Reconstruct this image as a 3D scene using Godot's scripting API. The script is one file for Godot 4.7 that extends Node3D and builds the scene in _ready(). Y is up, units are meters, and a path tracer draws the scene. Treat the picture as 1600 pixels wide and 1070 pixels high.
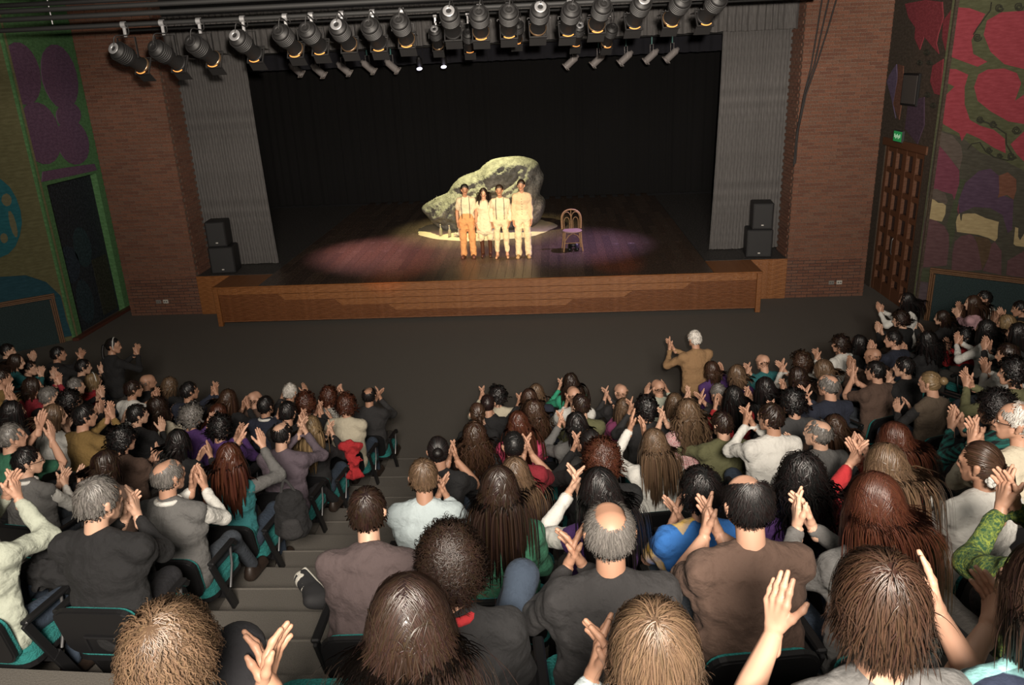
extends Node3D
# A theatre seen from the back of the stalls: curtain call on stage, audience clapping.

func _ready() -> void:
	var cam := Camera3D.new()
	cam.name = "camera"
	cam.transform = Transform3D(Basis(Vector3(0.99810582, -0.04226231, -0.0447065), Vector3(0.0247933, 0.94139383, -0.33639702), Vector3(0.05630334, 0.3346514, 0.94065848)), Vector3(1.5401, 5.1929, 16.0748))
	cam.fov = 46.99
	cam.near = 0.05; cam.far = 100.0
	add_child(cam)
	var we := WorldEnvironment.new()
	we.name = "environment"
	var env := Environment.new()
	env.background_mode = Environment.BG_COLOR
	env.background_color = Color.BLACK
	env.tonemap_mode = Environment.TONE_MAPPER_LINEAR
	env.tonemap_exposure = 1.0
	env.sdfgi_enabled = true; env.ssao_enabled = true; env.ssil_enabled = true
	we.environment = env
	add_child(we)
	# the photographer's flash, held up beside the camera and zoomed towards the stage
	spot("camera_flash", Vector3(1.66, 5.34, 16.12), Vector3(1.66, 9.36, 0.0), 44.0, 252.0, Color(1.0, 0.95, 0.89), 0.05, 1.0)
	# added area light behind the camera, no real source; brightens mostly the near rows
	var near_fill := AreaLight3D.new()
	near_fill.name = "added_near_fill"
	add_child(near_fill)
	near_fill.area_size = Vector2(1.6, 1.2)
	near_fill.look_at_from_position(Vector3(1.9, 6.9, 18.6), Vector3(1.0, 2.0, 9.5))
	near_fill.light_energy = 122.0; near_fill.light_color = Color(1.0, 0.95, 0.89); near_fill.shadow_enabled = true
	# stage lanterns
	spot("key_light_left", Vector3(-1.4, 5.3, 6.7), Vector3(0.0, 1.7, -1.9), 9.0, 72.0, Color(1.0, 0.84, 0.60), 0.08, 0.8)
	spot("key_light_right", Vector3(2.0, 5.3, 6.7), Vector3(0.4, 1.7, -1.9), 9.0, 64.0, Color(1.0, 0.84, 0.60), 0.08, 0.8)
	spot("rock_light", Vector3(-0.8, 6.9, -5.2), Vector3(-0.45, 1.6, -5.3), 26.0, 90.0, Color(1.0, 0.98, 0.72), 0.1, 0.9)
	spot("purple_wash_left", Vector3(-4.2, 5.0, -3.2), Vector3(-2.5, 0.9, -2.9), 30.0, 48.0, Color(0.95, 0.70, 0.72), 0.08, 1.0)
	spot("purple_wash_right", Vector3(4.0, 5.0, -3.2), Vector3(1.9, 0.9, -3.1), 30.0, 38.0, Color(0.78, 0.66, 0.90), 0.08, 1.0)
	spot("amber_wash", Vector3(3.4, 5.2, 6.8), Vector3(2.9, 0.9, -1.3), 5.0, 60.0, Color(1.0, 0.5, 0.18), 0.08, 1.0)
	spot("amber_wash_left", Vector3(-3.4, 5.2, 6.8), Vector3(-1.9, 0.9, -1.2), 6.0, 60.0, Color(1.0, 0.6, 0.3), 0.08, 1.0)
	folds = FastNoiseLite.new(); folds.seed = 17; folds.frequency = 9.0; folds.fractal_octaves = 2
	lumps = FastNoiseLite.new(); lumps.seed = 3; lumps.frequency = 0.8; lumps.fractal_octaves = 2
	shared_bump = noise_tex(0.09, true, 6.0)
	weave = noise_tex(0.02, true, 14.0, 512)
	build_floor()
	build_walls()
	build_stage()
	build_drapes()
	build_rock()
	build_rig()
	build_props()
	make_templates()
	make_chair_meshes()
	build_actors()
	build_audience()
	build_bits()

# ---------------------------------------------------------------- mesh helpers
class MB:
	var v := PackedVector3Array()
	var n := PackedVector3Array()
	var c := PackedColorArray()
	var ix := PackedInt32Array()
	var has_color := false

	func tri(a: Vector3, b: Vector3, d: Vector3) -> void:
		var nn := (b - a).cross(d - a).normalized()
		var o := v.size()
		v.append_array([a, b, d]); n.append_array([nn, nn, nn]); ix.append_array([o, o + 2, o + 1])

	func quad(a: Vector3, b: Vector3, d: Vector3, e: Vector3) -> void:
		var nn := (b - a).cross(d - a)
		if nn.length_squared() < 1e-14:
			nn = (d - a).cross(e - a)
		nn = nn.normalized()
		var o := v.size()
		v.append_array([a, b, d, e]); n.append_array([nn, nn, nn, nn]); ix.append_array([o, o + 2, o + 1, o, o + 3, o + 2])

	func box(xf: Transform3D, s: Vector3, bev := 0.0) -> MB:
		var h := s * 0.5
		if bev <= 0.0:
			var q := []
			for i in 8:
				q.append(xf * Vector3(h.x if i & 1 else -h.x, h.y if i & 2 else -h.y, h.z if i & 4 else -h.z))
			quad(q[4], q[5], q[7], q[6]); quad(q[1], q[0], q[2], q[3]); quad(q[5], q[1], q[3], q[7])
			quad(q[0], q[4], q[6], q[2]); quad(q[6], q[7], q[3], q[2]); quad(q[0], q[1], q[5], q[4])
			return self
		var b := minf(bev, minf(h.x, minf(h.y, h.z)) * 0.9)
		var at := func(i: int, ax: int) -> Vector3:
			var p := Vector3(h.x if i & 1 else -h.x, h.y if i & 2 else -h.y, h.z if i & 4 else -h.z)
			for k in 3:
				if k != ax:
					p[k] -= signf(p[k]) * b
			return xf * p
		quad(at.call(4, 2), at.call(5, 2), at.call(7, 2), at.call(6, 2)); quad(at.call(1, 2), at.call(0, 2), at.call(2, 2), at.call(3, 2))
		quad(at.call(5, 0), at.call(1, 0), at.call(3, 0), at.call(7, 0)); quad(at.call(0, 0), at.call(4, 0), at.call(6, 0), at.call(2, 0))
		quad(at.call(6, 1), at.call(7, 1), at.call(3, 1), at.call(2, 1)); quad(at.call(0, 1), at.call(1, 1), at.call(5, 1), at.call(4, 1))
		for e in [[4, 6, 0, 2], [5, 7, 0, 2], [0, 2, 0, 2], [1, 3, 0, 2], [4, 5, 1, 2], [6, 7, 1, 2], [0, 1, 1, 2], [2, 3, 1, 2], [0, 4, 0, 1], [1, 5, 0, 1], [2, 6, 0, 1], [3, 7, 0, 1]]:
			var A: Vector3 = at.call(e[0], e[2]); var B: Vector3 = at.call(e[1], e[2]); var C: Vector3 = at.call(e[1], e[3]); var D: Vector3 = at.call(e[0], e[3])
			if (B - A).cross(C - A).dot((A + C) * 0.5 - xf.origin) < 0.0:
				quad(D, C, B, A)
			else:
				quad(A, B, C, D)
		for i in 8:
			var A2: Vector3 = at.call(i, 0); var B2: Vector3 = at.call(i, 1); var C2: Vector3 = at.call(i, 2)
			if (B2 - A2).cross(C2 - A2).dot(A2 - xf.origin) < 0.0:
				tri(A2, C2, B2)
			else:
				tri(A2, B2, C2)
		return self

	func tube(pts: PackedVector3Array, rad: PackedFloat32Array, sides := 8, caps := true, flat := 1.0) -> MB:
		var m := pts.size()
		var o := v.size()
		var up := Vector3.UP
		var t0 := (pts[1] - pts[0]).normalized()
		if absf(t0.dot(up)) > 0.95:
			up = Vector3.RIGHT
		var side := t0.cross(up).normalized()
		for i in m:
			var t := (pts[mini(i + 1, m - 1)] - pts[maxi(i - 1, 0)]).normalized()
			side = (side - t * side.dot(t)).normalized()
			var w := t.cross(side)
			var r := rad[mini(i, rad.size() - 1)]
			for k in sides:
				var a := TAU * k / sides
				var d := side * cos(a) + w * sin(a) * flat
				v.append(pts[i] + d * r); n.append(d.normalized())
		for i in m - 1:
			for k in sides:
				var a := o + i * sides + k
				var b := o + i * sides + (k + 1) % sides
				ix.append_array([a, a + sides, b, b, a + sides, b + sides])
		if caps:
			for e in [0, m - 1]:
				var q := v.size()
				var nn := (pts[0] - pts[1]).normalized() if e == 0 else (pts[m - 1] - pts[m - 2]).normalized()
				v.append(pts[e]); n.append(nn)
				for k in sides:
					v.append(v[o + e * sides + k]); n.append(nn)
				for k in sides:
					if e == 0:
						ix.append_array([q, q + 1 + k, q + 1 + (k + 1) % sides])
					else:
						ix.append_array([q, q + 1 + (k + 1) % sides, q + 1 + k])
		return self

	func bar(a: Vector3, b: Vector3, w: float, h: float, bev := 0.003, upv := Vector3.UP) -> MB:
		var z := (b - a)
		var l := z.length()
		z /= l
		var u := upv if absf(z.dot(upv)) < 0.98 else Vector3.RIGHT
		var x := u.cross(z).normalized()
		return box(Transform3D(Basis(x, z.cross(x), z), (a + b) * 0.5), Vector3(w, h, l), bev)

	func lathe(prof: PackedVector2Array, segs: int, xf := Transform3D()) -> MB:
		var o := v.size()
		var m := prof.size()
		for i in m:
			var t := prof[mini(i + 1, m - 1)] - prof[maxi(i - 1, 0)]
			for k in segs:
				var a := TAU * k / segs
				v.append(xf * Vector3(prof[i].x * cos(a), prof[i].y, prof[i].x * sin(a)))
				n.append((xf.basis * Vector3(t.y * cos(a), -t.x, t.y * sin(a))).normalized())
		for i in m - 1:
			for k in segs:
				var a := o + i * segs + k
				var b := o + i * segs + (k + 1) % segs
				ix.append_array([a, b, a + segs, b, b + segs, a + segs])
		return self

	func poly(pts: PackedVector2Array, depth: float, xf: Transform3D) -> MB:
		# pts in the xy plane of xf, from z = 0 to z = depth
		if Geometry2D.is_polygon_clockwise(pts):
			pts = pts.duplicate(); pts.reverse()
		var t := Geometry2D.triangulate_polygon(pts)
		for i in range(0, t.size(), 3):
			var a := pts[t[i]]; var b := pts[t[i + 1]]; var d := pts[t[i + 2]]
			if (b - a).cross(d - a) < 0.0:
				var w := b; b = d; d = w
			tri(xf * Vector3(a.x, a.y, depth), xf * Vector3(b.x, b.y, depth), xf * Vector3(d.x, d.y, depth))
			tri(xf * Vector3(a.x, a.y, 0), xf * Vector3(d.x, d.y, 0), xf * Vector3(b.x, b.y, 0))
		for i in pts.size():
			var a := pts[i]; var b := pts[(i + 1) % pts.size()]
			quad(xf * Vector3(a.x, a.y, 0), xf * Vector3(b.x, b.y, 0), xf * Vector3(b.x, b.y, depth), xf * Vector3(a.x, a.y, depth))
		return self

	func grid(nu: int, nv: int, f: Callable, closed_u := false) -> MB:
		var o := v.size()
		for j in nv:
			for i in nu:
				v.append(f.call(float(i) / (nu if closed_u else nu - 1), float(j) / (nv - 1)))
				n.append(Vector3.ZERO)
		var i0 := ix.size()
		for j in nv - 1:
			for i in (nu if closed_u else nu - 1):
				var a := o + j * nu + i
				var b := o + j * nu + (i + 1) % nu
				ix.append_array([a, a + nu, b, b, a + nu, b + nu])
		for q in range(i0, ix.size(), 3):
			var nn := (v[ix[q + 2]] - v[ix[q]]).cross(v[ix[q + 1]] - v[ix[q]])
			for w in 3:
				n[ix[q + w]] += nn
		for q in range(o, v.size()):
			n[q] = n[q].normalized()
		return self

	func add(m: MB, xf := Transform3D(), tint := Color(-1, 0, 0)) -> MB:
		var o := v.size()
		v.append_array(xf * m.v)
		n.append_array(Transform3D(xf.basis, Vector3.ZERO) * m.n)
		if tint.r >= 0.0:
			var cc := PackedColorArray(); cc.resize(m.v.size())
			if m.has_color:
				for i in m.v.size():
					cc[i] = m.c[i] * tint
			else:
				cc.fill(tint)
			c.append_array(cc); has_color = true
		elif m.has_color:
			c.append_array(m.c); has_color = true
		var i0 := ix.size()
		ix.append_array(m.ix)
		if o > 0:
			for i in range(i0, ix.size()):
				ix[i] += o
		if xf.basis.determinant() < 0.0:
			for i in range(i0, ix.size(), 3):
				var w := ix[i + 1]; ix[i + 1] = ix[i + 2]; ix[i + 2] = w
		return self

	func turned() -> MB:
		for i in range(0, ix.size(), 3):
			var w := ix[i + 1]; ix[i + 1] = ix[i + 2]; ix[i + 2] = w
		for i in n.size(): n[i] = -n[i]
		return self

	func mesh() -> ArrayMesh:
		var a := []
		a.resize(Mesh.ARRAY_MAX)
		a[Mesh.ARRAY_VERTEX] = v
		a[Mesh.ARRAY_NORMAL] = n
		if has_color and c.size() == v.size():
			a[Mesh.ARRAY_COLOR] = c
		a[Mesh.ARRAY_INDEX] = ix
		var m := ArrayMesh.new()
		if v.size() >= 3:
			m.add_surface_from_arrays(Mesh.PRIMITIVE_TRIANGLES, a)
		return m


# smooth union of tapered capsules, meshed as surface nets
class Field:
	var a := PackedVector3Array()
	var ba := PackedVector3Array()
	var il := PackedFloat32Array()
	var r0 := PackedFloat32Array()
	var dr := PackedFloat32Array()
	var sx := PackedFloat32Array()
	var k := 0.03
	var noise: FastNoiseLite = null
	var amp := 0.0
	var lo := Vector3(9, 9, 9)
	var hi := Vector3(-9, -9, -9)

	func cap(p: Vector3, q: Vector3, ra: float, rb: float, s := 1.0) -> Field:
		var rm := maxf(ra, rb)
		var e := Vector3(rm / s, rm, rm)
		lo = lo.min(p - e).min(q - e); hi = hi.max(p + e).max(q + e)
		p.x *= s; q.x *= s
		var d := q - p
		a.append(p); ba.append(d); il.append(1.0 / maxf(d.length_squared(), 1e-9)); r0.append(ra); dr.append(rb - ra); sx.append(s)
		return self

	func nets(cell: float) -> MB:
		var pad := cell * 2.0 + amp
		var org := lo - Vector3.ONE * pad
		var span := hi - lo + Vector3.ONE * pad * 2.0
		var bx := int(ceil(span.x / cell / 4.0)); var by := int(ceil(span.y / cell / 4.0)); var bz := int(ceil(span.z / cell / 4.0))
		var nx := bx * 4; var ny := by * 4; var nz := bz * 4
		var sy := nx
		var sz := nx * ny
		var g := PackedFloat32Array(); g.resize(nx * ny * nz)
		var vid := PackedInt32Array(); vid.resize(nx * ny * nz); vid.fill(-1)
		var br := cell * 5.3 + amp
		var live := PackedInt32Array()
		var np := a.size()
		for b3 in bz:
			for b2 in by:
				for b1 in bx:
					var ctr := org + Vector3(b1 * 4 + 1.5, b2 * 4 + 1.5, b3 * 4 + 1.5) * cell
					var dm := 9.0
					var ds := PackedFloat32Array(); ds.resize(np)
					for i in np:
						var p := Vector3(ctr.x * sx[i], ctr.y, ctr.z) - a[i]
						var h := clampf(p.dot(ba[i]) * il[i], 0.0, 1.0)
						var d := (p - ba[i] * h).length() - r0[i] - dr[i] * h
						ds[i] = d
						dm = minf(dm, d)
					var base := b3 * 4 * sz + b2 * 4 * sy + b1 * 4
					if dm > br + k * 0.3 or dm < -br - k:
						var fill := 1.0 if dm > 0.0 else -1.0
						for z in 4:
							for y in 4:
								var o := base + z * sz + y * sy
								g[o] = fill; g[o + 1] = fill; g[o + 2] = fill; g[o + 3] = fill
						continue
					live.append(b1); live.append(b2); live.append(b3)
					var act := PackedInt32Array()
					for i in np:
						if ds[i] < dm + k + br * 2.0:
							act.append(i)
					for z in 4:
						for y in 4:
							var o := base + z * sz + y * sy
							for x in 4:
								var p0 := org + Vector3(b1 * 4 + x, b2 * 4 + y, b3 * 4 + z) * cell
								var d := 9.0
								for i in act:
									var p := p0
									p.x *= sx[i]
									p -= a[i]
									var h := clampf(p.dot(ba[i]) * il[i], 0.0, 1.0)
									var e := (p - ba[i] * h).length() - r0[i] - dr[i] * h
									var s := k - absf(d - e)
									d = minf(d, e)
									if s > 0.0:
										d -= s * s / k * 0.25
								if amp > 0.0:
									d += noise.get_noise_3dv(p0) * amp
								g[o + x] = d
		var mb := MB.new()
		for l in range(0, live.size(), 3):
			for z in 4:
				var kz := live[l + 2] * 4 + z
				if kz >= nz - 1: continue
				for y in 4:
					var ky := live[l + 1] * 4 + y
					if ky >= ny - 1: continue
					for x in 4:
						var kx := live[l] * 4 + x
						if kx >= nx - 1: continue
						var o := kz * sz + ky * sy + kx
						var c0 := g[o]; var c1 := g[o + 1]; var c2 := g[o + sy]; var c3 := g[o + sy + 1]
						var c4 := g[o + sz]; var c5 := g[o + sz + 1]; var c6 := g[o + sz + sy]; var c7 := g[o + sz + sy + 1]
						var neg := int(c0 < 0.0) + int(c1 < 0.0) + int(c2 < 0.0) + int(c3 < 0.0) + int(c4 < 0.0) + int(c5 < 0.0) + int(c6 < 0.0) + int(c7 < 0.0)
						if neg == 0 or neg == 8: continue
						var s := Vector3.ZERO
						var q := 0.0
						if (c0 < 0.0) != (c1 < 0.0): s += Vector3(c0 / (c0 - c1), 0, 0); q += 1.0
						if (c2 < 0.0) != (c3 < 0.0): s += Vector3(c2 / (c2 - c3), 1, 0); q += 1.0
						if (c4 < 0.0) != (c5 < 0.0): s += Vector3(c4 / (c4 - c5), 0, 1); q += 1.0
						if (c6 < 0.0) != (c7 < 0.0): s += Vector3(c6 / (c6 - c7), 1, 1); q += 1.0
						if (c0 < 0.0) != (c2 < 0.0): s += Vector3(0, c0 / (c0 - c2), 0); q += 1.0
						if (c1 < 0.0) != (c3 < 0.0): s += Vector3(1, c1 / (c1 - c3), 0); q += 1.0
						if (c4 < 0.0) != (c6 < 0.0): s += Vector3(0, c4 / (c4 - c6), 1); q += 1.0
						if (c5 < 0.0) != (c7 < 0.0): s += Vector3(1, c5 / (c5 - c7), 1); q += 1.0
						if (c0 < 0.0) != (c4 < 0.0): s += Vector3(0, 0, c0 / (c0 - c4)); q += 1.0
						if (c1 < 0.0) != (c5 < 0.0): s += Vector3(1, 0, c1 / (c1 - c5)); q += 1.0
						if (c2 < 0.0) != (c6 < 0.0): s += Vector3(0, 1, c2 / (c2 - c6)); q += 1.0
						if (c3 < 0.0) != (c7 < 0.0): s += Vector3(1, 1, c3 / (c3 - c7)); q += 1.0
						vid[o] = mb.v.size()
						mb.v.append(org + (Vector3(kx, ky, kz) + s / q) * cell)
						mb.n.append(Vector3(c1 + c3 + c5 + c7 - c0 - c2 - c4 - c6, c2 + c3 + c6 + c7 - c0 - c1 - c4 - c5, c4 + c5 + c6 + c7 - c0 - c1 - c2 - c3).normalized())
		for l in range(0, live.size(), 3):
			for z in 4:
				var kz := live[l + 2] * 4 + z
				if kz < 1 or kz >= nz - 1: continue
				for y in 4:
					var ky := live[l + 1] * 4 + y
					if ky < 1 or ky >= ny - 1: continue
					for x in 4:
						var kx := live[l] * 4 + x
						if kx < 1 or kx >= nx - 1: continue
						var o := kz * sz + ky * sy + kx
						var inside := g[o] < 0.0
						if inside != (g[o + 1] < 0.0):
							_q(mb, vid[o - sy - sz], vid[o - sz], vid[o], vid[o - sy], inside)
						if inside != (g[o + sy] < 0.0):
							_q(mb, vid[o - 1 - sz], vid[o - 1], vid[o], vid[o - sz], inside)
						if inside != (g[o + sz] < 0.0):
							_q(mb, vid[o - 1 - sy], vid[o - sy], vid[o], vid[o - 1], inside)
		return mb

	func _q(mb: MB, A: int, B: int, C: int, D: int, flip: bool) -> void:
		if A < 0 or B < 0 or C < 0 or D < 0: return
		if flip:
			mb.ix.append_array([A, C, B, A, D, C])
		else:
			mb.ix.append_array([A, B, C, A, C, D])


# ---------------------------------------------------------------- scene helpers
var used := {}
var mats := {}
var rng := RandomNumberGenerator.new()

func numbered(called: String) -> String:
	var k: int = used.get(called, 0)
	used[called] = k + 1
	return called if k == 0 else "%s_%03d" % [called, k]

func tag(o: Node, label: String, category: String, group := "") -> Node:
	o.set_meta("label", label); o.set_meta("category", category)
	if group: o.set_meta("group", group)
	return o

func thing(called: String, label: String, category: String, at := Vector3.ZERO, turn := 0.0, group := "") -> Node3D:
	var o := Node3D.new()
	o.name = numbered(called)
	add_child(o)
	o.position = at; o.rotation.y = turn
	tag(o, label, category, group)
	return o

func struct(called: String, label := "") -> Node3D:
	var o := Node3D.new()
	o.name = called
	add_child(o, true)
	o.set_meta("kind", "structure")
	if label: o.set_meta("label", label)
	return o

func part(called: String, m: Mesh, mat: Material, parent: Node, xf := Transform3D()) -> MeshInstance3D:
	var o := MeshInstance3D.new()
	o.name = called
	o.mesh = m
	if m is ArrayMesh and m.get_surface_count() and m.surface_get_material(0) == null:
		o.set_surface_override_material(0, mat)
	else:
		o.material_override = mat
	parent.add_child(o, true)
	o.transform = xf
	return o

func T(x: float, y: float, z: float, ry := 0.0) -> Transform3D:
	return Transform3D(Basis(Vector3.UP, ry), Vector3(x, y, z))

func lin(r: float, g: float, b: float) -> Color:
	return Color(r, g, b).linear_to_srgb()

func noise_tex(freq: float, normal: bool, strength := 4.0, size := 256, ramp: Gradient = null, kind := FastNoiseLite.TYPE_SIMPLEX_SMOOTH, sd := 1) -> NoiseTexture2D:
	var t := NoiseTexture2D.new()
	var f := FastNoiseLite.new()
	f.noise_type = kind; f.frequency = freq; f.seed = sd
	f.fractal_octaves = 4
	t.noise = f; t.width = size; t.height = size; t.seamless = true
	t.as_normal_map = normal; t.bump_strength = strength
	if ramp: t.color_ramp = ramp
	return t

func ramp2(a: Color, b: Color) -> Gradient:
	var g := Gradient.new()
	g.set_color(0, a); g.set_color(1, b)
	return g

func flat(key: String, col: Color, rough := 0.8, metal := 0.0) -> StandardMaterial3D:
	if mats.has(key): return mats[key]
	var m := StandardMaterial3D.new()
	m.resource_name = key
	m.albedo_color = col; m.roughness = rough; m.metallic = metal
	mats[key] = m
	return m

# a colour with a grain: noise between two tones, plus fine relief
func grainy(key: String, col: Color, spread := 0.25, freq := 0.03, rough := 0.85, scale := Vector3.ONE, bump := 2.0, world := false) -> StandardMaterial3D:
	if mats.has(key): return mats[key]
	var m := StandardMaterial3D.new()
	m.resource_name = key
	m.albedo_color = Color.WHITE
	m.albedo_texture = noise_tex(freq, false, 1.0, 256, ramp2(col.darkened(spread), col.lightened(spread * 0.5)))
	m.normal_enabled = true
	m.normal_texture = shared_bump
	m.normal_scale = bump * 0.3
	m.roughness = rough
	m.uv1_triplanar = true
	m.uv1_world_triplanar = world
	m.uv1_scale = scale
	mats[key] = m
	return m

var shared_bump: NoiseTexture2D
var weave: NoiseTexture2D

# ---------------------------------------------------------------- people
const HAIR := {"blk": Color(0.012, 0.010, 0.010), "dbr": Color(0.024, 0.014, 0.010), "br": Color(0.045, 0.024, 0.015), "lbr": Color(0.105, 0.066, 0.040), "aub": Color(0.062, 0.021, 0.012), "gry": Color(0.14, 0.13, 0.12), "wht": Color(0.52, 0.49, 0.45), "bld": Color(0.20, 0.135, 0.07)}
const CLOTH := {"black": Color(0.012, 0.012, 0.013), "charcoal": Color(0.028, 0.027, 0.028), "dgray": Color(0.06, 0.06, 0.062), "gray": Color(0.125, 0.123, 0.12), "white": Color(0.66, 0.65, 0.61), "cream": Color(0.52, 0.47, 0.36), "navy": Color(0.016, 0.02, 0.036), "brown": Color(0.095, 0.058, 0.043), "tan": Color(0.26, 0.155, 0.075), "mustard": Color(0.2, 0.125, 0.04), "green": Color(0.03, 0.13, 0.075), "emerald": Color(0.03, 0.3, 0.17), "teal": Color(0.02, 0.13, 0.14), "olive": Color(0.115, 0.115, 0.055), "red": Color(0.38, 0.02, 0.025), "crimson": Color(0.25, 0.018, 0.03), "pink": Color(0.5, 0.055, 0.13), "ltpink": Color(0.5, 0.3, 0.33), "purple": Color(0.075, 0.03, 0.14), "magenta": Color(0.2, 0.04, 0.11), "mauve": Color(0.085, 0.062, 0.062), "purplegray": Color(0.11, 0.085, 0.105), "paleblue": Color(0.47, 0.55, 0.57), "palegreen": Color(0.42, 0.45, 0.37), "taupe": Color(0.115, 0.085, 0.06), "boca": Color(0.02, 0.1, 0.32)}
const SKIN := [Color(0.56, 0.32, 0.22), Color(0.50, 0.28, 0.19), Color(0.61, 0.37, 0.26), Color(0.44, 0.24, 0.16)]

var skin_mat: StandardMaterial3D
var hair_mat: StandardMaterial3D
var head_hi: MB
var head_lo: MB
var hand_hi: Array = []
var hand_lo: Array = []
var legs_mesh := {}
var shoe_mesh: ArrayMesh
var denim: Array = []

func cloth(key: String) -> StandardMaterial3D:
	if mats.has("cloth_" + key): return mats["cloth_" + key]
	var m := StandardMaterial3D.new()
	m.resource_name = "cloth_" + key
	m.roughness = 0.92
	m.normal_enabled = true
	m.normal_texture = weave
	m.normal_scale = 0.55
	m.uv1_triplanar = true
	m.uv1_scale = Vector3(2.2, 2.2, 2.2)
	if CLOTH.has(key):
		m.albedo_color = CLOTH[key].linear_to_srgb()
	if key == "boca":
		m.albedo_color = Color.WHITE; m.albedo_texture = jersey(); m.uv1_scale = Vector3(1.25, 1.25, 1.25)
	elif key in ["aquastripe", "tealstripe", "floral", "greenleaf", "pattern"]:
		m.albedo_color = Color.WHITE; m.albedo_texture = print_tex(key); m.uv1_scale = Vector3(4, 4, 4)
	mats["cloth_" + key] = m
	return m

func print_tex(key: String) -> ImageTexture:
	var im := Image.create_empty(128, 128, false, Image.FORMAT_RGB8)
	var f := FastNoiseLite.new(); f.seed = 7; f.frequency = 0.06
	for y in 128:
		for x in 128:
			var c: Color
			match key:
				"aquastripe": c = lin(0.30, 0.62, 0.62) if (y * 4 / 128) % 2 == 0 else lin(0.012, 0.018, 0.04)
				"tealstripe": c = lin(0.02, 0.16, 0.14) if (y * 12 / 128) % 2 == 0 else lin(0.01, 0.012, 0.014)
				"floral": c = lin(0.42, 0.12, 0.14) if absf(f.get_noise_2d(x * 2.0, y * 2.0)) < 0.16 else lin(0.62, 0.52, 0.48)
				"greenleaf": c = lin(0.16, 0.2, 0.03) if absf(f.get_noise_2d(x, y)) < 0.14 else lin(0.015, 0.05, 0.02)
				_: c = lin(0.55, 0.53, 0.48) if f.get_noise_2d(x * 2.0, y * 2.0) < 0.08 else lin(0.015, 0.015, 0.015)
			im.set_pixel(x, y, c)
	return ImageTexture.create_from_image(im)

# blue football shirt: gold wedge on the back (0.8 m of cloth to a side, shown on the plane of the back)
func jersey() -> ImageTexture:
	var n := 256
	var im := Image.create_empty(n, n, false, Image.FORMAT_RGB8)
	im.fill(lin(0.025, 0.13, 0.40))
	var wedge := PackedVector2Array([Vector2(0.06, 0.99), Vector2(0.085, 0.975), Vector2(0.01, 0.74), Vector2(-0.06, 0.735), Vector2(-0.12, 0.69), Vector2(-0.17, 0.80), Vector2(-0.10, 0.90)])
	for j in n:
		for i in n:
			var p := Vector2(i * 0.8 / n, -j * 0.8 / n)
			for q in [p, p - Vector2(0.8, 0), p + Vector2(0, 0.8), p + Vector2(-0.8, 0.8), p + Vector2(0, 1.6), p + Vector2(-0.8, 1.6)]:
				if Geometry2D.is_point_in_polygon(q, wedge):
					im.set_pixel(i, j, lin(0.72, 0.44, 0.01))
	return ImageTexture.create_from_image(im)

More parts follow.
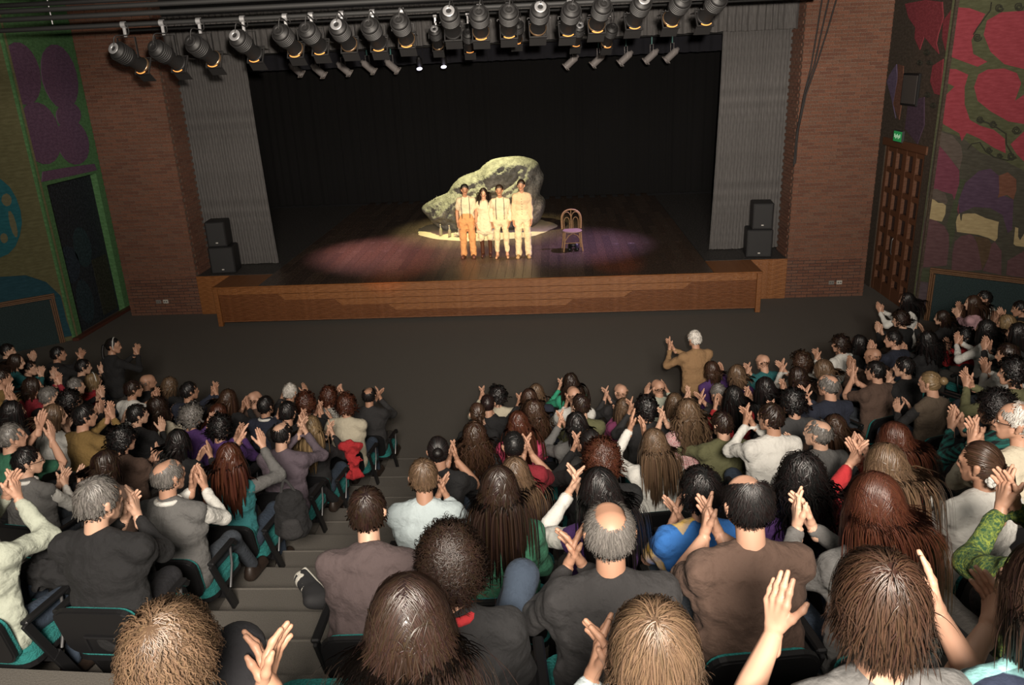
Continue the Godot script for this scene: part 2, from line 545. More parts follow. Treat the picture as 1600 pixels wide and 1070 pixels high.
func make_templates() -> void:
	skin_mat = StandardMaterial3D.new()
	skin_mat.resource_name = "skin"
	skin_mat.vertex_color_use_as_albedo = true
	skin_mat.roughness = 0.52
	skin_mat.subsurf_scatter_enabled = false
	hair_mat = StandardMaterial3D.new()
	hair_mat.resource_name = "hair"
	hair_mat.vertex_color_use_as_albedo = true
	hair_mat.roughness = 0.4
	hair_mat.metallic_specular = 0.5
	for hi in [true, false]:
		var f := Field.new()
		f.k = 0.028
		f.cap(Vector3(0, 0.034, -0.022), Vector3(0, 0.030, 0.026), 0.074, 0.078, 1.08)
		f.cap(Vector3(0, -0.005, -0.052), Vector3(0, -0.062, -0.052), 0.048, 0.036)
		f.cap(Vector3(-0.045, -0.045, -0.015), Vector3(-0.018, -0.085, -0.062), 0.024, 0.018)
		f.cap(Vector3(0.045, -0.045, -0.015), Vector3(0.018, -0.085, -0.062), 0.024, 0.018)
		f.cap(Vector3(0, -0.088, -0.068), Vector3(0, -0.09, -0.074), 0.02, 0.017)
		f.cap(Vector3(0, -0.05, 0.02), Vector3(0, -0.15, 0.035), 0.052, 0.054)
		var g := Field.new()
		g.k = 0.012
		# fine features share the grid of the head
		for i in f.a.size():
			g.a.append(f.a[i]); g.ba.append(f.ba[i]); g.il.append(f.il[i]); g.r0.append(f.r0[i]); g.dr.append(f.dr[i]); g.sx.append(f.sx[i])
		g.lo = f.lo; g.hi = f.hi; g.k = 0.02
		g.cap(Vector3(0, 0.012, -0.094), Vector3(0, -0.022, -0.112), 0.008, 0.0125)
		g.cap(Vector3(-0.012, -0.026, -0.100), Vector3(0.012, -0.026, -0.100), 0.009, 0.009)
		g.cap(Vector3(-0.038, 0.028, -0.082), Vector3(0.038, 0.028, -0.082), 0.012, 0.012)
		g.cap(Vector3(-0.016, -0.054, -0.087), Vector3(0.016, -0.054, -0.087), 0.008, 0.008)
		for s: float in [-1.0, 1.0]:
			g.cap(Vector3(s * 0.079, 0.014, 0.016), Vector3(s * 0.076, -0.03, 0.006), 0.014, 0.009)
			g.cap(Vector3(s * 0.084, 0.018, 0.024), Vector3(s * 0.082, -0.008, 0.022), 0.010, 0.008)
		var m := g.nets(0.0065 if hi else 0.0115)
		m.c.resize(m.v.size()); m.has_color = true
		for i in m.v.size():
			var p := m.v[i]
			var c := Color(1, 1, 1)
			if p.z < -0.075 and absf(p.x) < 0.022 and p.y < -0.046 and p.y > -0.064: c = Color(0.85, 0.5, 0.5)
			elif p.z < -0.06 and absf(absf(p.x) - 0.030) < 0.017 and absf(p.y - 0.030 + absf(p.x) * 0.1) < 0.006: c = Color(0.2, 0.16, 0.14)
			m.c[i] = c
		for s: float in [-1.0, 1.0]:
			var e := MB.new()
			e.lathe(PackedVector2Array([Vector2(0.0005, -0.011), Vector2(0.006, -0.0095), Vector2(0.0105, -0.004), Vector2(0.0105, 0.004), Vector2(0.006, 0.0095), Vector2(0.0005, 0.011)]), 10 if hi else 6)
			m.add(e, T(s * 0.031, 0.008, -0.0835), Color(1.3, 2.1, 2.6))
			var ir := MB.new()
			ir.lathe(PackedVector2Array([Vector2(0.0003, -0.0025), Vector2(0.004, -0.001), Vector2(0.0052, 0.001)]), 8, Transform3D(Basis(Vector3.RIGHT, PI / 2), Vector3(s * 0.031, 0.008, -0.0935)))
			m.add(ir, Transform3D(), Color(0.08, 0.07, 0.07))
		if hi: head_hi = m
		else: head_lo = m
		for pose in 2:
			var h := Field.new()
			h.k = 0.009
			var sp := 0.35 if pose == 1 else 0.12
			h.cap(Vector3(0, -0.05, 0), Vector3(0, 0.012, 0), 0.023, 0.021, 0.8)
			var kn := [Vector3(0.031, 0.084, 0.0), Vector3(0.0105, 0.091, -0.002), Vector3(-0.0105, 0.088, -0.002), Vector3(-0.030, 0.078, 0.0)]
			var ln := [0.072, 0.081, 0.075, 0.058]
			for i in 4:
				h.cap(Vector3(kn[i].x * 0.45, 0.02, 0.002), kn[i], 0.0155, 0.0115)
				var d := Vector3(kn[i].x * sp * 9.0 * 0.35, 1.0, 0.10 + 0.05 * i).normalized()
				var mid: Vector3 = kn[i] + d * ln[i] * 0.5
				var d2 := (d + Vector3(0, 0, 0.30 - 0.2 * pose)).normalized()
				var tip: Vector3 = mid + d2 * ln[i] * 0.5
				h.cap(kn[i], mid, 0.0098, 0.0088); h.cap(mid, tip, 0.0086, 0.0072)
			h.cap(Vector3(0.02, 0.022, 0.006), Vector3(0.042, 0.05, 0.014), 0.015, 0.012)
			h.cap(Vector3(0.042, 0.05, 0.014), Vector3(0.058 + 0.01 * pose, 0.084, 0.020), 0.0115, 0.0092)
			h.cap(Vector3(0.058 + 0.01 * pose, 0.084, 0.020), Vector3(0.061 + 0.014 * pose, 0.104, 0.024), 0.0092, 0.0076)
			var hm := h.nets(0.0042 if hi else 0.0068)
			if hi: hand_hi.append(hm)
			else: hand_lo.append(hm)
	for key in ["seat", "stand"]:
		var l := Field.new()
		l.k = 0.05
		if key == "seat":
			l.cap(Vector3(0, 0.54, 0.10), Vector3(0, 0.53, 0.06), 0.11, 0.115, 0.64)
			for s: float in [-1.0, 1.0]:
				l.cap(Vector3(s * 0.095, 0.53, 0.06), Vector3(s * 0.115, 0.53, -0.36), 0.085, 0.063)
				l.cap(Vector3(s * 0.115, 0.53, -0.36), Vector3(s * 0.12, 0.11, -0.34), 0.062, 0.046)
		else:
			l.cap(Vector3(0, 0.94, 0.05), Vector3(0, 0.84, 0.05), 0.098, 0.108, 0.62)
			for s: float in [-1.0, 1.0]:
				l.cap(Vector3(s * 0.09, 0.82, 0.05), Vector3(s * 0.10, 0.46, 0.03), 0.084, 0.062)
				l.cap(Vector3(s * 0.10, 0.46, 0.03), Vector3(s * 0.11, 0.10, 0.06), 0.06, 0.048)
		legs_mesh[key] = l.nets(0.02).mesh()
	var sh := Field.new()
	sh.k = 0.03
	sh.cap(Vector3(0, 0.05, 0.05), Vector3(0, 0.04, -0.14), 0.042, 0.038)
	sh.cap(Vector3(0, 0.09, 0.04), Vector3(0, 0.06, 0.0), 0.036, 0.04)
	sh.cap(Vector3(0, 0.018, 0.06), Vector3(0, 0.016, -0.16), 0.02, 0.02, 0.5)
	shoe_mesh = sh.nets(0.012).mesh()
	for c in [Color(0.03, 0.045, 0.07), Color(0.014, 0.014, 0.017), Color(0.05, 0.06, 0.075), Color(0.03, 0.027, 0.024)]:
		var m := StandardMaterial3D.new()
		m.resource_name = "trousers_%d" % denim.size()
		m.albedo_color = c.linear_to_srgb(); m.roughness = 0.92
		m.normal_enabled = true; m.normal_texture = weave; m.normal_scale = 0.5; m.uv1_triplanar = true; m.uv1_scale = Vector3(2.4, 2.4, 2.4)
		denim.append(m)

const SC := Vector3(0, 0.022, 0.006)
const SR := Vector3(0.0815, 0.104, 0.1)

func scalp_ok(d: Vector3, style: String) -> bool:
	var f := -d.z
	var hl := -0.75
	if f > -0.2: hl = lerpf(-0.7, -0.12, clampf((f + 0.2) / 0.4, 0, 1))
	if f > 0.2: hl = lerpf(-0.12, 0.62, clampf((f - 0.2) / 0.6, 0, 1))
	if d.y < hl: return false
	match style:
		"bald": return d.y < 0.1 and f < 0.3
		"balding": return d.dot(Vector3(0, 0.9, 0.436)) < 0.80 and not (d.y > 0.55 and f > 0.15)
		"thinning": return d.dot(Vector3(0, 0.93, -0.37)) < 0.62
	return true

func hair(style: String, base: Color, dist: float, sd: int, torso_back: float) -> MB:
	var mb := MB.new()
	var r := RandomNumberGenerator.new()
	r.seed = sd * 7919 + 13
	var near := dist < 3.4
	var mid := dist < 6.5
	var count := 4200 if near else (1000 if mid else 320)
	var wid := 0.0013 if near else (0.0036 if mid else 0.009)
	var steps := 9 if near else (7 if mid else 5)
	var length := 0.045; var lift := 0.25; var grav := 0.12; var curl := 0.0; var turns := 3.0; var vol := 0.006; var most := 1.2; var wild := 0.0; var rough := 0.03
	match style:
		"short": length = 0.045; most = 1.14
		"messy": length = 0.062; lift = 0.22; vol = 0.012; curl = 0.002; most = 1.22; wild = 0.13; rough = 0.14
		"mop": length = 0.10; lift = 0.12; grav = 0.2; vol = 0.012; most = 1.2; wild = 0.06; rough = 0.08
		"buzz": length = 0.008; vol = 0.002; count = int(count * 0.5)
		"bald": length = 0.010; vol = 0.002; count = int(count * 0.35)
		"balding", "thinning": length = 0.035; vol = 0.004; count = int(count * 0.8)
		"curly": length = 0.13; lift = 0.5; grav = 0.06; curl = 0.007; turns = 2.5; vol = 0.022; most = 1.42; wild = 0.55; rough = 0.22
		"bob": length = 0.18; grav = 0.35; lift = 0.06; vol = 0.008; most = 1.17
		"long": length = 0.43; grav = 0.42; lift = 0.04; vol = 0.008; most = 1.16
		"longcurly": length = 0.37; grav = 0.36; lift = 0.3; curl = 0.009; turns = 5.0; vol = 0.016; most = 1.3; wild = 0.2; rough = 0.12
		"bun", "pony": length = 0.16; lift = 0.05; vol = 0.006
	if style in ["long", "longcurly"]: steps += 3; count = int(count * 1.25)
	if curl > 0.0: steps += 5 if mid else 3
	# the covering under the strands
	var nu := 22; var nv := 14
	var grid := []
	for j in nv:
		for i in nu:
			var th := PI * j / (nv - 1); var ph := TAU * i / nu
			grid.append(Vector3(sin(th) * cos(ph), cos(th), sin(th) * sin(ph)))
	var ids := {}
	var capc := base * 0.8
	capc.a = 1.0
	if not style in ["bald"]:
		for j in nv - 1:
			for i in nu:
				var q := [j * nu + i, j * nu + (i + 1) % nu, (j + 1) * nu + i, (j + 1) * nu + (i + 1) % nu]
				var ok := true
				for w in q:
					if not scalp_ok(grid[w], style): ok = false
				if not ok: continue
				for w in q:
					if not ids.has(w):
						ids[w] = mb.v.size()
						mb.v.append(SC + grid[w] * SR * (1.0 + vol * 5.0)); mb.n.append((grid[w] / SR).normalized()); mb.c.append(capc)
				mb.ix.append_array([ids[q[0]], ids[q[2]], ids[q[1]], ids[q[1]], ids[q[2]], ids[q[3]]])
	var crown := Vector3(r.randf_range(-0.1, 0.1), 0.88, 0.46).normalized()
	var anchor := Vector3(0, 0.045 if style == "bun" else 0.02, 0.118)
	var made := 0
	var tries := 0
	while made < count and tries < count * 6:
		tries += 1
		var d := Vector3(r.randfn(), r.randfn(), r.randfn()).normalized()
		if not scalp_ok(d, style): continue
		made += 1
		var p := SC + d * SR * (1.0 + vol * 4.0)
		var t := d - crown * d.dot(crown)
		if style in ["bob", "long", "longcurly"] and d.y > 0.2:
			t = Vector3(signf(d.x + r.randfn() * 0.08) * 0.8, 0.0, 0.35 + d.z)
		t = (t - d * t.dot(d)).normalized()
		if style in ["bun", "pony"]:
			t = (anchor - p)
			t = (t - d * t.dot(d) * 0.9).normalized()
		t = (t + Vector3(r.randfn(), r.randfn(), r.randfn()) * (0.16 if style in ["long", "bob", "bun", "pony"] else 0.32)).normalized()
		var dir := (t * (1.0 - lift) + d * lift).normalized()
		var ln := length * r.randf_range(0.6, 1.1)
		if style in ["long", "longcurly", "bob"] and -d.z > 0.5: ln *= 0.8
		var seg := ln / steps
		var tone := r.randf_range(0.7, 1.45)
		var col := base * tone
		col.a = 1.0
		var w := wid * r.randf_range(0.6, 1.3)
		var ph := r.randf() * TAU
		var v0 := mb.v.size()
		var layer := vol * r.randf_range(0.3, 1.6)
		var lump := 1.0 + lumps.get_noise_3dv(d * 3.0 + Vector3.ONE * sd) * rough
		var top := (1.0 + (most - 1.0) * r.randf_range(0.45, 1.25)) * lump
		if length < 0.15 and d.y < -0.25: ln *= 0.45; seg = ln / steps
		for s in steps + 1:
			var q := (p - SC) / SR
			var l := q.length()
			var lim := (1.0 + layer * 9.0) * lump
			if l < lim and (style != "short" or l < 1.05):
				p = SC + q / l * lim * SR
			elif l > top and p.y > 0.0:
				p = SC + q / l * top * SR
			if p.y < -0.03 and length > 0.15:
				dir = Vector3(dir.x * 0.5 + signf(p.x) * 0.02, dir.y, dir.z * 0.6 + 0.03).normalized()
			if p.y < 0.03 and length > 0.15 and not style in ["bun", "pony"]:
				var hx := p.x / 0.094; var hz := (p.z - 0.006) / 0.117
				var hr := sqrt(hx * hx + hz * hz)
				var rmin := (1.0 + layer * 6.0 + clampf(-p.y, 0.0, 0.25) * 0.9) * lump
				if hr < rmin and hr > 0.01:
					p.x *= rmin / hr; p.z = 0.006 + (p.z - 0.006) * rmin / hr
			if p.y < -0.09:
				var sh := p - Vector3(clampf(p.x, -0.15, 0.15), -0.235, 0.055)
				if sh.length() < 0.085: p += sh.normalized() * (0.085 - sh.length())
				var bk := torso_back - p.z
				if p.y < -0.2 and absf(p.x) < 0.2 and bk > 0.0 and p.z > 0.03: p.z += bk
			var out := ((p - SC) * Vector3(1, 0.5, 1)).normalized()
			var side := dir.cross(out).normalized()
			var pp := p
			var f := float(s) / steps
			if curl > 0.0:
				pp += (side * cos(ph + f * turns * TAU) + out * sin(ph + f * turns * TAU)) * curl * minf(1.0, f * 3.0)
			var ww := w * (1.0 if s < steps else 0.25)
			mb.v.append(pp - side * ww); mb.v.append(pp + side * ww)
			mb.n.append((out - side * 0.55).normalized()); mb.n.append((out + side * 0.55).normalized())
			mb.c.append(col); mb.c.append(col)
			dir = (dir + Vector3(0, -grav, 0)).normalized()
			if wild > 0.0: dir = (dir + Vector3(r.randfn(), r.randfn(), r.randfn()) * wild).normalized()
			if style in ["bun", "pony"]: dir = (dir * 0.4 + (anchor - p).normalized()).normalized()
			p += dir * seg
		for s in steps:
			var o := v0 + s * 2
			mb.ix.append_array([o, o + 2, o + 1, o + 1, o + 2, o + 3])
	if style in ["bun", "pony"]:
		var n2 := int(count * 0.35)
		if style == "bun":
			var core := MB.new()
			core.lathe(PackedVector2Array([Vector2(0.001, -0.039), Vector2(0.022, -0.033), Vector2(0.036, -0.016), Vector2(0.039, 0.0), Vector2(0.036, 0.016), Vector2(0.022, 0.033), Vector2(0.001, 0.039)]), 14, Transform3D(Basis(), anchor + Vector3(0, 0, 0.018)))
			mb.has_color = true
			mb.add(core, Transform3D(), capc)
		for i in n2:
			var v0 := mb.v.size()
			var a := r.randf() * TAU
			var col := base * r.randf_range(0.7, 1.4)
			col.a = 1.0
			var sp := r.randf_range(0.3, 1.0)
			var tilt := Vector3(r.randfn(), r.randfn(), r.randfn()).normalized()
			var tl := tilt.cross(Vector3(0.3, 0.4, 0.9)).normalized()
			for s in 7:
				var f := s / 6.0
				var p: Vector3
				var out: Vector3
				if style == "bun":
					out = (tilt * cos(f * PI) + tl * sin(f * PI))
					p = anchor + Vector3(0, 0.0, 0.018) + out * 0.042
				else:
					out = Vector3(cos(a), 0.2, sin(a))
					p = anchor + Vector3(cos(a) * 0.026 * sp, -f * 0.26, 0.02 + sin(a) * 0.02 * sp + 0.02 * sin(f * PI))
				var along := (-tilt * sin(f * PI) + tl * cos(f * PI)) if style == "bun" else Vector3(0, -1, 0)
				var side := along.cross(out).normalized()
				var ww := wid * 1.2 * (1.0 if s < 6 else 0.3)
				mb.v.append(p - side * ww); mb.v.append(p + side * ww)
				mb.n.append((out - side * 0.4).normalized()); mb.n.append((out + side * 0.4).normalized())
				mb.c.append(col); mb.c.append(col)
			for s in 6:
				var o := v0 + s * 2
				mb.ix.append_array([o, o + 2, o + 1, o + 1, o + 2, o + 3])
	mb.has_color = true
	return mb

func elbow(s: Vector3, w: Vector3, u: float, f: float, pole: Vector3) -> Vector3:
	var d := w - s
	var l := minf(d.length(), (u + f) * 0.995)
	var t := d.normalized()
	var x := (u * u - f * f + l * l) / (2.0 * l)
	var h := sqrt(maxf(u * u - x * x, 0.0004))
	var p := (pole - t * pole.dot(t)).normalized()
	return s + t * x + p * h

# d: x, z, floor, turn, head height, hair, hair colour, top, sleeves, head turn, hands, flags, distance, label, group
func person(d: Array, sd: int) -> Node3D:
	var r := RandomNumberGenerator.new()
	r.seed = sd * 31 + 5
	var flags: String = d[11]
	var dist: float = d[12]
	var hh: float = d[4]
	var standing := flags.contains("stand")
	var o := thing("person", d[13], "person", Vector3(d[0], d[2], d[1]), d[3], d[14])
	var style: String = d[5]
	var woman := style in ["long", "longcurly", "bob", "bun", "pony", "mop"]
	var shw := 0.152 if woman else 0.178
	if flags.contains("bigman"): shw = 0.2
	var sv := (hh - 0.45) / 0.75
	var up := func(y: float) -> float: return (hh - 1.2 + y) if standing else 0.45 + (y - 0.45) * sv
	var lean := 0.10 if flags.contains("lean") else 0.0
	var bulk := r.randf_range(0.0, 0.012) + (0.012 if not woman else 0.0)
	var nb := Vector3(0, up.call(1.055), 0.045 + lean * 0.4)
	var shy: float = up.call(0.985)
	var shz := 0.062 + lean * 0.5
	var chest := Vector3(0, up.call(0.875), 0.065 + lean * 0.7)
	var waist := Vector3(0, up.call(0.67), 0.088 + lean)
	var hip := Vector3(0, up.call(0.53), 0.095 + lean)
	var actor := flags.contains("actor")
	if actor:
		shw -= 0.02; shy -= 0.035; nb.y -= 0.03; bulk = 0.0
	var skin: Color = SKIN[r.randi() % 4]
	var tint := skin
	var body := MB.new()
	# head and neck
	var hyaw: float = d[9] + r.randf_range(-0.07, 0.07)
	var hb := Basis(Vector3.UP, hyaw) * Basis(Vector3.RIGHT, -0.08 + r.randf_range(-0.08, 0.05))
	var hs := 1.0 if not woman else 0.96
	if flags.contains("big"): hs *= 1.06
	var hxf := Transform3D(hb.scaled(Vector3.ONE * hs), Vector3(0, hh, 0))
	body.add(head_hi if dist < 6.0 else head_lo, hxf, tint)
	var nt := MB.new()
	nt.tube(PackedVector3Array([hxf * Vector3(0, -0.06, 0.02), (hxf * Vector3(0, -0.13, 0.03)).lerp(nb, 0.4), nb + Vector3(0, 0.0, 0.004), nb + Vector3(0, -0.06, 0.012)]), PackedFloat32Array([0.05, 0.051, 0.058, 0.085]), 12, true)
	body.add(nt, Transform3D(), tint)
	# arms
	var f := Field.new()
	f.k = 0.045
	f.cap(hip, waist, 0.116 + bulk, 0.100 + bulk, 0.62)
	f.cap(waist, chest, 0.100 + bulk, 0.112 + bulk * 0.7, 0.62 if not woman else 0.68)
	f.cap(chest, Vector3(0, shy, shz), 0.112 + bulk * 0.7, 0.082, 0.64 if not woman else 0.7)
	f.cap(Vector3(0, shy, shz), nb + Vector3(0, -0.022, 0.012), 0.090, 0.064)
	var short: bool = d[8] == "S"
	var hands: Array = d[10]
	var sleeve2 := Field.new()
	var other := flags.contains("graysleeve") or flags.contains("whitesleeve") or flags.contains("charsleeve") or flags.contains("vest")
	sleeve2.k = 0.02
	for i in 2:
		var s := -1.0 if i == 0 else 1.0
		var S := Vector3(s * shw, shy - 0.005, shz)
		f.cap(Vector3(s * 0.05, shy + 0.028, shz), S + Vector3(0, 0.004, 0), 0.060, 0.058 + bulk * 0.5)
		var W: Vector3
		if hands.size() == 0:
			W = Vector3(s * 0.07, up.call(0.60), -0.22) if dist < 4.6 else Vector3(s * 0.05, up.call(0.93), -0.30)
		elif hands.size() == 1:
			W = hands[0] + Vector3(s * 0.035, -0.085, 0.02)
		else:
			W = hands[i] + Vector3(0, -0.085, 0.02)
		var u := 0.285; var fa := 0.255
		if (W - S).length() > (u + fa) * 0.99: W = S + (W - S).normalized() * (u + fa) * 0.99
		var E := elbow(S, W, u, fa, Vector3(s * 0.75, -0.8, 0.15) if not actor else Vector3(s * 0.35, -0.1, 0.8))
		var ft := (W - E).normalized()
		var at := MB.new()
		at.tube(PackedVector3Array([S, S.lerp(E, 0.5), E - (E - S).normalized() * 0.02, E + ft * 0.03, E.lerp(W, 0.45), W - ft * 0.01, W + ft * 0.012]), PackedFloat32Array([0.046, 0.045, 0.039, 0.040, 0.038, 0.027, 0.025] if short and not other else [0.03, 0.03, 0.028, 0.028, 0.026, 0.026, 0.025]), 10 if dist < 6.0 else 7, true)
		body.add(at, Transform3D(), tint)
		# hand
		var raised: bool = (hands.size() > 0 or dist >= 4.6) and not flags.contains("down")
		var Y := (ft * 0.45 + Vector3(-s * 0.05, 0.75, -0.25) + Vector3(r.randfn(), r.randfn(), r.randfn()) * 0.1).normalized() if raised else (ft * 0.8 + Vector3(-s * 0.2, -0.2, -0.4)).normalized()
		var N := Vector3(-s, 0.05, 0.12) if raised else Vector3(0, -1, 0)
		if hands.size() == 2 and absf(hands[0].x - hands[1].x) > 0.18: N = Vector3(-s * 0.8, 0.0, -0.45)
		N = (N - Y * N.dot(Y)).normalized()
		var X := Y.cross(N) * s
		var hset: Array = hand_hi if dist < 6.5 else hand_lo
		body.add(hset[r.randi() % 2], Transform3D(Basis(X, Y, N).scaled_local(Vector3.ONE * (0.98 if woman else 1.06)), W + Y * 0.012), tint)
		var g := sleeve2 if other else f
		if short and not other:
			f.cap(S, S.lerp(E, 0.62), 0.060, 0.060)
		else:
			g.cap(S, E, 0.056 + bulk * 0.4, 0.049)
			g.cap(E, W - ft * 0.02, 0.048, 0.036)
	var cell := clampf(dist * 0.0031, 0.0105, 0.027)
	f.noise = folds; f.amp = 0.012
	part("body", body.mesh(), skin_mat, o)
	var tm: StandardMaterial3D = cloth(d[7])
	part("top", f.nets(cell).mesh(), tm, o)
	if other:
		sleeve2.noise = folds; sleeve2.amp = 0.01
		part("sleeves", sleeve2.nets(cell).mesh(), cloth("charcoal" if flags.contains("charsleeve") else ("white" if flags.contains("white") else "gray")), o)
	# hair
	var hstyle := "thinning" if flags.contains("thinning") else style
	var hm := hair(hstyle, HAIR[d[6]], dist, sd, 0.17 + lean * 0.5)
	var hmi := part("hair", hm.mesh(), hair_mat, o, hxf)
	if style == "bald" or style == "balding": hmi.set_meta("label", "thin hair round a bald crown")
	# legs
	var tr: Material = denim[r.randi() % 4]
	if standing:
		var k := (hh - 0.30) / 1.25
		part("trousers", legs_mesh["stand"], tr, o, Transform3D(Basis().scaled(Vector3(1, k, 1)), Vector3.ZERO))
		for s: float in [-1.0, 1.0]: part("shoe", shoe_mesh, flat("shoe", lin(0.03, 0.02, 0.015), 0.5), o, T(s * 0.11, 0, 0.06))
	elif flags.contains("sneaker") or d.size() > 15:
		crossed(o, flags, tr, d[15] if d.size() > 15 else {})
	else:
		part("trousers", legs_mesh["seat"], tr, o, T(0, 0, lean))
		for s: float in [-1.0, 1.0]: part("shoe", shoe_mesh, flat("shoe", lin(0.03, 0.02, 0.015), 0.5), o, T(s * 0.12, 0.0, -0.35 + lean))
	extras(o, flags, hxf, nb, shy, shz, shw)
	return o

func crossed(o: Node3D, flags: String, tr: Material, aim: Dictionary) -> void:
	var l := Field.new()
	l.k = 0.04
	l.cap(Vector3(0, 0.54, 0.10), Vector3(0, 0.53, 0.06), 0.11, 0.115, 0.64)
	var hipl := Vector3(-0.095, 0.53, 0.06); var hipr := Vector3(0.095, 0.53, 0.06)
	var kl := Vector3(-0.115, 0.53, -0.36); var al := Vector3(-0.12, 0.11, -0.34)
	var kr := Vector3(0.115, 0.53, -0.36); var ar := Vector3(0.12, 0.11, -0.34)
	var fl := Transform3D(Basis(), Vector3(-0.12, 0, -0.35)); var fr := Transform3D(Basis(), Vector3(0.12, 0, -0.35))
	if flags.contains("sneaker"):
		kr = Vector3(0.20, 0.64, -0.30); ar = Vector3(-0.26, 0.60, -0.24)
		fr = Transform3D(Basis.looking_at(Vector3(-0.55, 0.1, -0.62), Vector3(-0.72, 0.35, 0.55)), Vector3(-0.36, 0.56, -0.24)).scaled_local(Vector3.ONE * 1.1)
	if aim.has("foot"):
		ar = aim.foot + Vector3(0, 0.10, 0.06)
		if (ar - hipr).length() > 0.82: ar = hipr + (ar - hipr).normalized() * 0.82
		kr = elbow(hipr, ar, 0.43, 0.42, Vector3(0.1, 1.0, -0.5))
		fr = Transform3D(Basis(Vector3.UP, atan2(-(ar.x - hipr.x), 0.45)), Vector3(ar.x, maxf(ar.y - 0.11, 0.0), ar.z))
	if aim.has("knee"):
		kr = aim.knee - Vector3(0, 0.06, 0)
		ar = kr + Vector3(-0.12, -0.36, -0.12).normalized() * 0.4
		fr = Transform3D(Basis(Vector3.UP, 0.5), ar + Vector3(0, -0.1, 0))
	l.cap(hipl, kl, 0.085, 0.063); l.cap(kl, al, 0.062, 0.046)
	l.cap(hipr, kr, 0.085, 0.063); l.cap(kr, ar, 0.062, 0.046)
	part("trousers", l.nets(0.016).mesh(), tr, o)
	part("shoe", shoe_mesh, flat("shoe", lin(0.03, 0.02, 0.015), 0.5), o, fl)
	var s := part("shoe", shoe_mesh, flat("shoe", lin(0.03, 0.02, 0.015), 0.5), o, fr)
	if flags.contains("sneaker"):
		s.set_surface_override_material(0, flat("canvas", lin(0.02, 0.02, 0.022), 0.8))
		s.set_meta("label", "black canvas sneaker with white sole and toe cap")
		var toe := MB.new()
		var ff := Field.new(); ff.cap(Vector3(0, 0.04, -0.12), Vector3(0, 0.036, -0.146), 0.0405, 0.039)
		part("toe_cap", ff.nets(0.008).mesh(), flat("rubber_white", lin(0.6, 0.58, 0.52), 0.6), s)
		var sole := Field.new(); sole.cap(Vector3(0, 0.014, 0.066), Vector3(0, 0.014, -0.168), 0.0225, 0.0225, 0.48)
		part("sole", sole.nets(0.009).mesh(), flat("rubber_white", lin(0.6, 0.58, 0.52), 0.6), s)
		var sock := Field.new(); sock.cap(Vector3(-0.2, 0.605, -0.22), Vector3(-0.32, 0.575, -0.24), 0.05, 0.043)
		part("sock", sock.nets(0.01).mesh(), cloth("white"), o)
		for i in 3:
			toe.tube(PackedVector3Array([Vector3(-0.018, 0.082 - i * 0.004, -0.03 - i * 0.022), Vector3(0, 0.088 - i * 0.005, -0.035 - i * 0.022), Vector3(0.018, 0.082 - i * 0.004, -0.03 - i * 0.022)]), PackedFloat32Array([0.004]), 6)
		part("laces", toe.mesh(), flat("rubber_white", lin(0.6, 0.58, 0.52), 0.6), s)

func extras(o: Node3D, flags: String, hxf: Transform3D, nb: Vector3, shy: float, shz: float, shw: float) -> void:
	if flags.contains("whitecollar") or flags.contains("redcollar"):
		var m := MB.new()
		var pts := PackedVector3Array()
		for i in 17:
			var a := TAU * i / 16
			pts.append(nb + Vector3(cos(a) * 0.072, 0.008 + sin(a) * 0.014, 0.012 + sin(a) * 0.074))
		m.tube(pts, PackedFloat32Array([0.017]), 8, false)
		part("collar", m.mesh(), cloth("white" if flags.contains("white") else "red"), o)
	if flags.contains("glasses"):
		var m := MB.new()
		for s: float in [-1.0, 1.0]:
			var ring := PackedVector3Array()
			for i in 13: ring.append(Vector3(s * 0.034 + cos(TAU * i / 12) * 0.021, 0.006 + sin(TAU * i / 12) * 0.016, -0.105))
			m.tube(ring, PackedFloat32Array([0.0018]), 5, false)
			m.tube(PackedVector3Array([Vector3(s * 0.055, 0.01, -0.105), Vector3(s * 0.08, 0.012, -0.06), Vector3(s * 0.086, 0.01, 0.02)]), PackedFloat32Array([0.0018]), 5)
		m.tube(PackedVector3Array([Vector3(-0.014, 0.008, -0.107), Vector3(0.014, 0.008, -0.107)]), PackedFloat32Array([0.0018]), 5)
		part("glasses", m.mesh(), flat("spectacle_frame", lin(0.03, 0.03, 0.035), 0.3, 0.6), o, hxf)
	if flags.contains("headband"):
		var m := MB.new()
		var pts := PackedVector3Array()
		for i in 17:
			var a := -0.1 * PI + 1.2 * PI * i / 16
			pts.append(SC + Vector3(cos(a) * 0.094, sin(a) * 0.118, -0.02))
		m.tube(pts, PackedFloat32Array([0.007]), 6)
		part("headband", m.mesh(), cloth("white"), o, hxf)
	if flags.contains("scarf"):
		var m := MB.new()
		var pts := PackedVector3Array()
		for i in 13: pts.append(nb + Vector3(cos(TAU * i / 12) * 0.085, 0.0, 0.005 + sin(TAU * i / 12) * 0.08))
		m.tube(pts, PackedFloat32Array([0.03]), 8, false)
		part("scarf", m.mesh(), cloth("crimson"), o)
	if flags.contains("label"):
		var lx := Transform3D(Basis(Vector3.RIGHT, -0.10), Vector3(0.085, shy - 0.105, shz + 0.128))
		part("name_patch", MB.new().box(lx, Vector3(0.085, 0.036, 0.006), 0.001).mesh(), flat("patch_white", lin(0.72, 0.70, 0.64), 0.7), o)
		var tx := TextMesh.new()
		tx.text = "PEGO"; tx.font_size = 24; tx.pixel_size = 0.0011; tx.depth = 0.002
		part("name_print", tx, flat("patch_print", lin(0.3, 0.12, 0.05), 0.7), o, lx * T(0, 0, 0.004))

var folds: FastNoiseLite
var lumps: FastNoiseLite

# ---------------------------------------------------------------- seating
var seat_parts := []

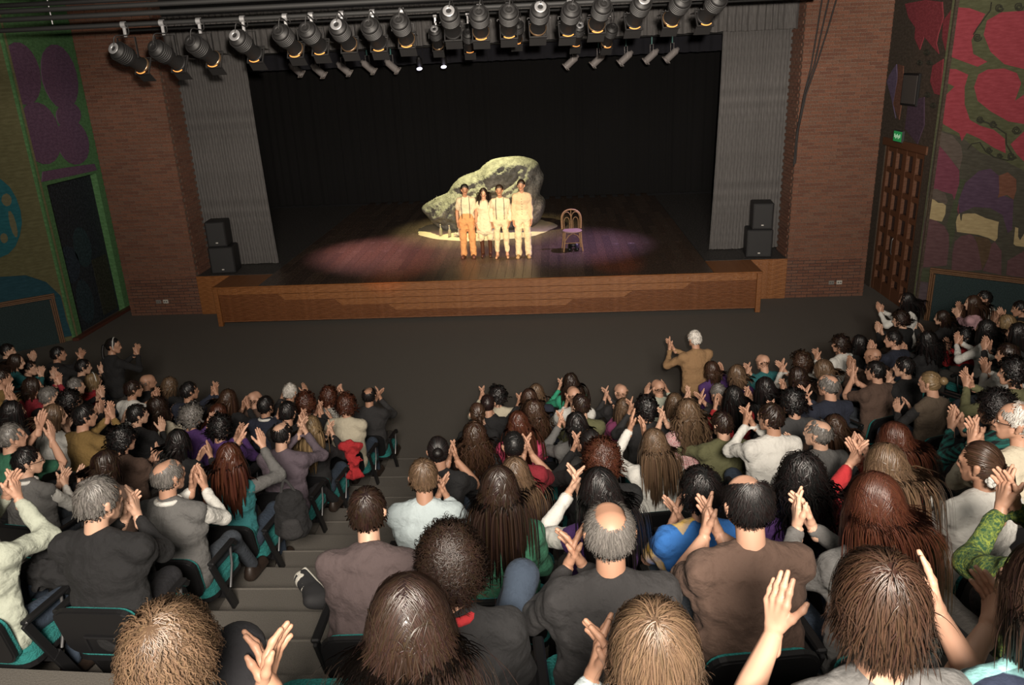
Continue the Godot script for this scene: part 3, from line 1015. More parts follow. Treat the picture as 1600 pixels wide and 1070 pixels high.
func make_chair_meshes() -> void:
	var shell := flat("chair_plastic", lin(0.011, 0.011, 0.012), 0.42)
	var steel := flat("chair_steel", lin(0.013, 0.013, 0.014), 0.45)
	var bright := flat("chair_rod", lin(0.30, 0.30, 0.31), 0.35, 0.8)
	var fabric := grainy("teal_fabric", lin(0.012, 0.20, 0.19), 0.2, 0.08, 0.95, Vector3(3, 3, 3), 2.0)
	var outline := func(w: float, h: float, rr: float, taper: float) -> PackedVector2Array:
		var p := PackedVector2Array()
		for c in [[1, 1], [-1, 1], [-1, -1], [1, -1]]:
			for i in 5:
				var a := atan2(c[1], c[0]) - PI / 4 + PI / 2 * i / 4.0
				var q := Vector2(c[0] * (w * 0.5 - rr) + cos(a) * rr, c[1] * (h * 0.5 - rr) + sin(a) * rr)
				q.x *= 1.0 + taper * q.y / h
				p.append(q)
		return p
	var back := Transform3D(Basis(Vector3.RIGHT, 0.20), Vector3(0, 0.60, 0.21))
	var m := MB.new()
	m.poly(outline.call(0.42, 0.32, 0.07, 0.04), 0.022, back)
	m.poly(outline.call(0.40, 0.30, 0.065, 0.04), 0.006, back * T(0, 0, 0.022))
	seat_parts.append(["back_shell", m.mesh(), shell])
	m = MB.new()
	m.box(back * T(0, -0.02, 0.034), Vector3(0.17, 0.014, 0.014), 0.003); m.box(back * T(-0.08, -0.07, 0.034), Vector3(0.012, 0.11, 0.014), 0.003); m.box(back * T(0.08, -0.07, 0.034), Vector3(0.012, 0.11, 0.014), 0.003)
	seat_parts.append(["back_handle", m.mesh(), shell])
	m = MB.new()
	m.poly(outline.call(0.40, 0.31, 0.07, 0.04), 0.03, back * T(0, -0.022, -0.03))
	m.poly(outline.call(0.36, 0.27, 0.06, 0.04), 0.012, back * T(0, -0.022, -0.042))
	seat_parts.append(["back_cushion", m.mesh(), fabric])
	var flatx := Transform3D(Basis(Vector3.RIGHT, -PI / 2), Vector3(0, 0.40, -0.06))
	m = MB.new()
	m.poly(outline.call(0.47, 0.45, 0.08, 0.05), 0.05, flatx); m.poly(outline.call(0.43, 0.41, 0.07, 0.05), 0.018, flatx * T(0, 0, 0.05))
	seat_parts.append(["seat_cushion", m.mesh(), fabric])
	m = MB.new()
	m.poly(outline.call(0.485, 0.465, 0.09, 0.05), 0.03, flatx * T(0, 0, -0.03))
	m.bar(Vector3(-0.25, 0.345, 0.02), Vector3(0.25, 0.345, 0.02), 0.06, 0.05, 0.006)
	seat_parts.append(["seat_pan", m.mesh(), shell])
	for s: float in [-1.0, 1.0]:
		m = MB.new()
		m.bar(Vector3(s * 0.262, 0.665, 0.17), Vector3(s * 0.262, 0.645, -0.16), 0.045, 0.026, 0.008)
		m.tube(PackedVector3Array([Vector3(s * 0.262, 0.64, -0.14), Vector3(s * 0.262, 0.61, -0.17), Vector3(s * 0.262, 0.62, -0.175)]), PackedFloat32Array([0.022]), 8)
		seat_parts.append(["armrest", m.mesh(), shell])
		m = MB.new()
		m.tube(PackedVector3Array([Vector3(s * 0.262, 0.64, -0.11), Vector3(s * 0.262, 0.50, -0.09), Vector3(s * 0.262, 0.36, -0.02)]), PackedFloat32Array([0.009]), 8)
		seat_parts.append(["arm_rod", m.mesh(), bright])
		m = MB.new()
		m.bar(Vector3(s * 0.262, 0.66, 0.16), Vector3(s * 0.262, 0.34, 0.03), 0.02, 0.05, 0.004, Vector3.BACK)
		m.bar(Vector3(s * 0.262, 0.36, 0.03), Vector3(s * 0.262, 0.0, -0.12), 0.022, 0.065, 0.004, Vector3.BACK)
		m.bar(Vector3(s * 0.262, 0.012, -0.20), Vector3(s * 0.262, 0.012, -0.02), 0.06, 0.022, 0.004)
		seat_parts.append(["leg", m.mesh(), steel])

func chair(x: float, y: float, z: float, turn: float, label: String) -> Node3D:
	var o := thing("auditorium_chair", label, "chair", Vector3(x, y, z), turn, "auditorium chairs with teal cushions")
	for p in seat_parts:
		part(p[0], p[1], p[2], o)
	return o

# ---------------------------------------------------------------- the hall
const CZ := -4.2
func rise(k: float) -> float:
	return 0.255 * k + 0.012 * k * k

func build_floor() -> void:
	var carpet := grainy("carpet", lin(0.135, 0.122, 0.105), 0.18, 0.2, 0.97, Vector3(2.6, 2.6, 2.6), 0.7, true)
	var fl := struct("floor", "grey carpeted floor and raked tiers")
	part("carpet", MB.new().box(T(0, -0.1, 6.0), Vector3(32, 0.2, 32)).mesh(), carpet, fl)
	for k in range(1, 10):
		var m := MB.new()
		var r1 := 10.2 + k
		var r2 := 11.22 + k if k < 9 else 16.0 + k
		var n := 48
		for i in n:
			var a := lerpf(-1.0, 1.0, float(i) / n); var b := lerpf(-1.0, 1.0, float(i + 1) / n)
			var P := func(r: float, t: float, y: float) -> Vector3: return Vector3(sin(t) * r, y, CZ + cos(t) * r)
			var y1 := rise(k); var y0 := rise(k - 1) - 0.02
			m.quad(P.call(r1, a, y1), P.call(r2, a, y1), P.call(r2, b, y1), P.call(r1, b, y1))
			m.quad(P.call(r1, b, y0), P.call(r1, a, y0), P.call(r1, a, y1), P.call(r1, b, y1))
		part("tier", m.mesh(), carpet, fl)
		var top := (rise(k) + rise(k - 1)) * 0.5
		part("aisle_step", MB.new().box(T(-0.19, top - 0.12, CZ + 9.95 + k), Vector3(1.24, 0.24, 0.5), 0.008).mesh(), carpet, fl)
		part("step_nosing", MB.new().box(T(-0.19, top - 0.004, CZ + 9.705 + k), Vector3(1.24, 0.02, 0.02), 0.006).mesh(), carpet, fl)

func brick_wall(o: Node3D, sgn: float) -> void:
	var mortar := grainy("mortar", lin(0.21, 0.14, 0.10), 0.3, 0.05, 0.95, Vector3(2, 2, 2))
	var tones := []
	for i in 4:
		tones.append(grainy("brick_tone_%d" % i, [lin(0.20, 0.072, 0.038), lin(0.235, 0.085, 0.045), lin(0.17, 0.058, 0.032), lin(0.215, 0.09, 0.052)][i], 0.3, 0.06, 0.9, Vector3(3, 3, 3), 3.0))
	var x0 := 6.63; var x1 := 8.33; var zf := -1.03; var top := 7.6
	part("core", MB.new().box(T(sgn * (x0 + x1) * 0.5, top * 0.5, zf - 0.41), Vector3(x1 - x0 - 0.01, top, 0.8)).mesh(), mortar, o)
	var bm := MB.new().box(Transform3D(), Vector3(0.232, 0.058, 0.03), 0.004).mesh()
	var half := MB.new().box(Transform3D(), Vector3(0.112, 0.058, 0.03), 0.004).mesh()
	var rest := [MB.new(), MB.new(), MB.new(), MB.new()]
	var single := 0
	var r := RandomNumberGenerator.new()
	r.seed = 11
	var courses := int(top / 0.07)
	for j in courses:
		var y := 0.035 + j * 0.07
		var x := x0 + (0.0 if j % 2 == 0 else -0.122)
		while x < x1 - 0.02:
			var a := maxf(x, x0); var b := minf(x + 0.232, x1)
			if b - a > 0.05:
				var tone: int = [0, 0, 1, 1, 2, 3][r.randi() % 6]
				var xf := T(sgn * (a + b) * 0.5, y, zf - 0.008 + r.randf_range(-0.002, 0.003))
				var full := b - a > 0.2
				if full and single < 300 and y > 1.1 and y < 5.4:
					part("brick", bm, tones[tone], o, xf); single += 1
				else:
					rest[tone].box(xf, Vector3(b - a, 0.058, 0.03), 0.0)
			x += 0.244
		# the return towards the stage
		for q in 3:
			var zc := zf - 0.12 - q * 0.244 - (0.0 if j % 2 == 0 else 0.122)
			rest[[0, 1, 2, 3][r.randi() % 4]].box(T(sgn * (x0 + 0.004), y, zc), Vector3(0.03, 0.058, 0.232))
	for i in 4:
		part("bricks", rest[i].mesh(), tones[i], o).set_meta("kind", "stuff")

func mural_mat(c: String) -> StandardMaterial3D:
	var col := {"red": lin(0.30, 0.035, 0.05), "under": lin(0.055, 0.05, 0.035), "taupe": lin(0.10, 0.075, 0.06), "magenta": lin(0.16, 0.035, 0.06), "cream": lin(0.44, 0.34, 0.17), "mauve": lin(0.11, 0.05, 0.055), "moss": lin(0.05, 0.06, 0.03), "purple": lin(0.075, 0.04, 0.075), "rust": lin(0.16, 0.06, 0.035), "brown": lin(0.085, 0.05, 0.025), "slate": lin(0.085, 0.06, 0.07), "line": lin(0.03, 0.03, 0.018), "lav": lin(0.13, 0.09, 0.17), "blue": lin(0.01, 0.12, 0.15), "deep": lin(0.01, 0.06, 0.085), "ochre": lin(0.16, 0.15, 0.08), "violet": lin(0.17, 0.085, 0.16)}
	return grainy("mural_" + c, col[c], 0.16, 0.03, 0.95, Vector3(0.9, 2.2, 0.9), 0.9)

func build_walls() -> void:
	for sgn: float in [-1.0, 1.0]:
		var side := "left" if sgn < 0 else "right"
		var p := struct("wall_pier_" + side, "red brick proscenium pier on the " + side)
		brick_wall(p, sgn)
		var base := grainy("mural_base_" + side, lin(0.10, 0.26, 0.09) if sgn < 0 else lin(0.065, 0.045, 0.03), 0.18, 0.03, 0.95, Vector3(0.9, 2.0, 0.9), 0.9)
		var w := struct("wall_door_" + side, "painted wall around the " + side + " door")
		var z0 := -1.5 if sgn < 0 else -1.7
		var z1 := 0.35 if sgn < 0 else 0.2
		var X := sgn * 8.83
		part("wall_panel", MB.new().box(T(X, 3.8, (-2.4 + z0) * 0.5), Vector3(0.2, 7.6, z0 + 2.4)).mesh(), base, w)
		part("wall_panel", MB.new().box(T(X, 3.8, (z1 + 0.62) * 0.5), Vector3(0.2, 7.6, 0.62 - z1)).mesh(), base, w)
		part("wall_panel", MB.new().box(T(X, 5.42, (z0 + z1) * 0.5), Vector3(0.2, 4.36, z1 - z0)).mesh(), base, w)
		part("wall_panel", MB.new().box(T(sgn * 8.53, 3.8, -2.3), Vector3(0.5, 7.6, 0.2)).mesh(), base, w)
		# the long splayed wall with the mural
		var mb := grainy("splay_base_" + side, lin(0.13, 0.12, 0.05) if sgn < 0 else lin(0.075, 0.08, 0.035), 0.18, 0.03, 0.95, Vector3(0.9, 2.0, 0.9), 0.9)
		var sp := struct("wall_" + side, "splayed side wall with a painted mural on the " + side)
		var K := Vector3(sgn * 8.70, 0, 0.55); var D := Vector3(sgn * 0.79, 0, 0.613)
		var nrm := Vector3(-sgn * 0.613, 0, 0.79)
		var wx := Transform3D(Basis(D, Vector3.UP, D.cross(Vector3.UP)), K)   # x along the wall
		part("plaster", MB.new().box(Transform3D(Basis(D, Vector3.UP, nrm), K + D * 3.6 + Vector3.UP * 3.8 - nrm * 0.1), Vector3(7.2, 7.6, 0.2)).mesh(), mb, sp)
		var fx := Transform3D(Basis(D, Vector3.UP, nrm), K)
		# wainscot: carpeted panel in a wooden frame
		var wood := wood_mat("frame_wood", lin(0.20, 0.085, 0.03), 0.5)
		part("wainscot_panel", MB.new().box(fx * T(3.5, 0.48, 0.02), Vector3(6.3, 0.96, 0.04)).mesh(), grainy("wainscot_carpet", lin(0.014, 0.034, 0.036), 0.3, 0.1, 0.97, Vector3(2, 2, 2), 3.0), sp)
		for q in 3:
			var off := 0.035 + q * 0.036
			part("frame_moulding", MB.new().box(fx * T(3.5 - q * 0.018, 1.075 - off + 0.02, 0.04 + (0.012 if q == 1 else 0.0)), Vector3(6.5 - q * 0.036, 0.03, 0.05), 0.006).mesh(), wood, sp)
			part("frame_moulding", MB.new().box(fx * T(0.24 + off, 0.53 - off * 0.5, 0.04 + (0.012 if q == 1 else 0.0)), Vector3(0.03, 1.06 - off, 0.05), 0.006).mesh(), wood, sp)
		part("plaster", MB.new().box(T(sgn * 14.3, 3.8, 12.5), Vector3(0.2, 7.6, 16.0)).mesh(), mb, sp)
		# door recess
		var dr := struct("door_1" if sgn < 0 else "door_2")
		part("lobby_wall", MB.new().box(T(sgn * 9.9, 1.7, (z0 + z1) * 0.5), Vector3(0.1, 3.4, z1 - z0 + 1.4)).mesh(), grainy("lobby_plaster", lin(0.3, 0.28, 0.25), 0.15, 0.05, 0.95), dr)
		if sgn < 0:
			part("door_leaf", MB.new().box(T(-8.90, 1.62, (z0 + z1) * 0.5), Vector3(0.05, 3.2, z1 - z0)).mesh(), grainy("door_navy", lin(0.010, 0.016, 0.024), 0.3, 0.05, 0.8, Vector3(1, 1, 1)), dr)
			for e in [[-0.9, 1.75, 0.32, 0.45, lin(0.012, 0.04, 0.05)], [-0.3, 1.5, 0.36, 0.4, lin(0.012, 0.028, 0.05)], [-0.55, 0.6, 0.3, 0.5, lin(0.012, 0.035, 0.05)]]:
				var pts := PackedVector2Array()
				for i in 18: pts.append(Vector2(cos(TAU * i / 18) * e[2], sin(TAU * i / 18) * e[3]))
				part("painted_shape", MB.new().poly(pts, 0.004, Transform3D(Basis(Vector3.UP, PI / 2), Vector3(-8.872, e[1], e[0] + 0.3))).mesh(), grainy("door_paint_%d" % int(e[1] * 100), e[4], 0.3, 0.05, 0.85), dr)
			part("door_panel", MB.new().box(T(-8.87, 0.75, -1.12), Vector3(0.012, 1.3, 0.6)).mesh(), grainy("door_ochre", lin(0.022, 0.024, 0.012), 0.3, 0.05, 0.85), dr)
			part("threshold", MB.new().box(T(-8.68, 0.03, -0.55), Vector3(0.14, 0.07, 2.5), 0.01).mesh(), wood_mat("threshold_wood", lin(0.10, 0.022, 0.012), 0.5), dr)
		else:
			var dw := wood_mat("door_wood", lin(0.17, 0.055, 0.02), 0.5)
			var zc := (z0 + z1) * 0.5
			for q in [z0 + 0.05, zc - 0.47, zc, zc + 0.47, z1 - 0.05]:
				part("stile", MB.new().box(T(8.80, 1.6, q), Vector3(0.09, 3.2, 0.16 if q != zc else 0.2), 0.008).mesh(), dw, dr)
			part("frame_head", MB.new().box(T(8.76, 3.26, zc), Vector3(0.12, 0.16, z1 - z0 + 0.2), 0.01).mesh(), dw, dr)
			for h in 8:
				for lf in 2:
					part("rail", MB.new().box(T(8.80, 0.08 + h * 0.435 if h > 0 else 0.14, zc + (lf - 0.5) * 0.9), Vector3(0.08, 0.11 if h > 0 else 0.28, 0.86), 0.006).mesh(), dw, dr)
			for h in 7:
				for q in 4:
					part("pane", MB.new().box(T(8.83, 0.30 + h * 0.435, z0 + 0.25 + q * 0.465), Vector3(0.015, 0.36, 0.40)).mesh(), flat("dark_glass", lin(0.006, 0.006, 0.009), 0.18), dr)
			part("door_handle", MB.new().tube(PackedVector3Array([Vector3(8.70, 1.0, zc + 0.06), Vector3(8.68, 1.05, zc + 0.06), Vector3(8.68, 1.3, zc + 0.06), Vector3(8.70, 1.35, zc + 0.06)]), PackedFloat32Array([0.012]), 8).mesh(), flat("handle_steel", lin(0.3, 0.3, 0.3), 0.3, 0.9), dr)
	# painted mural shapes
	var layer := 0.0
	for s in MURAL:
		layer += 0.0004
		var main: bool = s[0].ends_with("M")
		var sgn := 1.0 if s[0].begins_with("R") else -1.0
		var holder: Node = get_node(("wall_" if main else "wall_door_") + ("right" if sgn > 0 else "left"))
		var D := Vector3(sgn * 0.79, 0, 0.613) if main else Vector3(0, 0, 1)
		var K := Vector3(sgn * 8.70, 0, 0.55) if main else Vector3(sgn * 8.73, 0, -2.5)
		var nrm := Vector3(-sgn * 0.613, 0, 0.79) if main else Vector3(-sgn, 0, 0)
		var xf := Transform3D(Basis(D, Vector3.UP, nrm), K)
		var m := MB.new()
		if s[1] == "line":
			var pts := PackedVector3Array()
			for q in s[2]: pts.append(xf * Vector3(q[0], q[1], 0.018))
			m.tube(pts, PackedFloat32Array([0.011]), 5, true, 1.0)
			part("painted_vine", m.mesh(), mural_mat("line"), holder)
		else:
			var pts := PackedVector2Array()
			for q in s[2]:
				pts.append(Vector2(clampf(q[0], 0.0 if main else -9.0, 7.0 if main else 3.05), q[1]))
			pts = Geometry2D.intersect_polygons(pts, PackedVector2Array([Vector2(0, 0), Vector2(7, 0), Vector2(7, 7.5), Vector2(0, 7.5)]))[0] if main else pts
			m.poly(pts, 0.002 + layer, xf)
			part("painted_shape", m.mesh(), mural_mat(s[1]), holder)
	# closing surfaces
	var grey := grainy("ceiling_grey", lin(0.085, 0.095, 0.10), 0.2, 0.05, 0.95, Vector3(1, 1, 1), 2.0)
	var c := struct("ceiling")
	part("ceiling_slab", MB.new().box(T(0, 7.7, 9.2), Vector3(32, 0.2, 24)).mesh(), grey, c)
	var bw := struct("wall_back")
	part("plaster", MB.new().box(T(0, 3.8, 20.4), Vector3(30, 7.6, 0.2)).mesh(), grey, bw)

func wood_mat(key: String, col: Color, rough := 0.45, axis := Vector3(0.6, 9.0, 9.0)) -> StandardMaterial3D:
	return grainy(key, col, 0.32, 0.03, rough, axis, 1.2)

# ---------------------------------------------------------------- the stage
func build_stage() -> void:
	var st := struct("floor_stage", "wooden stage with dark boarded floor and slatted front")
	var wood := wood_mat("stage_wood", lin(0.31, 0.094, 0.016), 0.42)
	var wood2 := wood_mat("stage_wood_deep", lin(0.24, 0.066, 0.013), 0.45)
	var dark := grainy("stage_black", lin(0.018, 0.017, 0.018), 0.3, 0.05, 0.7, Vector3(1, 1, 1))
	part("platform", MB.new().box(T(0, 0.43, -5.6), Vector3(16.5, 0.86, 9.14)).mesh(), dark, st)
	part("platform", MB.new().box(T(0, 0.47, -0.55), Vector3(11.5, 0.78, 0.94)).mesh(), dark, st)
	for s: float in [-1.0, 1.0]:
		part("wing_deck", MB.new().box(T(s * 6.55, 0.88, -5.55), Vector3(3.38, 0.04, 9.0)).mesh(), grainy("wing_deck", lin(0.05, 0.045, 0.042), 0.3, 0.05, 0.6), st)
		part("wing_front", MB.new().box(T(s * 6.22, 0.45, -1.02), Vector3(0.82, 0.9, 0.04), 0.006).mesh(), wood, st)
		part("corner_board", MB.new().box(T(s * 5.345, 0.885, -0.52), Vector3(0.985, 0.03, 1.02), 0.004).mesh(), wood, st)
		part("corner_post", MB.new().box(T(s * 5.79, 0.45, -0.045), Vector3(0.1, 0.88, 0.09), 0.006).mesh(), wood, st)
		part("side_panel", MB.new().box(T(s * 5.82, 0.45, -0.55), Vector3(0.04, 0.88, 0.94), 0.004).mesh(), wood2, st)
	# floor boards
	var tones := []
	for i in 4:
		var m := wood_mat("floor_board_%d" % i, [lin(0.085, 0.052, 0.036), lin(0.105, 0.066, 0.045), lin(0.07, 0.043, 0.031), lin(0.095, 0.055, 0.036)][i], 0.27, Vector3(9, 9, 0.7))
		m.metallic_specular = 0.5
		tones.append(m)
	var bm := MB.new().box(Transform3D(), Vector3(0.1875, 0.03, 1.994), 0.003).mesh()
	var bs := MB.new().box(Transform3D(), Vector3(0.1875, 0.03, 0.994), 0.003).mesh()
	var r := RandomNumberGenerator.new(); r.seed = 3
	for i in 51:
		var x := -4.75 + i * 0.19
		var z := -0.02
		if i % 2 == 1:
			part("floor_board", bs, tones[r.randi() % 4], st, T(x, 0.886, z - 0.5)); z -= 1.0
		while z > -9.5:
			part("floor_board", bm, tones[r.randi() % 4], st, T(x, 0.886 + r.randf_range(-0.0008, 0.0008), z - 1.0)); z -= 2.0
	# front
	part("nosing", MB.new().box(T(0, 0.885, 0.0), Vector3(11.7, 0.035, 0.05), 0.008).mesh(), wood, st)
	part("backing", MB.new().box(T(0, 0.45, -0.075), Vector3(11.5, 0.72, 0.03)).mesh(), wood2, st)
	for i in 19:
		part("slat", MB.new().box(T(0, 0.125 + i * 0.0315, -0.045), Vector3(11.46, 0.021, 0.03), 0.004).mesh(), wood2, st)
	var rows := [[0.722, 0.872, 5.73, 5.73, 5.73, 5.73], [0.575, 0.712, 4.22, 4.40, 4.28, 4.42], [0.432, 0.565, 2.98, 3.16, 3.05, 3.2], [0.285, 0.422, 1.75, 1.92, 1.88, 2.05]]
	for b in rows:
		part("front_board", MB.new().poly(PackedVector2Array([Vector2(-b[4], b[0]), Vector2(b[2], b[0]), Vector2(b[3], b[1]), Vector2(-b[5], b[1])]), 0.028, T(0, 0, -0.03)).mesh(), wood, st)
	# masking
	var mk := struct("wall_stage")
	var velvet := flat("black_velvet", lin(0.006, 0.006, 0.007), 0.98)
	part("wall_panel", MB.new().box(T(0, 4.0, -10.9), Vector3(20, 8, 0.2)).mesh(), velvet, mk)
	for s: float in [-1.0, 1.0]: part("wall_panel", MB.new().box(T(s * 9.4, 4.0, -6.3), Vector3(0.2, 8, 9.4)).mesh(), velvet, mk)
	part("wall_panel", MB.new().box(T(0, 8.0, -6.3), Vector3(20, 0.2, 9.4)).mesh(), velvet, mk)
	part("header", MB.new().box(T(0, 6.95, -1.7), Vector3(13.3, 1.3, 0.3)).mesh(), velvet, mk)

func pleated(x0: float, x1: float, y0: float, y1: float, z: float, amp: float, pitch: float, sd: int, flare := 0.0, hem := 0.02) -> MB:
	var m := MB.new()
	var f := FastNoiseLite.new(); f.seed = sd; f.frequency = 1.0
	var nu := int((x1 - x0) / pitch * 6.0) + 2
	var fn := func(u: float, v: float) -> Vector3:
		var x := lerpf(x0, x1, u)
		var ph := x / pitch * TAU + f.get_noise_2d(x * 1.7, 0.0) * 5.0
		var a := amp * (0.7 + 0.6 * f.get_noise_2d(x * 2.3, 9.0)) * (0.75 + 0.35 * (1.0 - v))
		var y := lerpf(y0, y1, v)
		if v <= 0.0: y += f.get_noise_2d(x * 4.0, 3.0) * hem
		return Vector3(x + flare * (1.0 - v) * (1.0 - v) * (u if flare > 0.0 else 1.0 - u), y, z + sin(ph) * a + f.get_noise_2d(x * 1.5, v * 1.5) * 0.03)
	m.grid(nu, 9, fn)
	var back := MB.new()
	back.v = m.v.duplicate(); back.n = m.n.duplicate(); back.ix = m.ix.duplicate()
	for i in back.v.size(): back.v[i] -= back.n[i] * 0.006
	back.turned()
	m.add(back)
	return m

func build_drapes() -> void:
	var grey := grainy("drape_grey", lin(0.115, 0.108, 0.105), 0.22, 0.03, 0.95, Vector3(7, 0.5, 7), 2.0)
	part_thing("house_curtain", pleated(-6.75, -5.12, 0.93, 6.2, -2.0, 0.014, 0.065, 1, 0.10), grey, "grey pleated stage curtain gathered beside the left loudspeaker stack", "curtain", "grey house curtains")
	part_thing("house_curtain", pleated(5.22, 6.75, 0.93, 6.2, -2.0, 0.014, 0.065, 2, -0.10), grey, "grey pleated stage curtain gathered beside the right loudspeaker stack", "curtain", "grey house curtains")
	part_thing("pelmet_curtain", pleated(-6.62, 6.62, 5.60, 6.4, -1.45, 0.05, 0.15, 3), grey, "short grey pleated pelmet hanging across the top of the stage opening", "curtain")
	var black := flat("black_drape", lin(0.0035, 0.0032, 0.0035), 0.98)
	part_thing("backdrop_curtain", pleated(-9.2, 9.2, 0.92, 7.6, -10.4, 0.06, 0.3, 4), black, "black backdrop curtain closing the rear of the stage", "curtain")
	for i in 3:
		var z: float = [-4.2, -6.4, -8.6][i]
		for s: float in [-1.0, 1.0]:
			var a := minf(s * 7.4, s * 9.2); var b := maxf(s * 7.4, s * 9.2)
			part_thing("masking_leg", pleated(a, b, 0.92, 7.6, z, 0.05, 0.25, 5 + i), black, "%s black masking drape at the %s side of the stage" % [["front", "middle", "rear"][i], "left" if s < 0 else "right"], "curtain", "black masking legs")
	part_thing("border_curtain", pleated(-8.5, 8.5, 5.25, 7.6, -4.6, 0.05, 0.3, 9), flat("navy_drape", lin(0.008, 0.008, 0.012), 0.97), "dark border drape hanging behind the small silver lamps", "curtain")

func part_thing(called: String, m: MB, mat: Material, label: String, category: String, group := "") -> MeshInstance3D:
	var o := MeshInstance3D.new()
	o.name = numbered(called); o.mesh = m.mesh(); o.set_surface_override_material(0, mat)
	add_child(o)
	tag(o, label, category, group)
	return o

func build_rock() -> void:
	# outline in the plane of the rock's broad face, swelled to a boulder and broken up by strata
	var P := PackedVector2Array()
	for q in ROCK: P.append(Vector2(q[0], q[1]))
	P = rounded(P)
	var cell := 0.035
	var f := FastNoiseLite.new(); f.seed = 21; f.frequency = 0.75; f.fractal_octaves = 4; f.fractal_type = FastNoiseLite.FRACTAL_RIDGED
	var f2 := FastNoiseLite.new(); f2.seed = 5; f2.frequency = 1.3; f2.noise_type = FastNoiseLite.TYPE_CELLULAR; f2.cellular_return_type = FastNoiseLite.RETURN_DISTANCE2_SUB
	var lo := Vector2(-2.6, 0.75); var nx := 124; var ny := 66
	var dist := PackedFloat32Array(); dist.resize(nx * ny)
	var near := PackedVector2Array(); near.resize(nx * ny)
	for j in ny:
		for i in nx:
			var p := lo + Vector2(i, j) * cell
			var d := 9.0
			for k in P.size():
				var cp := Geometry2D.get_closest_point_to_segment(p, P[k], P[(k + 1) % P.size()])
				if p.distance_to(cp) < d:
					d = p.distance_to(cp); near[j * nx + i] = cp
			dist[j * nx + i] = d if Geometry2D.is_point_in_polygon(p, P) else -d
	var nz := 48
	var zc := -5.6
	var m := MB.new()
	var sheet := []
	for side in [1.0, -1.0]:
		var ids := PackedInt32Array(); ids.resize(nx * ny); ids.fill(-1)
		for j in ny:
			for i in nx:
				var e := dist[j * nx + i]
				if e < -cell * 1.05: continue
				var x := lo.x + i * cell; var y := lo.y + j * cell
				if e < 0.0:
					x = near[j * nx + i].x; y = near[j * nx + i].y
				var s := Vector3(x * 0.85 + y * 0.5, (y * 0.85 - x * 0.5) * 2.2, 0)
				var w := 0.85 - 0.12 * (y - 0.9)
				var q := clampf(e / 0.62, 0.0, 1.0)
				var t := w * sqrt(1.0 - (1.0 - q) * (1.0 - q))
				var br := (f.get_noise_3d(s.x * 0.8, s.y, side) * 0.34 + f2.get_noise_3d(s.x * 0.6, s.y * 0.7, side * 3.0) * 0.22 + f.get_noise_3d(s.x * 3.0, s.y * 2.6, side * 5.0) * 0.07) * minf(q * 3.0, 1.0)
				ids[j * nx + i] = m.v.size()
				m.v.append(Vector3(x, maxf(y, 0.9), zc + side * maxf(t + br, 0.0)))
		for j in ny - 1:
			for i in nx - 1:
				var a := ids[j * nx + i]; var b := ids[j * nx + i + 1]; var c := ids[(j + 1) * nx + i]; var d := ids[(j + 1) * nx + i + 1]
				if side > 0:
					if a >= 0 and b >= 0 and c >= 0: m.ix.append_array([a, c, b])
					if b >= 0 and c >= 0 and d >= 0: m.ix.append_array([b, c, d])
				else:
					if a >= 0 and b >= 0 and c >= 0: m.ix.append_array([a, b, c])
					if b >= 0 and c >= 0 and d >= 0: m.ix.append_array([b, d, c])
	m.n.resize(m.v.size())
	for q in range(0, m.ix.size(), 3):
		var nn := (m.v[m.ix[q + 2]] - m.v[m.ix[q]]).cross(m.v[m.ix[q + 1]] - m.v[m.ix[q]])
		for w in 3: m.n[m.ix[q + w]] += nn
	for q in m.n.size(): m.n[q] = m.n[q].normalized()
	var mat := grainy("rock_paint", lin(0.21, 0.195, 0.16), 0.4, 0.03, 0.8, Vector3(0.6, 0.6, 0.6), 2.5)
	part_thing("stage_rock", m, mat, "large grey scenery boulder standing behind the four actors", "rock")

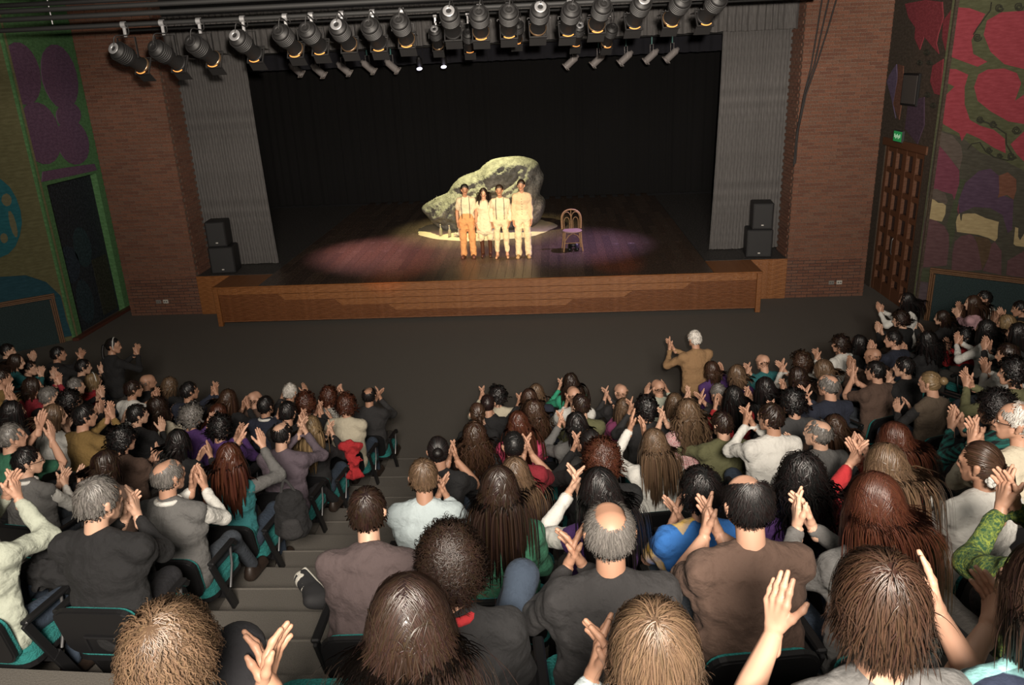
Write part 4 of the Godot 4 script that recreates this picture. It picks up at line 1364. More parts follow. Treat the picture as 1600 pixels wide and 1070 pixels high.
func build_props() -> void:
	# pale ground sheet under the rock
	var m := MB.new()
	var f := FastNoiseLite.new(); f.seed = 4; f.frequency = 1.2
	m.grid(72, 10, func(u: float, v: float) -> Vector3:
		var a := u * TAU
		var r := v * (1.0 + 0.06 * f.get_noise_2d(cos(a) * 1.5, sin(a) * 1.5))
		var h := 0.035 * (1.0 - pow(v, 6.0)) + 0.02 * absf(f.get_noise_2d(cos(a) * v * 5.0, sin(a) * v * 5.0)) * (1.0 if v < 0.97 else 0.0)
		return Vector3(-0.33 + cos(a) * r * 1.92, 0.901 + h, -5.45 + sin(a) * r * 1.6), true)
	if m.n[200].y < 0.0: m.turned()
	part_thing("sand_ring", m, grainy("sand", lin(0.62, 0.52, 0.34), 0.2, 0.12, 0.95, Vector3(2, 2, 2), 5.0), "pale sandy ground patch spread under the boulder", "ground patch")
	for i in 2:
		var p: Vector3 = [Vector3(-1.46, 0.935, -4.55), Vector3(-1.2, 0.935, -4.35)][i]
		var b := thing("bottle", ["small glass bottle left of the other bottle beside the rock", "small glass bottle nearer the actors beside the rock"][i], "bottle", p, 0.0, "bottles on the sandy patch")
		part("glass", MB.new().lathe(PackedVector2Array([Vector2(0.001, 0), Vector2(0.04, 0.002), Vector2(0.042, 0.02), Vector2(0.042, 0.15), Vector2(0.034, 0.18), Vector2(0.016, 0.21), Vector2(0.014, 0.28), Vector2(0.001, 0.281)]), 14).mesh(), flat("bottle_glass", lin(0.42, 0.4, 0.24), 0.15), b)
		part("cap", MB.new().lathe(PackedVector2Array([Vector2(0.017, 0.27), Vector2(0.017, 0.295), Vector2(0.001, 0.297)]), 12).mesh(), flat("bottle_cap", lin(0.5, 0.45, 0.3), 0.4), b)
	# bundle of white cloth on the sand
	var cf := Field.new(); cf.k = 0.05; cf.noise = folds; cf.amp = 0.05
	cf.cap(Vector3(-0.08, 0.05, 0), Vector3(0.06, 0.08, 0.02), 0.06, 0.09); cf.cap(Vector3(0.06, 0.08, 0), Vector3(0.0, 0.2, 0.03), 0.07, 0.03)
	var cb := part_thing("cloth_bundle", cf.nets(0.018), cloth("cream"), "crumpled white cloth lying on the sand behind the actor in orange trousers", "cloth")
	cb.position = Vector3(-0.92, 0.94, -4.35)
	# cane chair
	var cane := wood_mat("cane", lin(0.46, 0.24, 0.09), 0.45)
	var ch := thing("cane_chair", "bentwood cane chair standing alone on the stage", "chair", Vector3(1.98, 0.9, -2.55), 0.08)
	for x in [-0.19, 0.19]:
		for z in [-0.19, 0.19]:
			part("leg", MB.new().tube(PackedVector3Array([Vector3(x * 1.2, 0, z * 1.15), Vector3(x * 1.05, 0.22, z), Vector3(x, 0.45, z)]), PackedFloat32Array([0.017]), 8).mesh(), cane, ch)
	for s: float in [-1.0, 1.0]:
		part("brace", MB.new().tube(PackedVector3Array([Vector3(s * 0.2, 0.24, 0.2), Vector3(s * 0.1, 0.38, 0.19), Vector3(0, 0.43, 0.19)]), PackedFloat32Array([0.01]), 6).mesh(), cane, ch)
	part("stretcher", MB.new().tube(PackedVector3Array([Vector3(-0.22, 0.2, 0.2), Vector3(0.22, 0.2, 0.2)]), PackedFloat32Array([0.01]), 6).mesh(), cane, ch)
	part("seat", MB.new().lathe(PackedVector2Array([Vector2(0.001, 0.43), Vector2(0.21, 0.43), Vector2(0.235, 0.445), Vector2(0.235, 0.465), Vector2(0.21, 0.478), Vector2(0.001, 0.47)]), 24).mesh(), grainy("cane_seat", lin(0.36, 0.22, 0.17), 0.3, 0.2, 0.8, Vector3(4, 4, 4)), ch)
	var loop := PackedVector3Array()
	for i in 25:
		var a := PI * i / 24.0
		loop.append(Vector3(cos(a) * (0.23 + 0.06 * sin(a)), 0.47 + pow(sin(a), 0.55) * 0.45, -0.17 - sin(a) * 0.08))
	part("back_hoop", MB.new().tube(loop, PackedFloat32Array([0.018]), 8).mesh(), cane, ch)
	for s: float in [-1.0, 1.0]:
		for w: float in [0.10, 0.065]:
			var a2 := PackedVector3Array()
			for i in 15:
				var a := PI * i / 14.0
				a2.append(Vector3(s * 0.105 + cos(a) * w, 0.47 + (0.24 if w > 0.08 else 0.17) + (sin(a) * w * 1.6 if true else 0.0), -0.2))
			a2.insert(0, Vector3(s * 0.105 + w, 0.47, -0.18)); a2.append(Vector3(s * 0.105 - w, 0.47, -0.18))
			part("back_arch", MB.new().tube(a2, PackedFloat32Array([0.009]), 6).mesh(), cane, ch)
	part("back_post", MB.new().tube(PackedVector3Array([Vector3(0, 0.47, -0.19), Vector3(0, 0.91, -0.25)]), PackedFloat32Array([0.011]), 6).mesh(), cane, ch)
	var sf := Field.new(); sf.k = 0.04
	for s: float in [-1.0, 1.0]: sf.cap(Vector3(s * 0.08, 0.06, -0.1), Vector3(s * 0.09, 0.045, 0.13), 0.05, 0.045)
	sf.cap(Vector3(-0.08, 0.1, -0.1), Vector3(0.08, 0.1, -0.1), 0.04, 0.04)
	var shs := part_thing("stage_shoes", sf.nets(0.014), flat("black_leather", lin(0.01, 0.01, 0.011), 0.45), "pair of black shoes standing under the cane chair", "shoes")
	shs.position = Vector3(2.0, 0.9, -2.5)
	# loudspeakers
	for s: float in [-1.0, 1.0]:
		var side := "left" if s < 0 else "right"
		for i in 2:
			var w: float = [0.56, 0.44][i]; var h: float = [0.62, 0.58][i]
			var sp := thing("loudspeaker", ["black bass loudspeaker at the bottom of the %s stack", "black loudspeaker standing on top of the %s stack"][i] % side, "loudspeaker", Vector3(s * (6.08 if i == 0 else 6.12), 0.9 + i * 0.62, -1.45), s * -0.12, "stage loudspeakers")
			part("cabinet", MB.new().box(T(0, h * 0.5, 0), Vector3(w, h, 0.5), 0.02).mesh(), flat("speaker_black", lin(0.010, 0.010, 0.011), 0.6), sp)
			part("grille", MB.new().box(T(0, h * 0.5, 0.252), Vector3(w - 0.06, h - 0.06, 0.02), 0.008).mesh(), grainy("speaker_grille", lin(0.012, 0.012, 0.013), 0.4, 0.3, 0.7, Vector3(6, 6, 6)), sp)
			part("badge", MB.new().box(T(0.0, 0.1, 0.265), Vector3(0.05, 0.025, 0.008), 0.002).mesh(), flat("badge", lin(0.6, 0.58, 0.55), 0.4), sp)
		for i in 2:
			var pl := thing("socket_plate", ["grey wall socket plate low on the %s brick pier", "white wall socket plate low on the %s brick pier"][i] % side, "socket", Vector3(s * 7.62 + (0.0 if i == 0 else 0.17) , 0.33, -1.025), 0.0, "socket plates on the piers")
			part("plate", MB.new().box(T(0, 0, 0.014), Vector3(0.12, 0.09, 0.022), 0.006).mesh(), flat("plate_%d" % i, [lin(0.22, 0.2, 0.18), lin(0.52, 0.5, 0.45)][i], 0.5), pl)
			for q in [-0.025, 0.025]:
				part("socket", MB.new().lathe(PackedVector2Array([Vector2(0.001, 0.0), Vector2(0.016, 0.0), Vector2(0.018, 0.004)]), 10, Transform3D(Basis(Vector3.RIGHT, PI / 2), Vector3(q, 0, 0.026))).mesh(), flat("plate_hole", lin(0.1, 0.1, 0.1), 0.6), pl)
	# emergency exit sign and small framed speaker grille over the right door
	var ex := thing("exit_sign", "small glowing green exit sign above the wooden door", "sign", Vector3(8.70, 3.42, -1.0), -PI / 2)
	part("housing", MB.new().box(T(0, 0, 0), Vector3(0.42, 0.24, 0.05), 0.008).mesh(), flat("sign_housing", lin(0.05, 0.05, 0.05), 0.6), ex)
	var gl := StandardMaterial3D.new(); gl.resource_name = "sign_green"; gl.albedo_color = lin(0.02, 0.2, 0.06); gl.emission_enabled = true; gl.emission = lin(0.02, 0.5, 0.12); gl.emission_energy_multiplier = 0.22
	part("sign_face", MB.new().box(T(0, 0, 0.028), Vector3(0.38, 0.2, 0.01)).mesh(), gl, ex)
	var wl := StandardMaterial3D.new(); wl.resource_name = "sign_white"; wl.albedo_color = lin(0.6, 0.7, 0.6); wl.emission_enabled = true; wl.emission = lin(0.5, 1.0, 0.6); wl.emission_energy_multiplier = 0.3
	for i in 5:
		part("sign_mark", MB.new().box(T(-0.13 + i * 0.062, -0.01 if i % 2 else 0.012, 0.035), Vector3(0.03, 0.07, 0.005)).mesh(), wl, ex)
	var gr := thing("wall_speaker", "square grey speaker grille in a black frame on the right wall", "loudspeaker", Vector3(8.72, 4.35, -0.72), -PI / 2)
	part("frame", MB.new().box(T(0, 0, 0.02), Vector3(0.72, 0.62, 0.05), 0.01).mesh(), flat("speaker_black", lin(0.01, 0.01, 0.011), 0.6), gr)
	part("grille", MB.new().box(T(0, 0, 0.045), Vector3(0.64, 0.54, 0.02), 0.005).mesh(), grainy("grey_grille", lin(0.075, 0.065, 0.06), 0.25, 0.3, 0.8, Vector3(6, 6, 6)), gr)
	# cables down the right pier
	for i in 3:
		var pts := PackedVector3Array()
		var xs: Array = [[6.95, 6.86, 6.80, 6.70, 6.62, 6.60], [7.30, 7.06, 6.90, 6.74, 6.64, 6.615], [7.12, 6.95, 6.86, 6.71, 6.63, 6.63]][i]
		var ys := [6.6, 5.5, 4.85, 4.3, 3.6, 2.9]
		for q in 6: pts.append(Vector3(xs[q], ys[q] + i * 0.03, -1.0 + i * 0.012))
		part_thing("cable", MB.new().tube(smooth(pts), PackedFloat32Array([0.016]), 6), flat("cable_black", lin(0.015, 0.012, 0.012), 0.6), ["thick black cable hanging nearest the curtain down the right pier", "black cable looping outermost down the right pier", "black cable between two others down the right pier"][i], "cable", "cables on the right pier")

func smooth(pts: PackedVector3Array) -> PackedVector3Array:
	var c := Curve3D.new()
	for i in pts.size():
		var t := (pts[mini(i + 1, pts.size() - 1)] - pts[maxi(i - 1, 0)]) * 0.18
		c.add_point(pts[i], -t, t)
	return c.tessellate(3, 6)

func rounded(p: PackedVector2Array) -> PackedVector2Array:
	var o := PackedVector2Array()
	for i in p.size():
		o.append(p[i].lerp(p[(i + 1) % p.size()], 0.22)); o.append(p[i].lerp(p[(i + 1) % p.size()], 0.78))
	return o

# ---------------------------------------------------------------- lamps over the hall
func build_rig() -> void:
	var black := flat("rig_black", lin(0.005, 0.005, 0.005), 0.7)
	var alu := flat("rig_clamp", lin(0.42, 0.42, 0.43), 0.4, 0.7)
	var body := flat("lantern_black", lin(0.006, 0.0055, 0.0055), 0.6)
	var silver := flat("par_silver", lin(0.34, 0.31, 0.30), 0.4, 0.25)
	var brass := flat("lantern_rim", lin(0.32, 0.20, 0.11), 0.3, 0.8)
	for i in 4:
		var y: float = [5.76, 5.84, 5.92, 6.01][i]; var z: float = [7.0, 7.35, 7.35, 7.0][i]
		part_thing("rig_pipe", MB.new().tube(PackedVector3Array([Vector3(-9.5, y, z), Vector3(0, y, z), Vector3(4.2 + i * 0.1, y, z)]), PackedFloat32Array([0.026]), 10), black, ["lowest black rigging pipe carrying the large stage lamps", "second lowest black rigging pipe above the audience", "third black rigging pipe above the audience", "topmost of the four black rigging pipes"][i], "pipe", "rigging pipes")
	part_thing("rig_pipe", MB.new().tube(PackedVector3Array([Vector3(-4.5, 5.86, 4.2), Vector3(5.2, 5.86, 4.2)]), PackedFloat32Array([0.024]), 10), black, "black rigging pipe carrying the smaller lamps nearer the stage", "pipe", "rigging pipes")
	part_thing("rig_pipe", MB.new().tube(PackedVector3Array([Vector3(-5.5, 5.62, -3.0), Vector3(5.5, 5.62, -3.0)]), PackedFloat32Array([0.024]), 10), black, "black rigging pipe above the stage carrying small silver lamps", "pipe", "rigging pipes")
	var br := thing("lighting_bridge", "black lighting bridge running across the ceiling above the lamps", "bridge", Vector3(0.4, 6.05, 7.5))
	part("beam", MB.new().box(T(0, 0.65, 0.3), Vector3(8.9, 1.25, 0.9), 0.02).mesh(), black, br)
	for i in 10:
		part("strut", MB.new().bar(Vector3(-4.2 + i * 0.93, 0.0, -0.12), Vector3(-3.75 + i * 0.93, 0.5, -0.2), 0.03, 0.03, 0.004).mesh(), black, br)
	part("kick_rail", MB.new().bar(Vector3(-4.4, 0.1, -0.2), Vector3(4.4, 0.1, -0.2), 0.04, 0.05, 0.004).mesh(), black, br)
	for i in 2:
		part_thing("hanging_wire", MB.new().tube(PackedVector3Array([Vector3([-4.6, -3.9][i], 5.8, 6.98), Vector3([-4.68, -3.9][i], 7.6, 6.98)]), PackedFloat32Array([0.008]), 6), alu, ["thin steel wire holding the pipes at the far left", "thin steel wire beside the end of the lighting bridge"][i], "wire", "hanging wires")
	var glow := StandardMaterial3D.new(); glow.resource_name = "lamp_leak"; glow.albedo_color = lin(0.5, 0.2, 0.05); glow.emission_enabled = true; glow.emission = lin(1.0, 0.32, 0.06); glow.emission_energy_multiplier = 1.2
	# shared meshes, pointing along -z
	var tube := MB.new().lathe(PackedVector2Array([Vector2(0.001, 0.23), Vector2(0.05, 0.23), Vector2(0.055, 0.21), Vector2(0.085, 0.20), Vector2(0.095, 0.18), Vector2(0.10, 0.05), Vector2(0.105, 0.02), Vector2(0.08, -0.02), Vector2(0.078, -0.16), Vector2(0.088, -0.165), Vector2(0.088, -0.19), Vector2(0.074, -0.19)]), 20, Transform3D(Basis(Vector3.RIGHT, PI / 2), Vector3.ZERO)).mesh()
	var rear := MB.new().lathe(PackedVector2Array([Vector2(0.03, 0.232), Vector2(0.062, 0.232), Vector2(0.064, 0.245), Vector2(0.03, 0.245), Vector2(0.03, 0.232)]), 18, Transform3D(Basis(Vector3.RIGHT, PI / 2), Vector3.ZERO)).mesh()
	var fins := MB.new()
	for i in 5: fins.lathe(PackedVector2Array([Vector2(0.1, 0.06 + i * 0.026), Vector2(0.11, 0.062 + i * 0.026), Vector2(0.11, 0.07 + i * 0.026), Vector2(0.1, 0.072 + i * 0.026)]), 18, Transform3D(Basis(Vector3.RIGHT, PI / 2), Vector3.ZERO))
	var finm := fins.mesh()
	var rim := MB.new().lathe(PackedVector2Array([Vector2(0.089, -0.165), Vector2(0.096, -0.17), Vector2(0.096, -0.188), Vector2(0.088, -0.192)]), 20, Transform3D(Basis(Vector3.RIGHT, PI / 2), Vector3.ZERO)).mesh()
	var frame := MB.new()
	for q in [[Vector3(-0.095, 0, -0.20), Vector3(0.012, 0.20, 0.02)], [Vector3(0.095, 0, -0.20), Vector3(0.012, 0.20, 0.02)], [Vector3(0, 0.095, -0.20), Vector3(0.2, 0.012, 0.02)], [Vector3(0, -0.095, -0.20), Vector3(0.2, 0.012, 0.02)]]:
		frame.box(Transform3D(Basis(), q[0]), q[1], 0.002)
	for q in [[Vector3(0, 0.10, -0.27), 0.35], [Vector3(0, -0.10, -0.27), -0.35]]:
		frame.box(Transform3D(Basis(Vector3.RIGHT, q[1]), q[0]), Vector3(0.19, 0.006, 0.13))
	var framem := frame.mesh()
	var lensm := MB.new().lathe(PackedVector2Array([Vector2(0.001, -0.186), Vector2(0.05, -0.182), Vector2(0.074, -0.176)]), 18, Transform3D(Basis(Vector3.RIGHT, PI / 2), Vector3.ZERO)).mesh()
	var arc := PackedVector3Array()
	for q in 9:
		var a := lerpf(-2.2, -0.9, q / 8.0)
		arc.append(Vector3(cos(a) * 0.097, sin(a) * 0.097, -0.178))
	var leakmesh := MB.new().tube(arc, PackedFloat32Array([0.006]), 6).mesh()
	var k := 0
	for l in LANTERNS:
		var at := Vector3(l[0], l[1], l[2])
		var s: float = l[4]
		var hang: float = l[5] - at.y
		var o := thing("stage_lamp", "black theatre spotlight, %s" % l[6], "spotlight", at, 0.0, "black spotlights over the hall")
		var aim: Vector3 = (Vector3(l[7], l[8], l[9]) - at).normalized()
		var bx := Basis.looking_at(aim, Vector3.UP).scaled_local(Vector3.ONE * s)
		var xf := Transform3D(bx, Vector3.ZERO)
		part("housing", tube, body, o, xf); part("fins", finm, body, o, xf); part("rear_ring", rear, alu if k % 3 == 0 else body, o, xf); part("rim", rim, brass if k % 2 == 0 else body, o, xf)
		part("barn_doors", framem, body, o, xf); part("lens", lensm, flat("lamp_lens", lin(0.3, 0.28, 0.25), 0.1), o, xf)
		if l[3] == 1: part("lamp_glow", leakmesh, glow, o, xf)
		var right := bx.x.normalized() * 0.125 * s
		var yk := MB.new()
		yk.bar(right, right + Vector3(0, hang - 0.13, 0), 0.006, 0.035, 0.001, Vector3.BACK); yk.bar(-right, -right + Vector3(0, hang - 0.13, 0), 0.006, 0.035, 0.001, Vector3.BACK)
		yk.bar(right + Vector3(0, hang - 0.13, 0), -right + Vector3(0, hang - 0.13, 0), 0.035, 0.006, 0.001)
		part("yoke", yk.mesh(), body, o)
		part("clamp", MB.new().bar(Vector3(0, hang - 0.13, 0), Vector3(0, hang - 0.02, 0), 0.03, 0.03, 0.004).tube(PackedVector3Array([Vector3(-0.025, hang, 0), Vector3(0.025, hang, 0)]), PackedFloat32Array([0.036]), 10).mesh(), alu, o)
		part("cable", MB.new().tube(smooth(PackedVector3Array([bx * Vector3(0, 0.02, 0.23), bx * Vector3(0.03, 0.12, 0.27), Vector3(0.06, hang * 0.7, 0.06), Vector3(0.05, hang, 0.02)])), PackedFloat32Array([0.007]), 5).mesh(), body, o)
		k += 1
	var can := MB.new().lathe(PackedVector2Array([Vector2(0.001, 0.17), Vector2(0.04, 0.17), Vector2(0.045, 0.13), Vector2(0.068, 0.10), Vector2(0.07, -0.15), Vector2(0.064, -0.15), Vector2(0.062, 0.05)]), 18, Transform3D(Basis(Vector3.RIGHT, PI / 2), Vector3.ZERO)).mesh()
	var cframe := MB.new()
	for q in [[Vector3(-0.075, 0, -0.155), Vector3(0.014, 0.164, 0.012)], [Vector3(0.075, 0, -0.155), Vector3(0.014, 0.164, 0.012)], [Vector3(0, 0.075, -0.155), Vector3(0.164, 0.014, 0.012)], [Vector3(0, -0.075, -0.155), Vector3(0.164, 0.014, 0.012)]]:
		cframe.box(Transform3D(Basis(), q[0]), q[1], 0.002)
	var cfm := cframe.mesh()
	for l in CANS:
		var at := Vector3(l[0], l[1], l[2])
		var o := thing("par_lamp", "small silver stage lamp, %s" % l[4], "spotlight", at, 0.0, "small silver lamps above the stage")
		var bx := Basis.looking_at(Vector3(l[3], -0.75, 0.25), Vector3.UP).scaled_local(Vector3.ONE * 1.15)
		part("can", can, silver, o, Transform3D(bx, Vector3.ZERO)); part("colour_frame", cfm, silver, o, Transform3D(bx, Vector3.ZERO))
		var right := bx.x.normalized() * 0.09
		part("yoke", MB.new().bar(right, right + Vector3(0, 0.24, 0), 0.005, 0.022, 0.001, Vector3.BACK).bar(-right, -right + Vector3(0, 0.24, 0), 0.005, 0.022, 0.001, Vector3.BACK).bar(right + Vector3(0, 0.24, 0), -right + Vector3(0, 0.24, 0), 0.022, 0.005, 0.001).mesh(), silver, o)
		part("clamp", MB.new().bar(Vector3(0, 0.24, 0), Vector3(0, 5.6 - at.y, 0), 0.03, 0.03, 0.004).mesh(), flat("clamp_teal", lin(0.02, 0.12, 0.11), 0.5), o)
	for i in 2:
		var at: Vector3 = LENSES[i]
		var o := thing("lit_lamp", ["lit white stage lamp at the left of the glowing pair", "lit white stage lamp at the right of the glowing pair"][i], "spotlight", at, 0.0, "lit lamps above the stage")
		part("can", can, body, o, Transform3D(Basis(Vector3.RIGHT, -1.0), Vector3(0, 0.05, 0)))
		var wg := StandardMaterial3D.new(); wg.resource_name = "lamp_white"; wg.albedo_color = Color.WHITE; wg.emission_enabled = true; wg.emission = lin(0.8, 0.75, 1.0); wg.emission_energy_multiplier = 3.0
		part("lamp_face", MB.new().lathe(PackedVector2Array([Vector2(0.001, 0.012), Vector2(0.05, 0.01), Vector2(0.066, 0.0)]), 16, Transform3D(Basis(Vector3.RIGHT, 0.57 + PI), Vector3(0, -0.075, 0.08))).mesh(), wg, o)
		part("yoke", MB.new().bar(Vector3(0.09, 0.05, 0), Vector3(0.09, 0.4, 0), 0.005, 0.022, 0.001, Vector3.BACK).bar(Vector3(-0.09, 0.05, 0), Vector3(-0.09, 0.4, 0), 0.005, 0.022, 0.001, Vector3.BACK).mesh(), body, o)

func spot(called: String, at: Vector3, to: Vector3, angle: float, energy: float, col: Color, size := 0.1, blend := 0.6) -> void:
	var l := SpotLight3D.new()
	l.name = called
	add_child(l)
	l.look_at_from_position(at, to, Vector3.UP if absf((to - at).normalized().y) < 0.98 else Vector3.FORWARD)
	l.spot_angle = angle; l.spot_angle_attenuation = blend; l.spot_range = 60.0; l.spot_attenuation = 2.0
	l.light_energy = energy; l.light_color = col; l.light_size = size; l.shadow_enabled = true

func suspenders(o: Node3D, hh: float, black: Material) -> void:
	var m := MB.new()
	var b := hh - 1.2
	for s: float in [-1.0, 1.0]:
		m.tube(PackedVector3Array([Vector3(s * 0.09, b + 0.55, -0.065), Vector3(s * 0.095, b + 0.72, -0.064), Vector3(s * 0.095, b + 0.88, -0.072), Vector3(s * 0.09, b + 0.97, -0.035), Vector3(s * 0.085, b + 1.02, 0.03), Vector3(s * 0.07, b + 0.95, 0.14), Vector3(s * 0.04, b + 0.6, 0.21)]), PackedFloat32Array([0.016]), 6, true, 0.35)
	part("suspenders", m.mesh(), black, o)

func build_actors() -> void:
	CLOTH_EXTRA()
	var black := flat("strap_black", lin(0.012, 0.012, 0.012), 0.7)
	var specs := [
		[-0.47, -2.0, 1.60, "short", "blk", "actorwhite", "S", [Vector3(-0.215, 0.93, 0.0), Vector3(0.215, 0.93, 0.0)], "orange", "actor with white shirt, black braces and orange trousers, leftmost of the four on stage"],
		[-0.05, -2.05, 1.49, "long", "dbr", "actorwhite", "L", [Vector3(-0.2, 0.86, 0.0), Vector3(0.2, 0.86, 0.0)], "offwhite", "dark-haired actor in long white shirt, knee breeches and brown boots on stage"],
		[0.33, -1.9, 1.57, "short", "dbr", "actorwhite", "L", [Vector3(-0.215, 0.93, 0.0), Vector3(0.215, 0.93, 0.0)], "offwhite", "barefoot actor with open white shirt and black braces, third from left on stage"],
		[0.83, -1.87, 1.67, "short", "dbr", "actorcream", "L", [Vector3(-0.215, 0.93, 0.0), Vector3(0.215, 0.93, 0.0)], "offwhite", "tallest actor in buttoned cream shirt and white trousers, rightmost on stage"]]
	for i in 4:
		var a: Array = specs[i]
		var hh: float = a[2]
		var o := person([a[0], a[1], 0.901, PI, hh, a[3], a[4], a[5], a[6], [0.25, 0.1, 0.0, -0.05][i], a[7], "stand actor down", 5.9, a[9], "actors taking a bow on stage"], 900 + i)
		o.get_node("trousers").free()
		for c in o.get_children():
			if c.name.begins_with("shoe"): c.free()
		var k := (hh - 0.30) / 1.25
		var wide := 0.012 if i in [0, 3] else 0.0
		var l := Field.new(); l.k = 0.04; l.noise = folds; l.amp = 0.014
		l.cap(Vector3(0, 0.97 * k, 0.06), Vector3(0, 0.84 * k, 0.06), 0.095, 0.108, 0.62)
		var low := 0.07 if i in [0, 3] else (0.46 if i == 1 else 0.17)
		for s: float in [-1.0, 1.0]:
			l.cap(Vector3(s * 0.09, 0.82 * k, 0.06), Vector3(s * 0.105, 0.47 * k, 0.05), 0.086 + wide, 0.068 + wide)
			if i != 1: l.cap(Vector3(s * 0.105, 0.47 * k, 0.05), Vector3(s * 0.115, low, 0.07), 0.066 + wide, 0.055 + wide * 1.5)
			else: l.cap(Vector3(s * 0.105, 0.5 * k, 0.05), Vector3(s * 0.105, low - 0.02, 0.05), 0.07, 0.066)
		part("trousers", l.nets(0.014).mesh(), cloth("actor" + a[8]), o)
		for s: float in [-1.0, 1.0]:
			if i == 1:
				var b := Field.new(); b.k = 0.03
				b.cap(Vector3(s * 0.095, 0.44, 0.05), Vector3(s * 0.09, 0.08, 0.07), 0.052, 0.04); b.cap(Vector3(s * 0.09, 0.05, 0.08), Vector3(s * 0.095, 0.035, -0.10), 0.042, 0.034)
				part("boot", b.nets(0.012).mesh(), flat("boot_leather", lin(0.06, 0.022, 0.012), 0.4), o)
			elif i == 2:
				var b := Field.new(); b.k = 0.025
				b.cap(Vector3(s * 0.115, 0.2, 0.07), Vector3(s * 0.115, 0.06, 0.075), 0.034, 0.034); b.cap(Vector3(s * 0.115, 0.04, 0.085), Vector3(s * 0.135, 0.025, -0.09), 0.036, 0.028)
				var bm := b.nets(0.011); bm.c.resize(bm.v.size()); bm.c.fill(SKIN[0]); bm.has_color = true
				part("foot", bm.mesh(), skin_mat, o)
			else:
				part("shoe", shoe_mesh, flat("shoe_brown", lin(0.09, 0.03, 0.015), 0.45) if i == 0 else flat("shoe_tan", lin(0.4, 0.27, 0.14), 0.5), o, Transform3D(Basis(Vector3.UP, -s * 0.12), Vector3(s * 0.115, 0.0, 0.05)))
		if i in [0, 2]: suspenders(o, hh, black)
		if i == 1:
			var t := Field.new(); t.k = 0.05; t.noise = folds; t.amp = 0.016
			t.cap(Vector3(0, 0.95 * k, 0.07), Vector3(0, 0.66 * k, 0.06), 0.118, 0.135, 0.62)
			part("shirt_tail", t.nets(0.015).mesh(), cloth("actorwhite"), o)
		if i == 3:
			var bt := MB.new()
			for q in 7: bt.lathe(PackedVector2Array([Vector2(0.001, 0.004), Vector2(0.008, 0.003), Vector2(0.009, 0.0)]), 8, Transform3D(Basis(Vector3.RIGHT, -PI / 2), Vector3(0, hh - 0.3 - q * 0.058, -0.062 + q * 0.003)))
			part("buttons", bt.mesh(), flat("button_dark", lin(0.05, 0.03, 0.02), 0.4), o)
		if i == 0: part("belt", MB.new().tube(ring(0.160, 0.098, hh - 0.645, 0.085), PackedFloat32Array([0.015]), 6, false).mesh(), black, o)

func ring(rx: float, rz: float, y: float, z: float) -> PackedVector3Array:
	var p := PackedVector3Array()
	for i in 25: p.append(Vector3(cos(TAU * i / 24) * rx, y, z + sin(TAU * i / 24) * rz))
	return p

func CLOTH_EXTRA() -> void:
	for q in [["actorwhite", lin(0.66, 0.60, 0.47)], ["actorcream", lin(0.60, 0.48, 0.34)], ["actororange", lin(0.56, 0.30, 0.14)], ["actoroffwhite", lin(0.66, 0.58, 0.42)]]:
		var m: StandardMaterial3D = cloth(q[0])
		m.albedo_color = q[1]

func build_audience() -> void:
	var sd := 1
	for d in PEOPLE():
		person(d, sd)
		sd += 1
	for c in CHAIRS:
		chair(c[0], c[1], c[2], c[3], c[4])

func build_bits() -> void:
	# things lying about between the seats
	var bp := thing("backpack", "black backpack hanging on the aisle chair behind the teal-clad woman", "bag", BAG, 0.2)
	var f := Field.new(); f.k = 0.06; f.noise = folds; f.amp = 0.02
	f.cap(Vector3(0, 0.14, 0), Vector3(0, 0.42, 0.02), 0.13, 0.10, 0.8)
	part("bag_body", f.nets(0.016).mesh(), cloth("black"), bp)
	f = Field.new(); f.k = 0.03; f.cap(Vector3(0, 0.14, 0.12), Vector3(0, 0.24, 0.12), 0.06, 0.05, 0.6)
	part("pocket", f.nets(0.014).mesh(), cloth("charcoal"), bp)
	bp.scale = Vector3.ONE * 0.85
	part("strap", MB.new().tube(smooth(PackedVector3Array([Vector3(-0.06, 0.5, 0.02), Vector3(-0.02, 0.6, -0.02), Vector3(0.06, 0.5, 0.02)])), PackedFloat32Array([0.014]), 6).mesh(), cloth("charcoal"), bp)
	f = Field.new(); f.k = 0.05; f.noise = folds; f.amp = 0.04
	f.cap(Vector3(0, -0.05, 0), Vector3(0.0, 0.3, 0.0), 0.05, 0.04, 0.7); f.cap(Vector3(-0.08, 0.28, 0), Vector3(0.06, 0.3, 0.0), 0.05, 0.04, 0.8)
	var rb := part_thing("red_jacket", f.nets(0.018), cloth("red"), "bright red jacket hanging over the aisle chair behind the cream-jacketed person", "jacket")
	rb.position = JACKET
	f = Field.new(); f.k = 0.05; f.noise = folds; f.amp = 0.05
	f.cap(Vector3(-0.2, 0.08, 0), Vector3(0.22, 0.12, -0.05), 0.1, 0.12); f.cap(Vector3(0.2, 0.12, -0.05), Vector3(0.32, -0.05, -0.1), 0.1, 0.07)
	var ct := part_thing("folded_coat", f.nets(0.016), cloth("black"), "shiny black coat bundled on the lap in the lower left corner", "coat")
	ct.position = Vector3(-1.18, 2.52, 12.45)
	# hair flower held up at the right
	var fl := thing("white_flower", "white fabric flower in the hair of the ponytailed person", "flower", FLOWER)
	for i in 14:
		var a := i * 2.4
		var q := Field.new(); q.cap(Vector3(0, 0.004, 0), Vector3(0, 0.022, 0.006), 0.008, 0.011, 0.6)
		part("petal", q.nets(0.005).mesh(), cloth("white"), fl, Transform3D(Basis(Vector3.UP, a) * Basis(Vector3.RIGHT, 0.4 + 0.08 * i), Vector3(sin(a), 0.3, cos(a)) * 0.018))


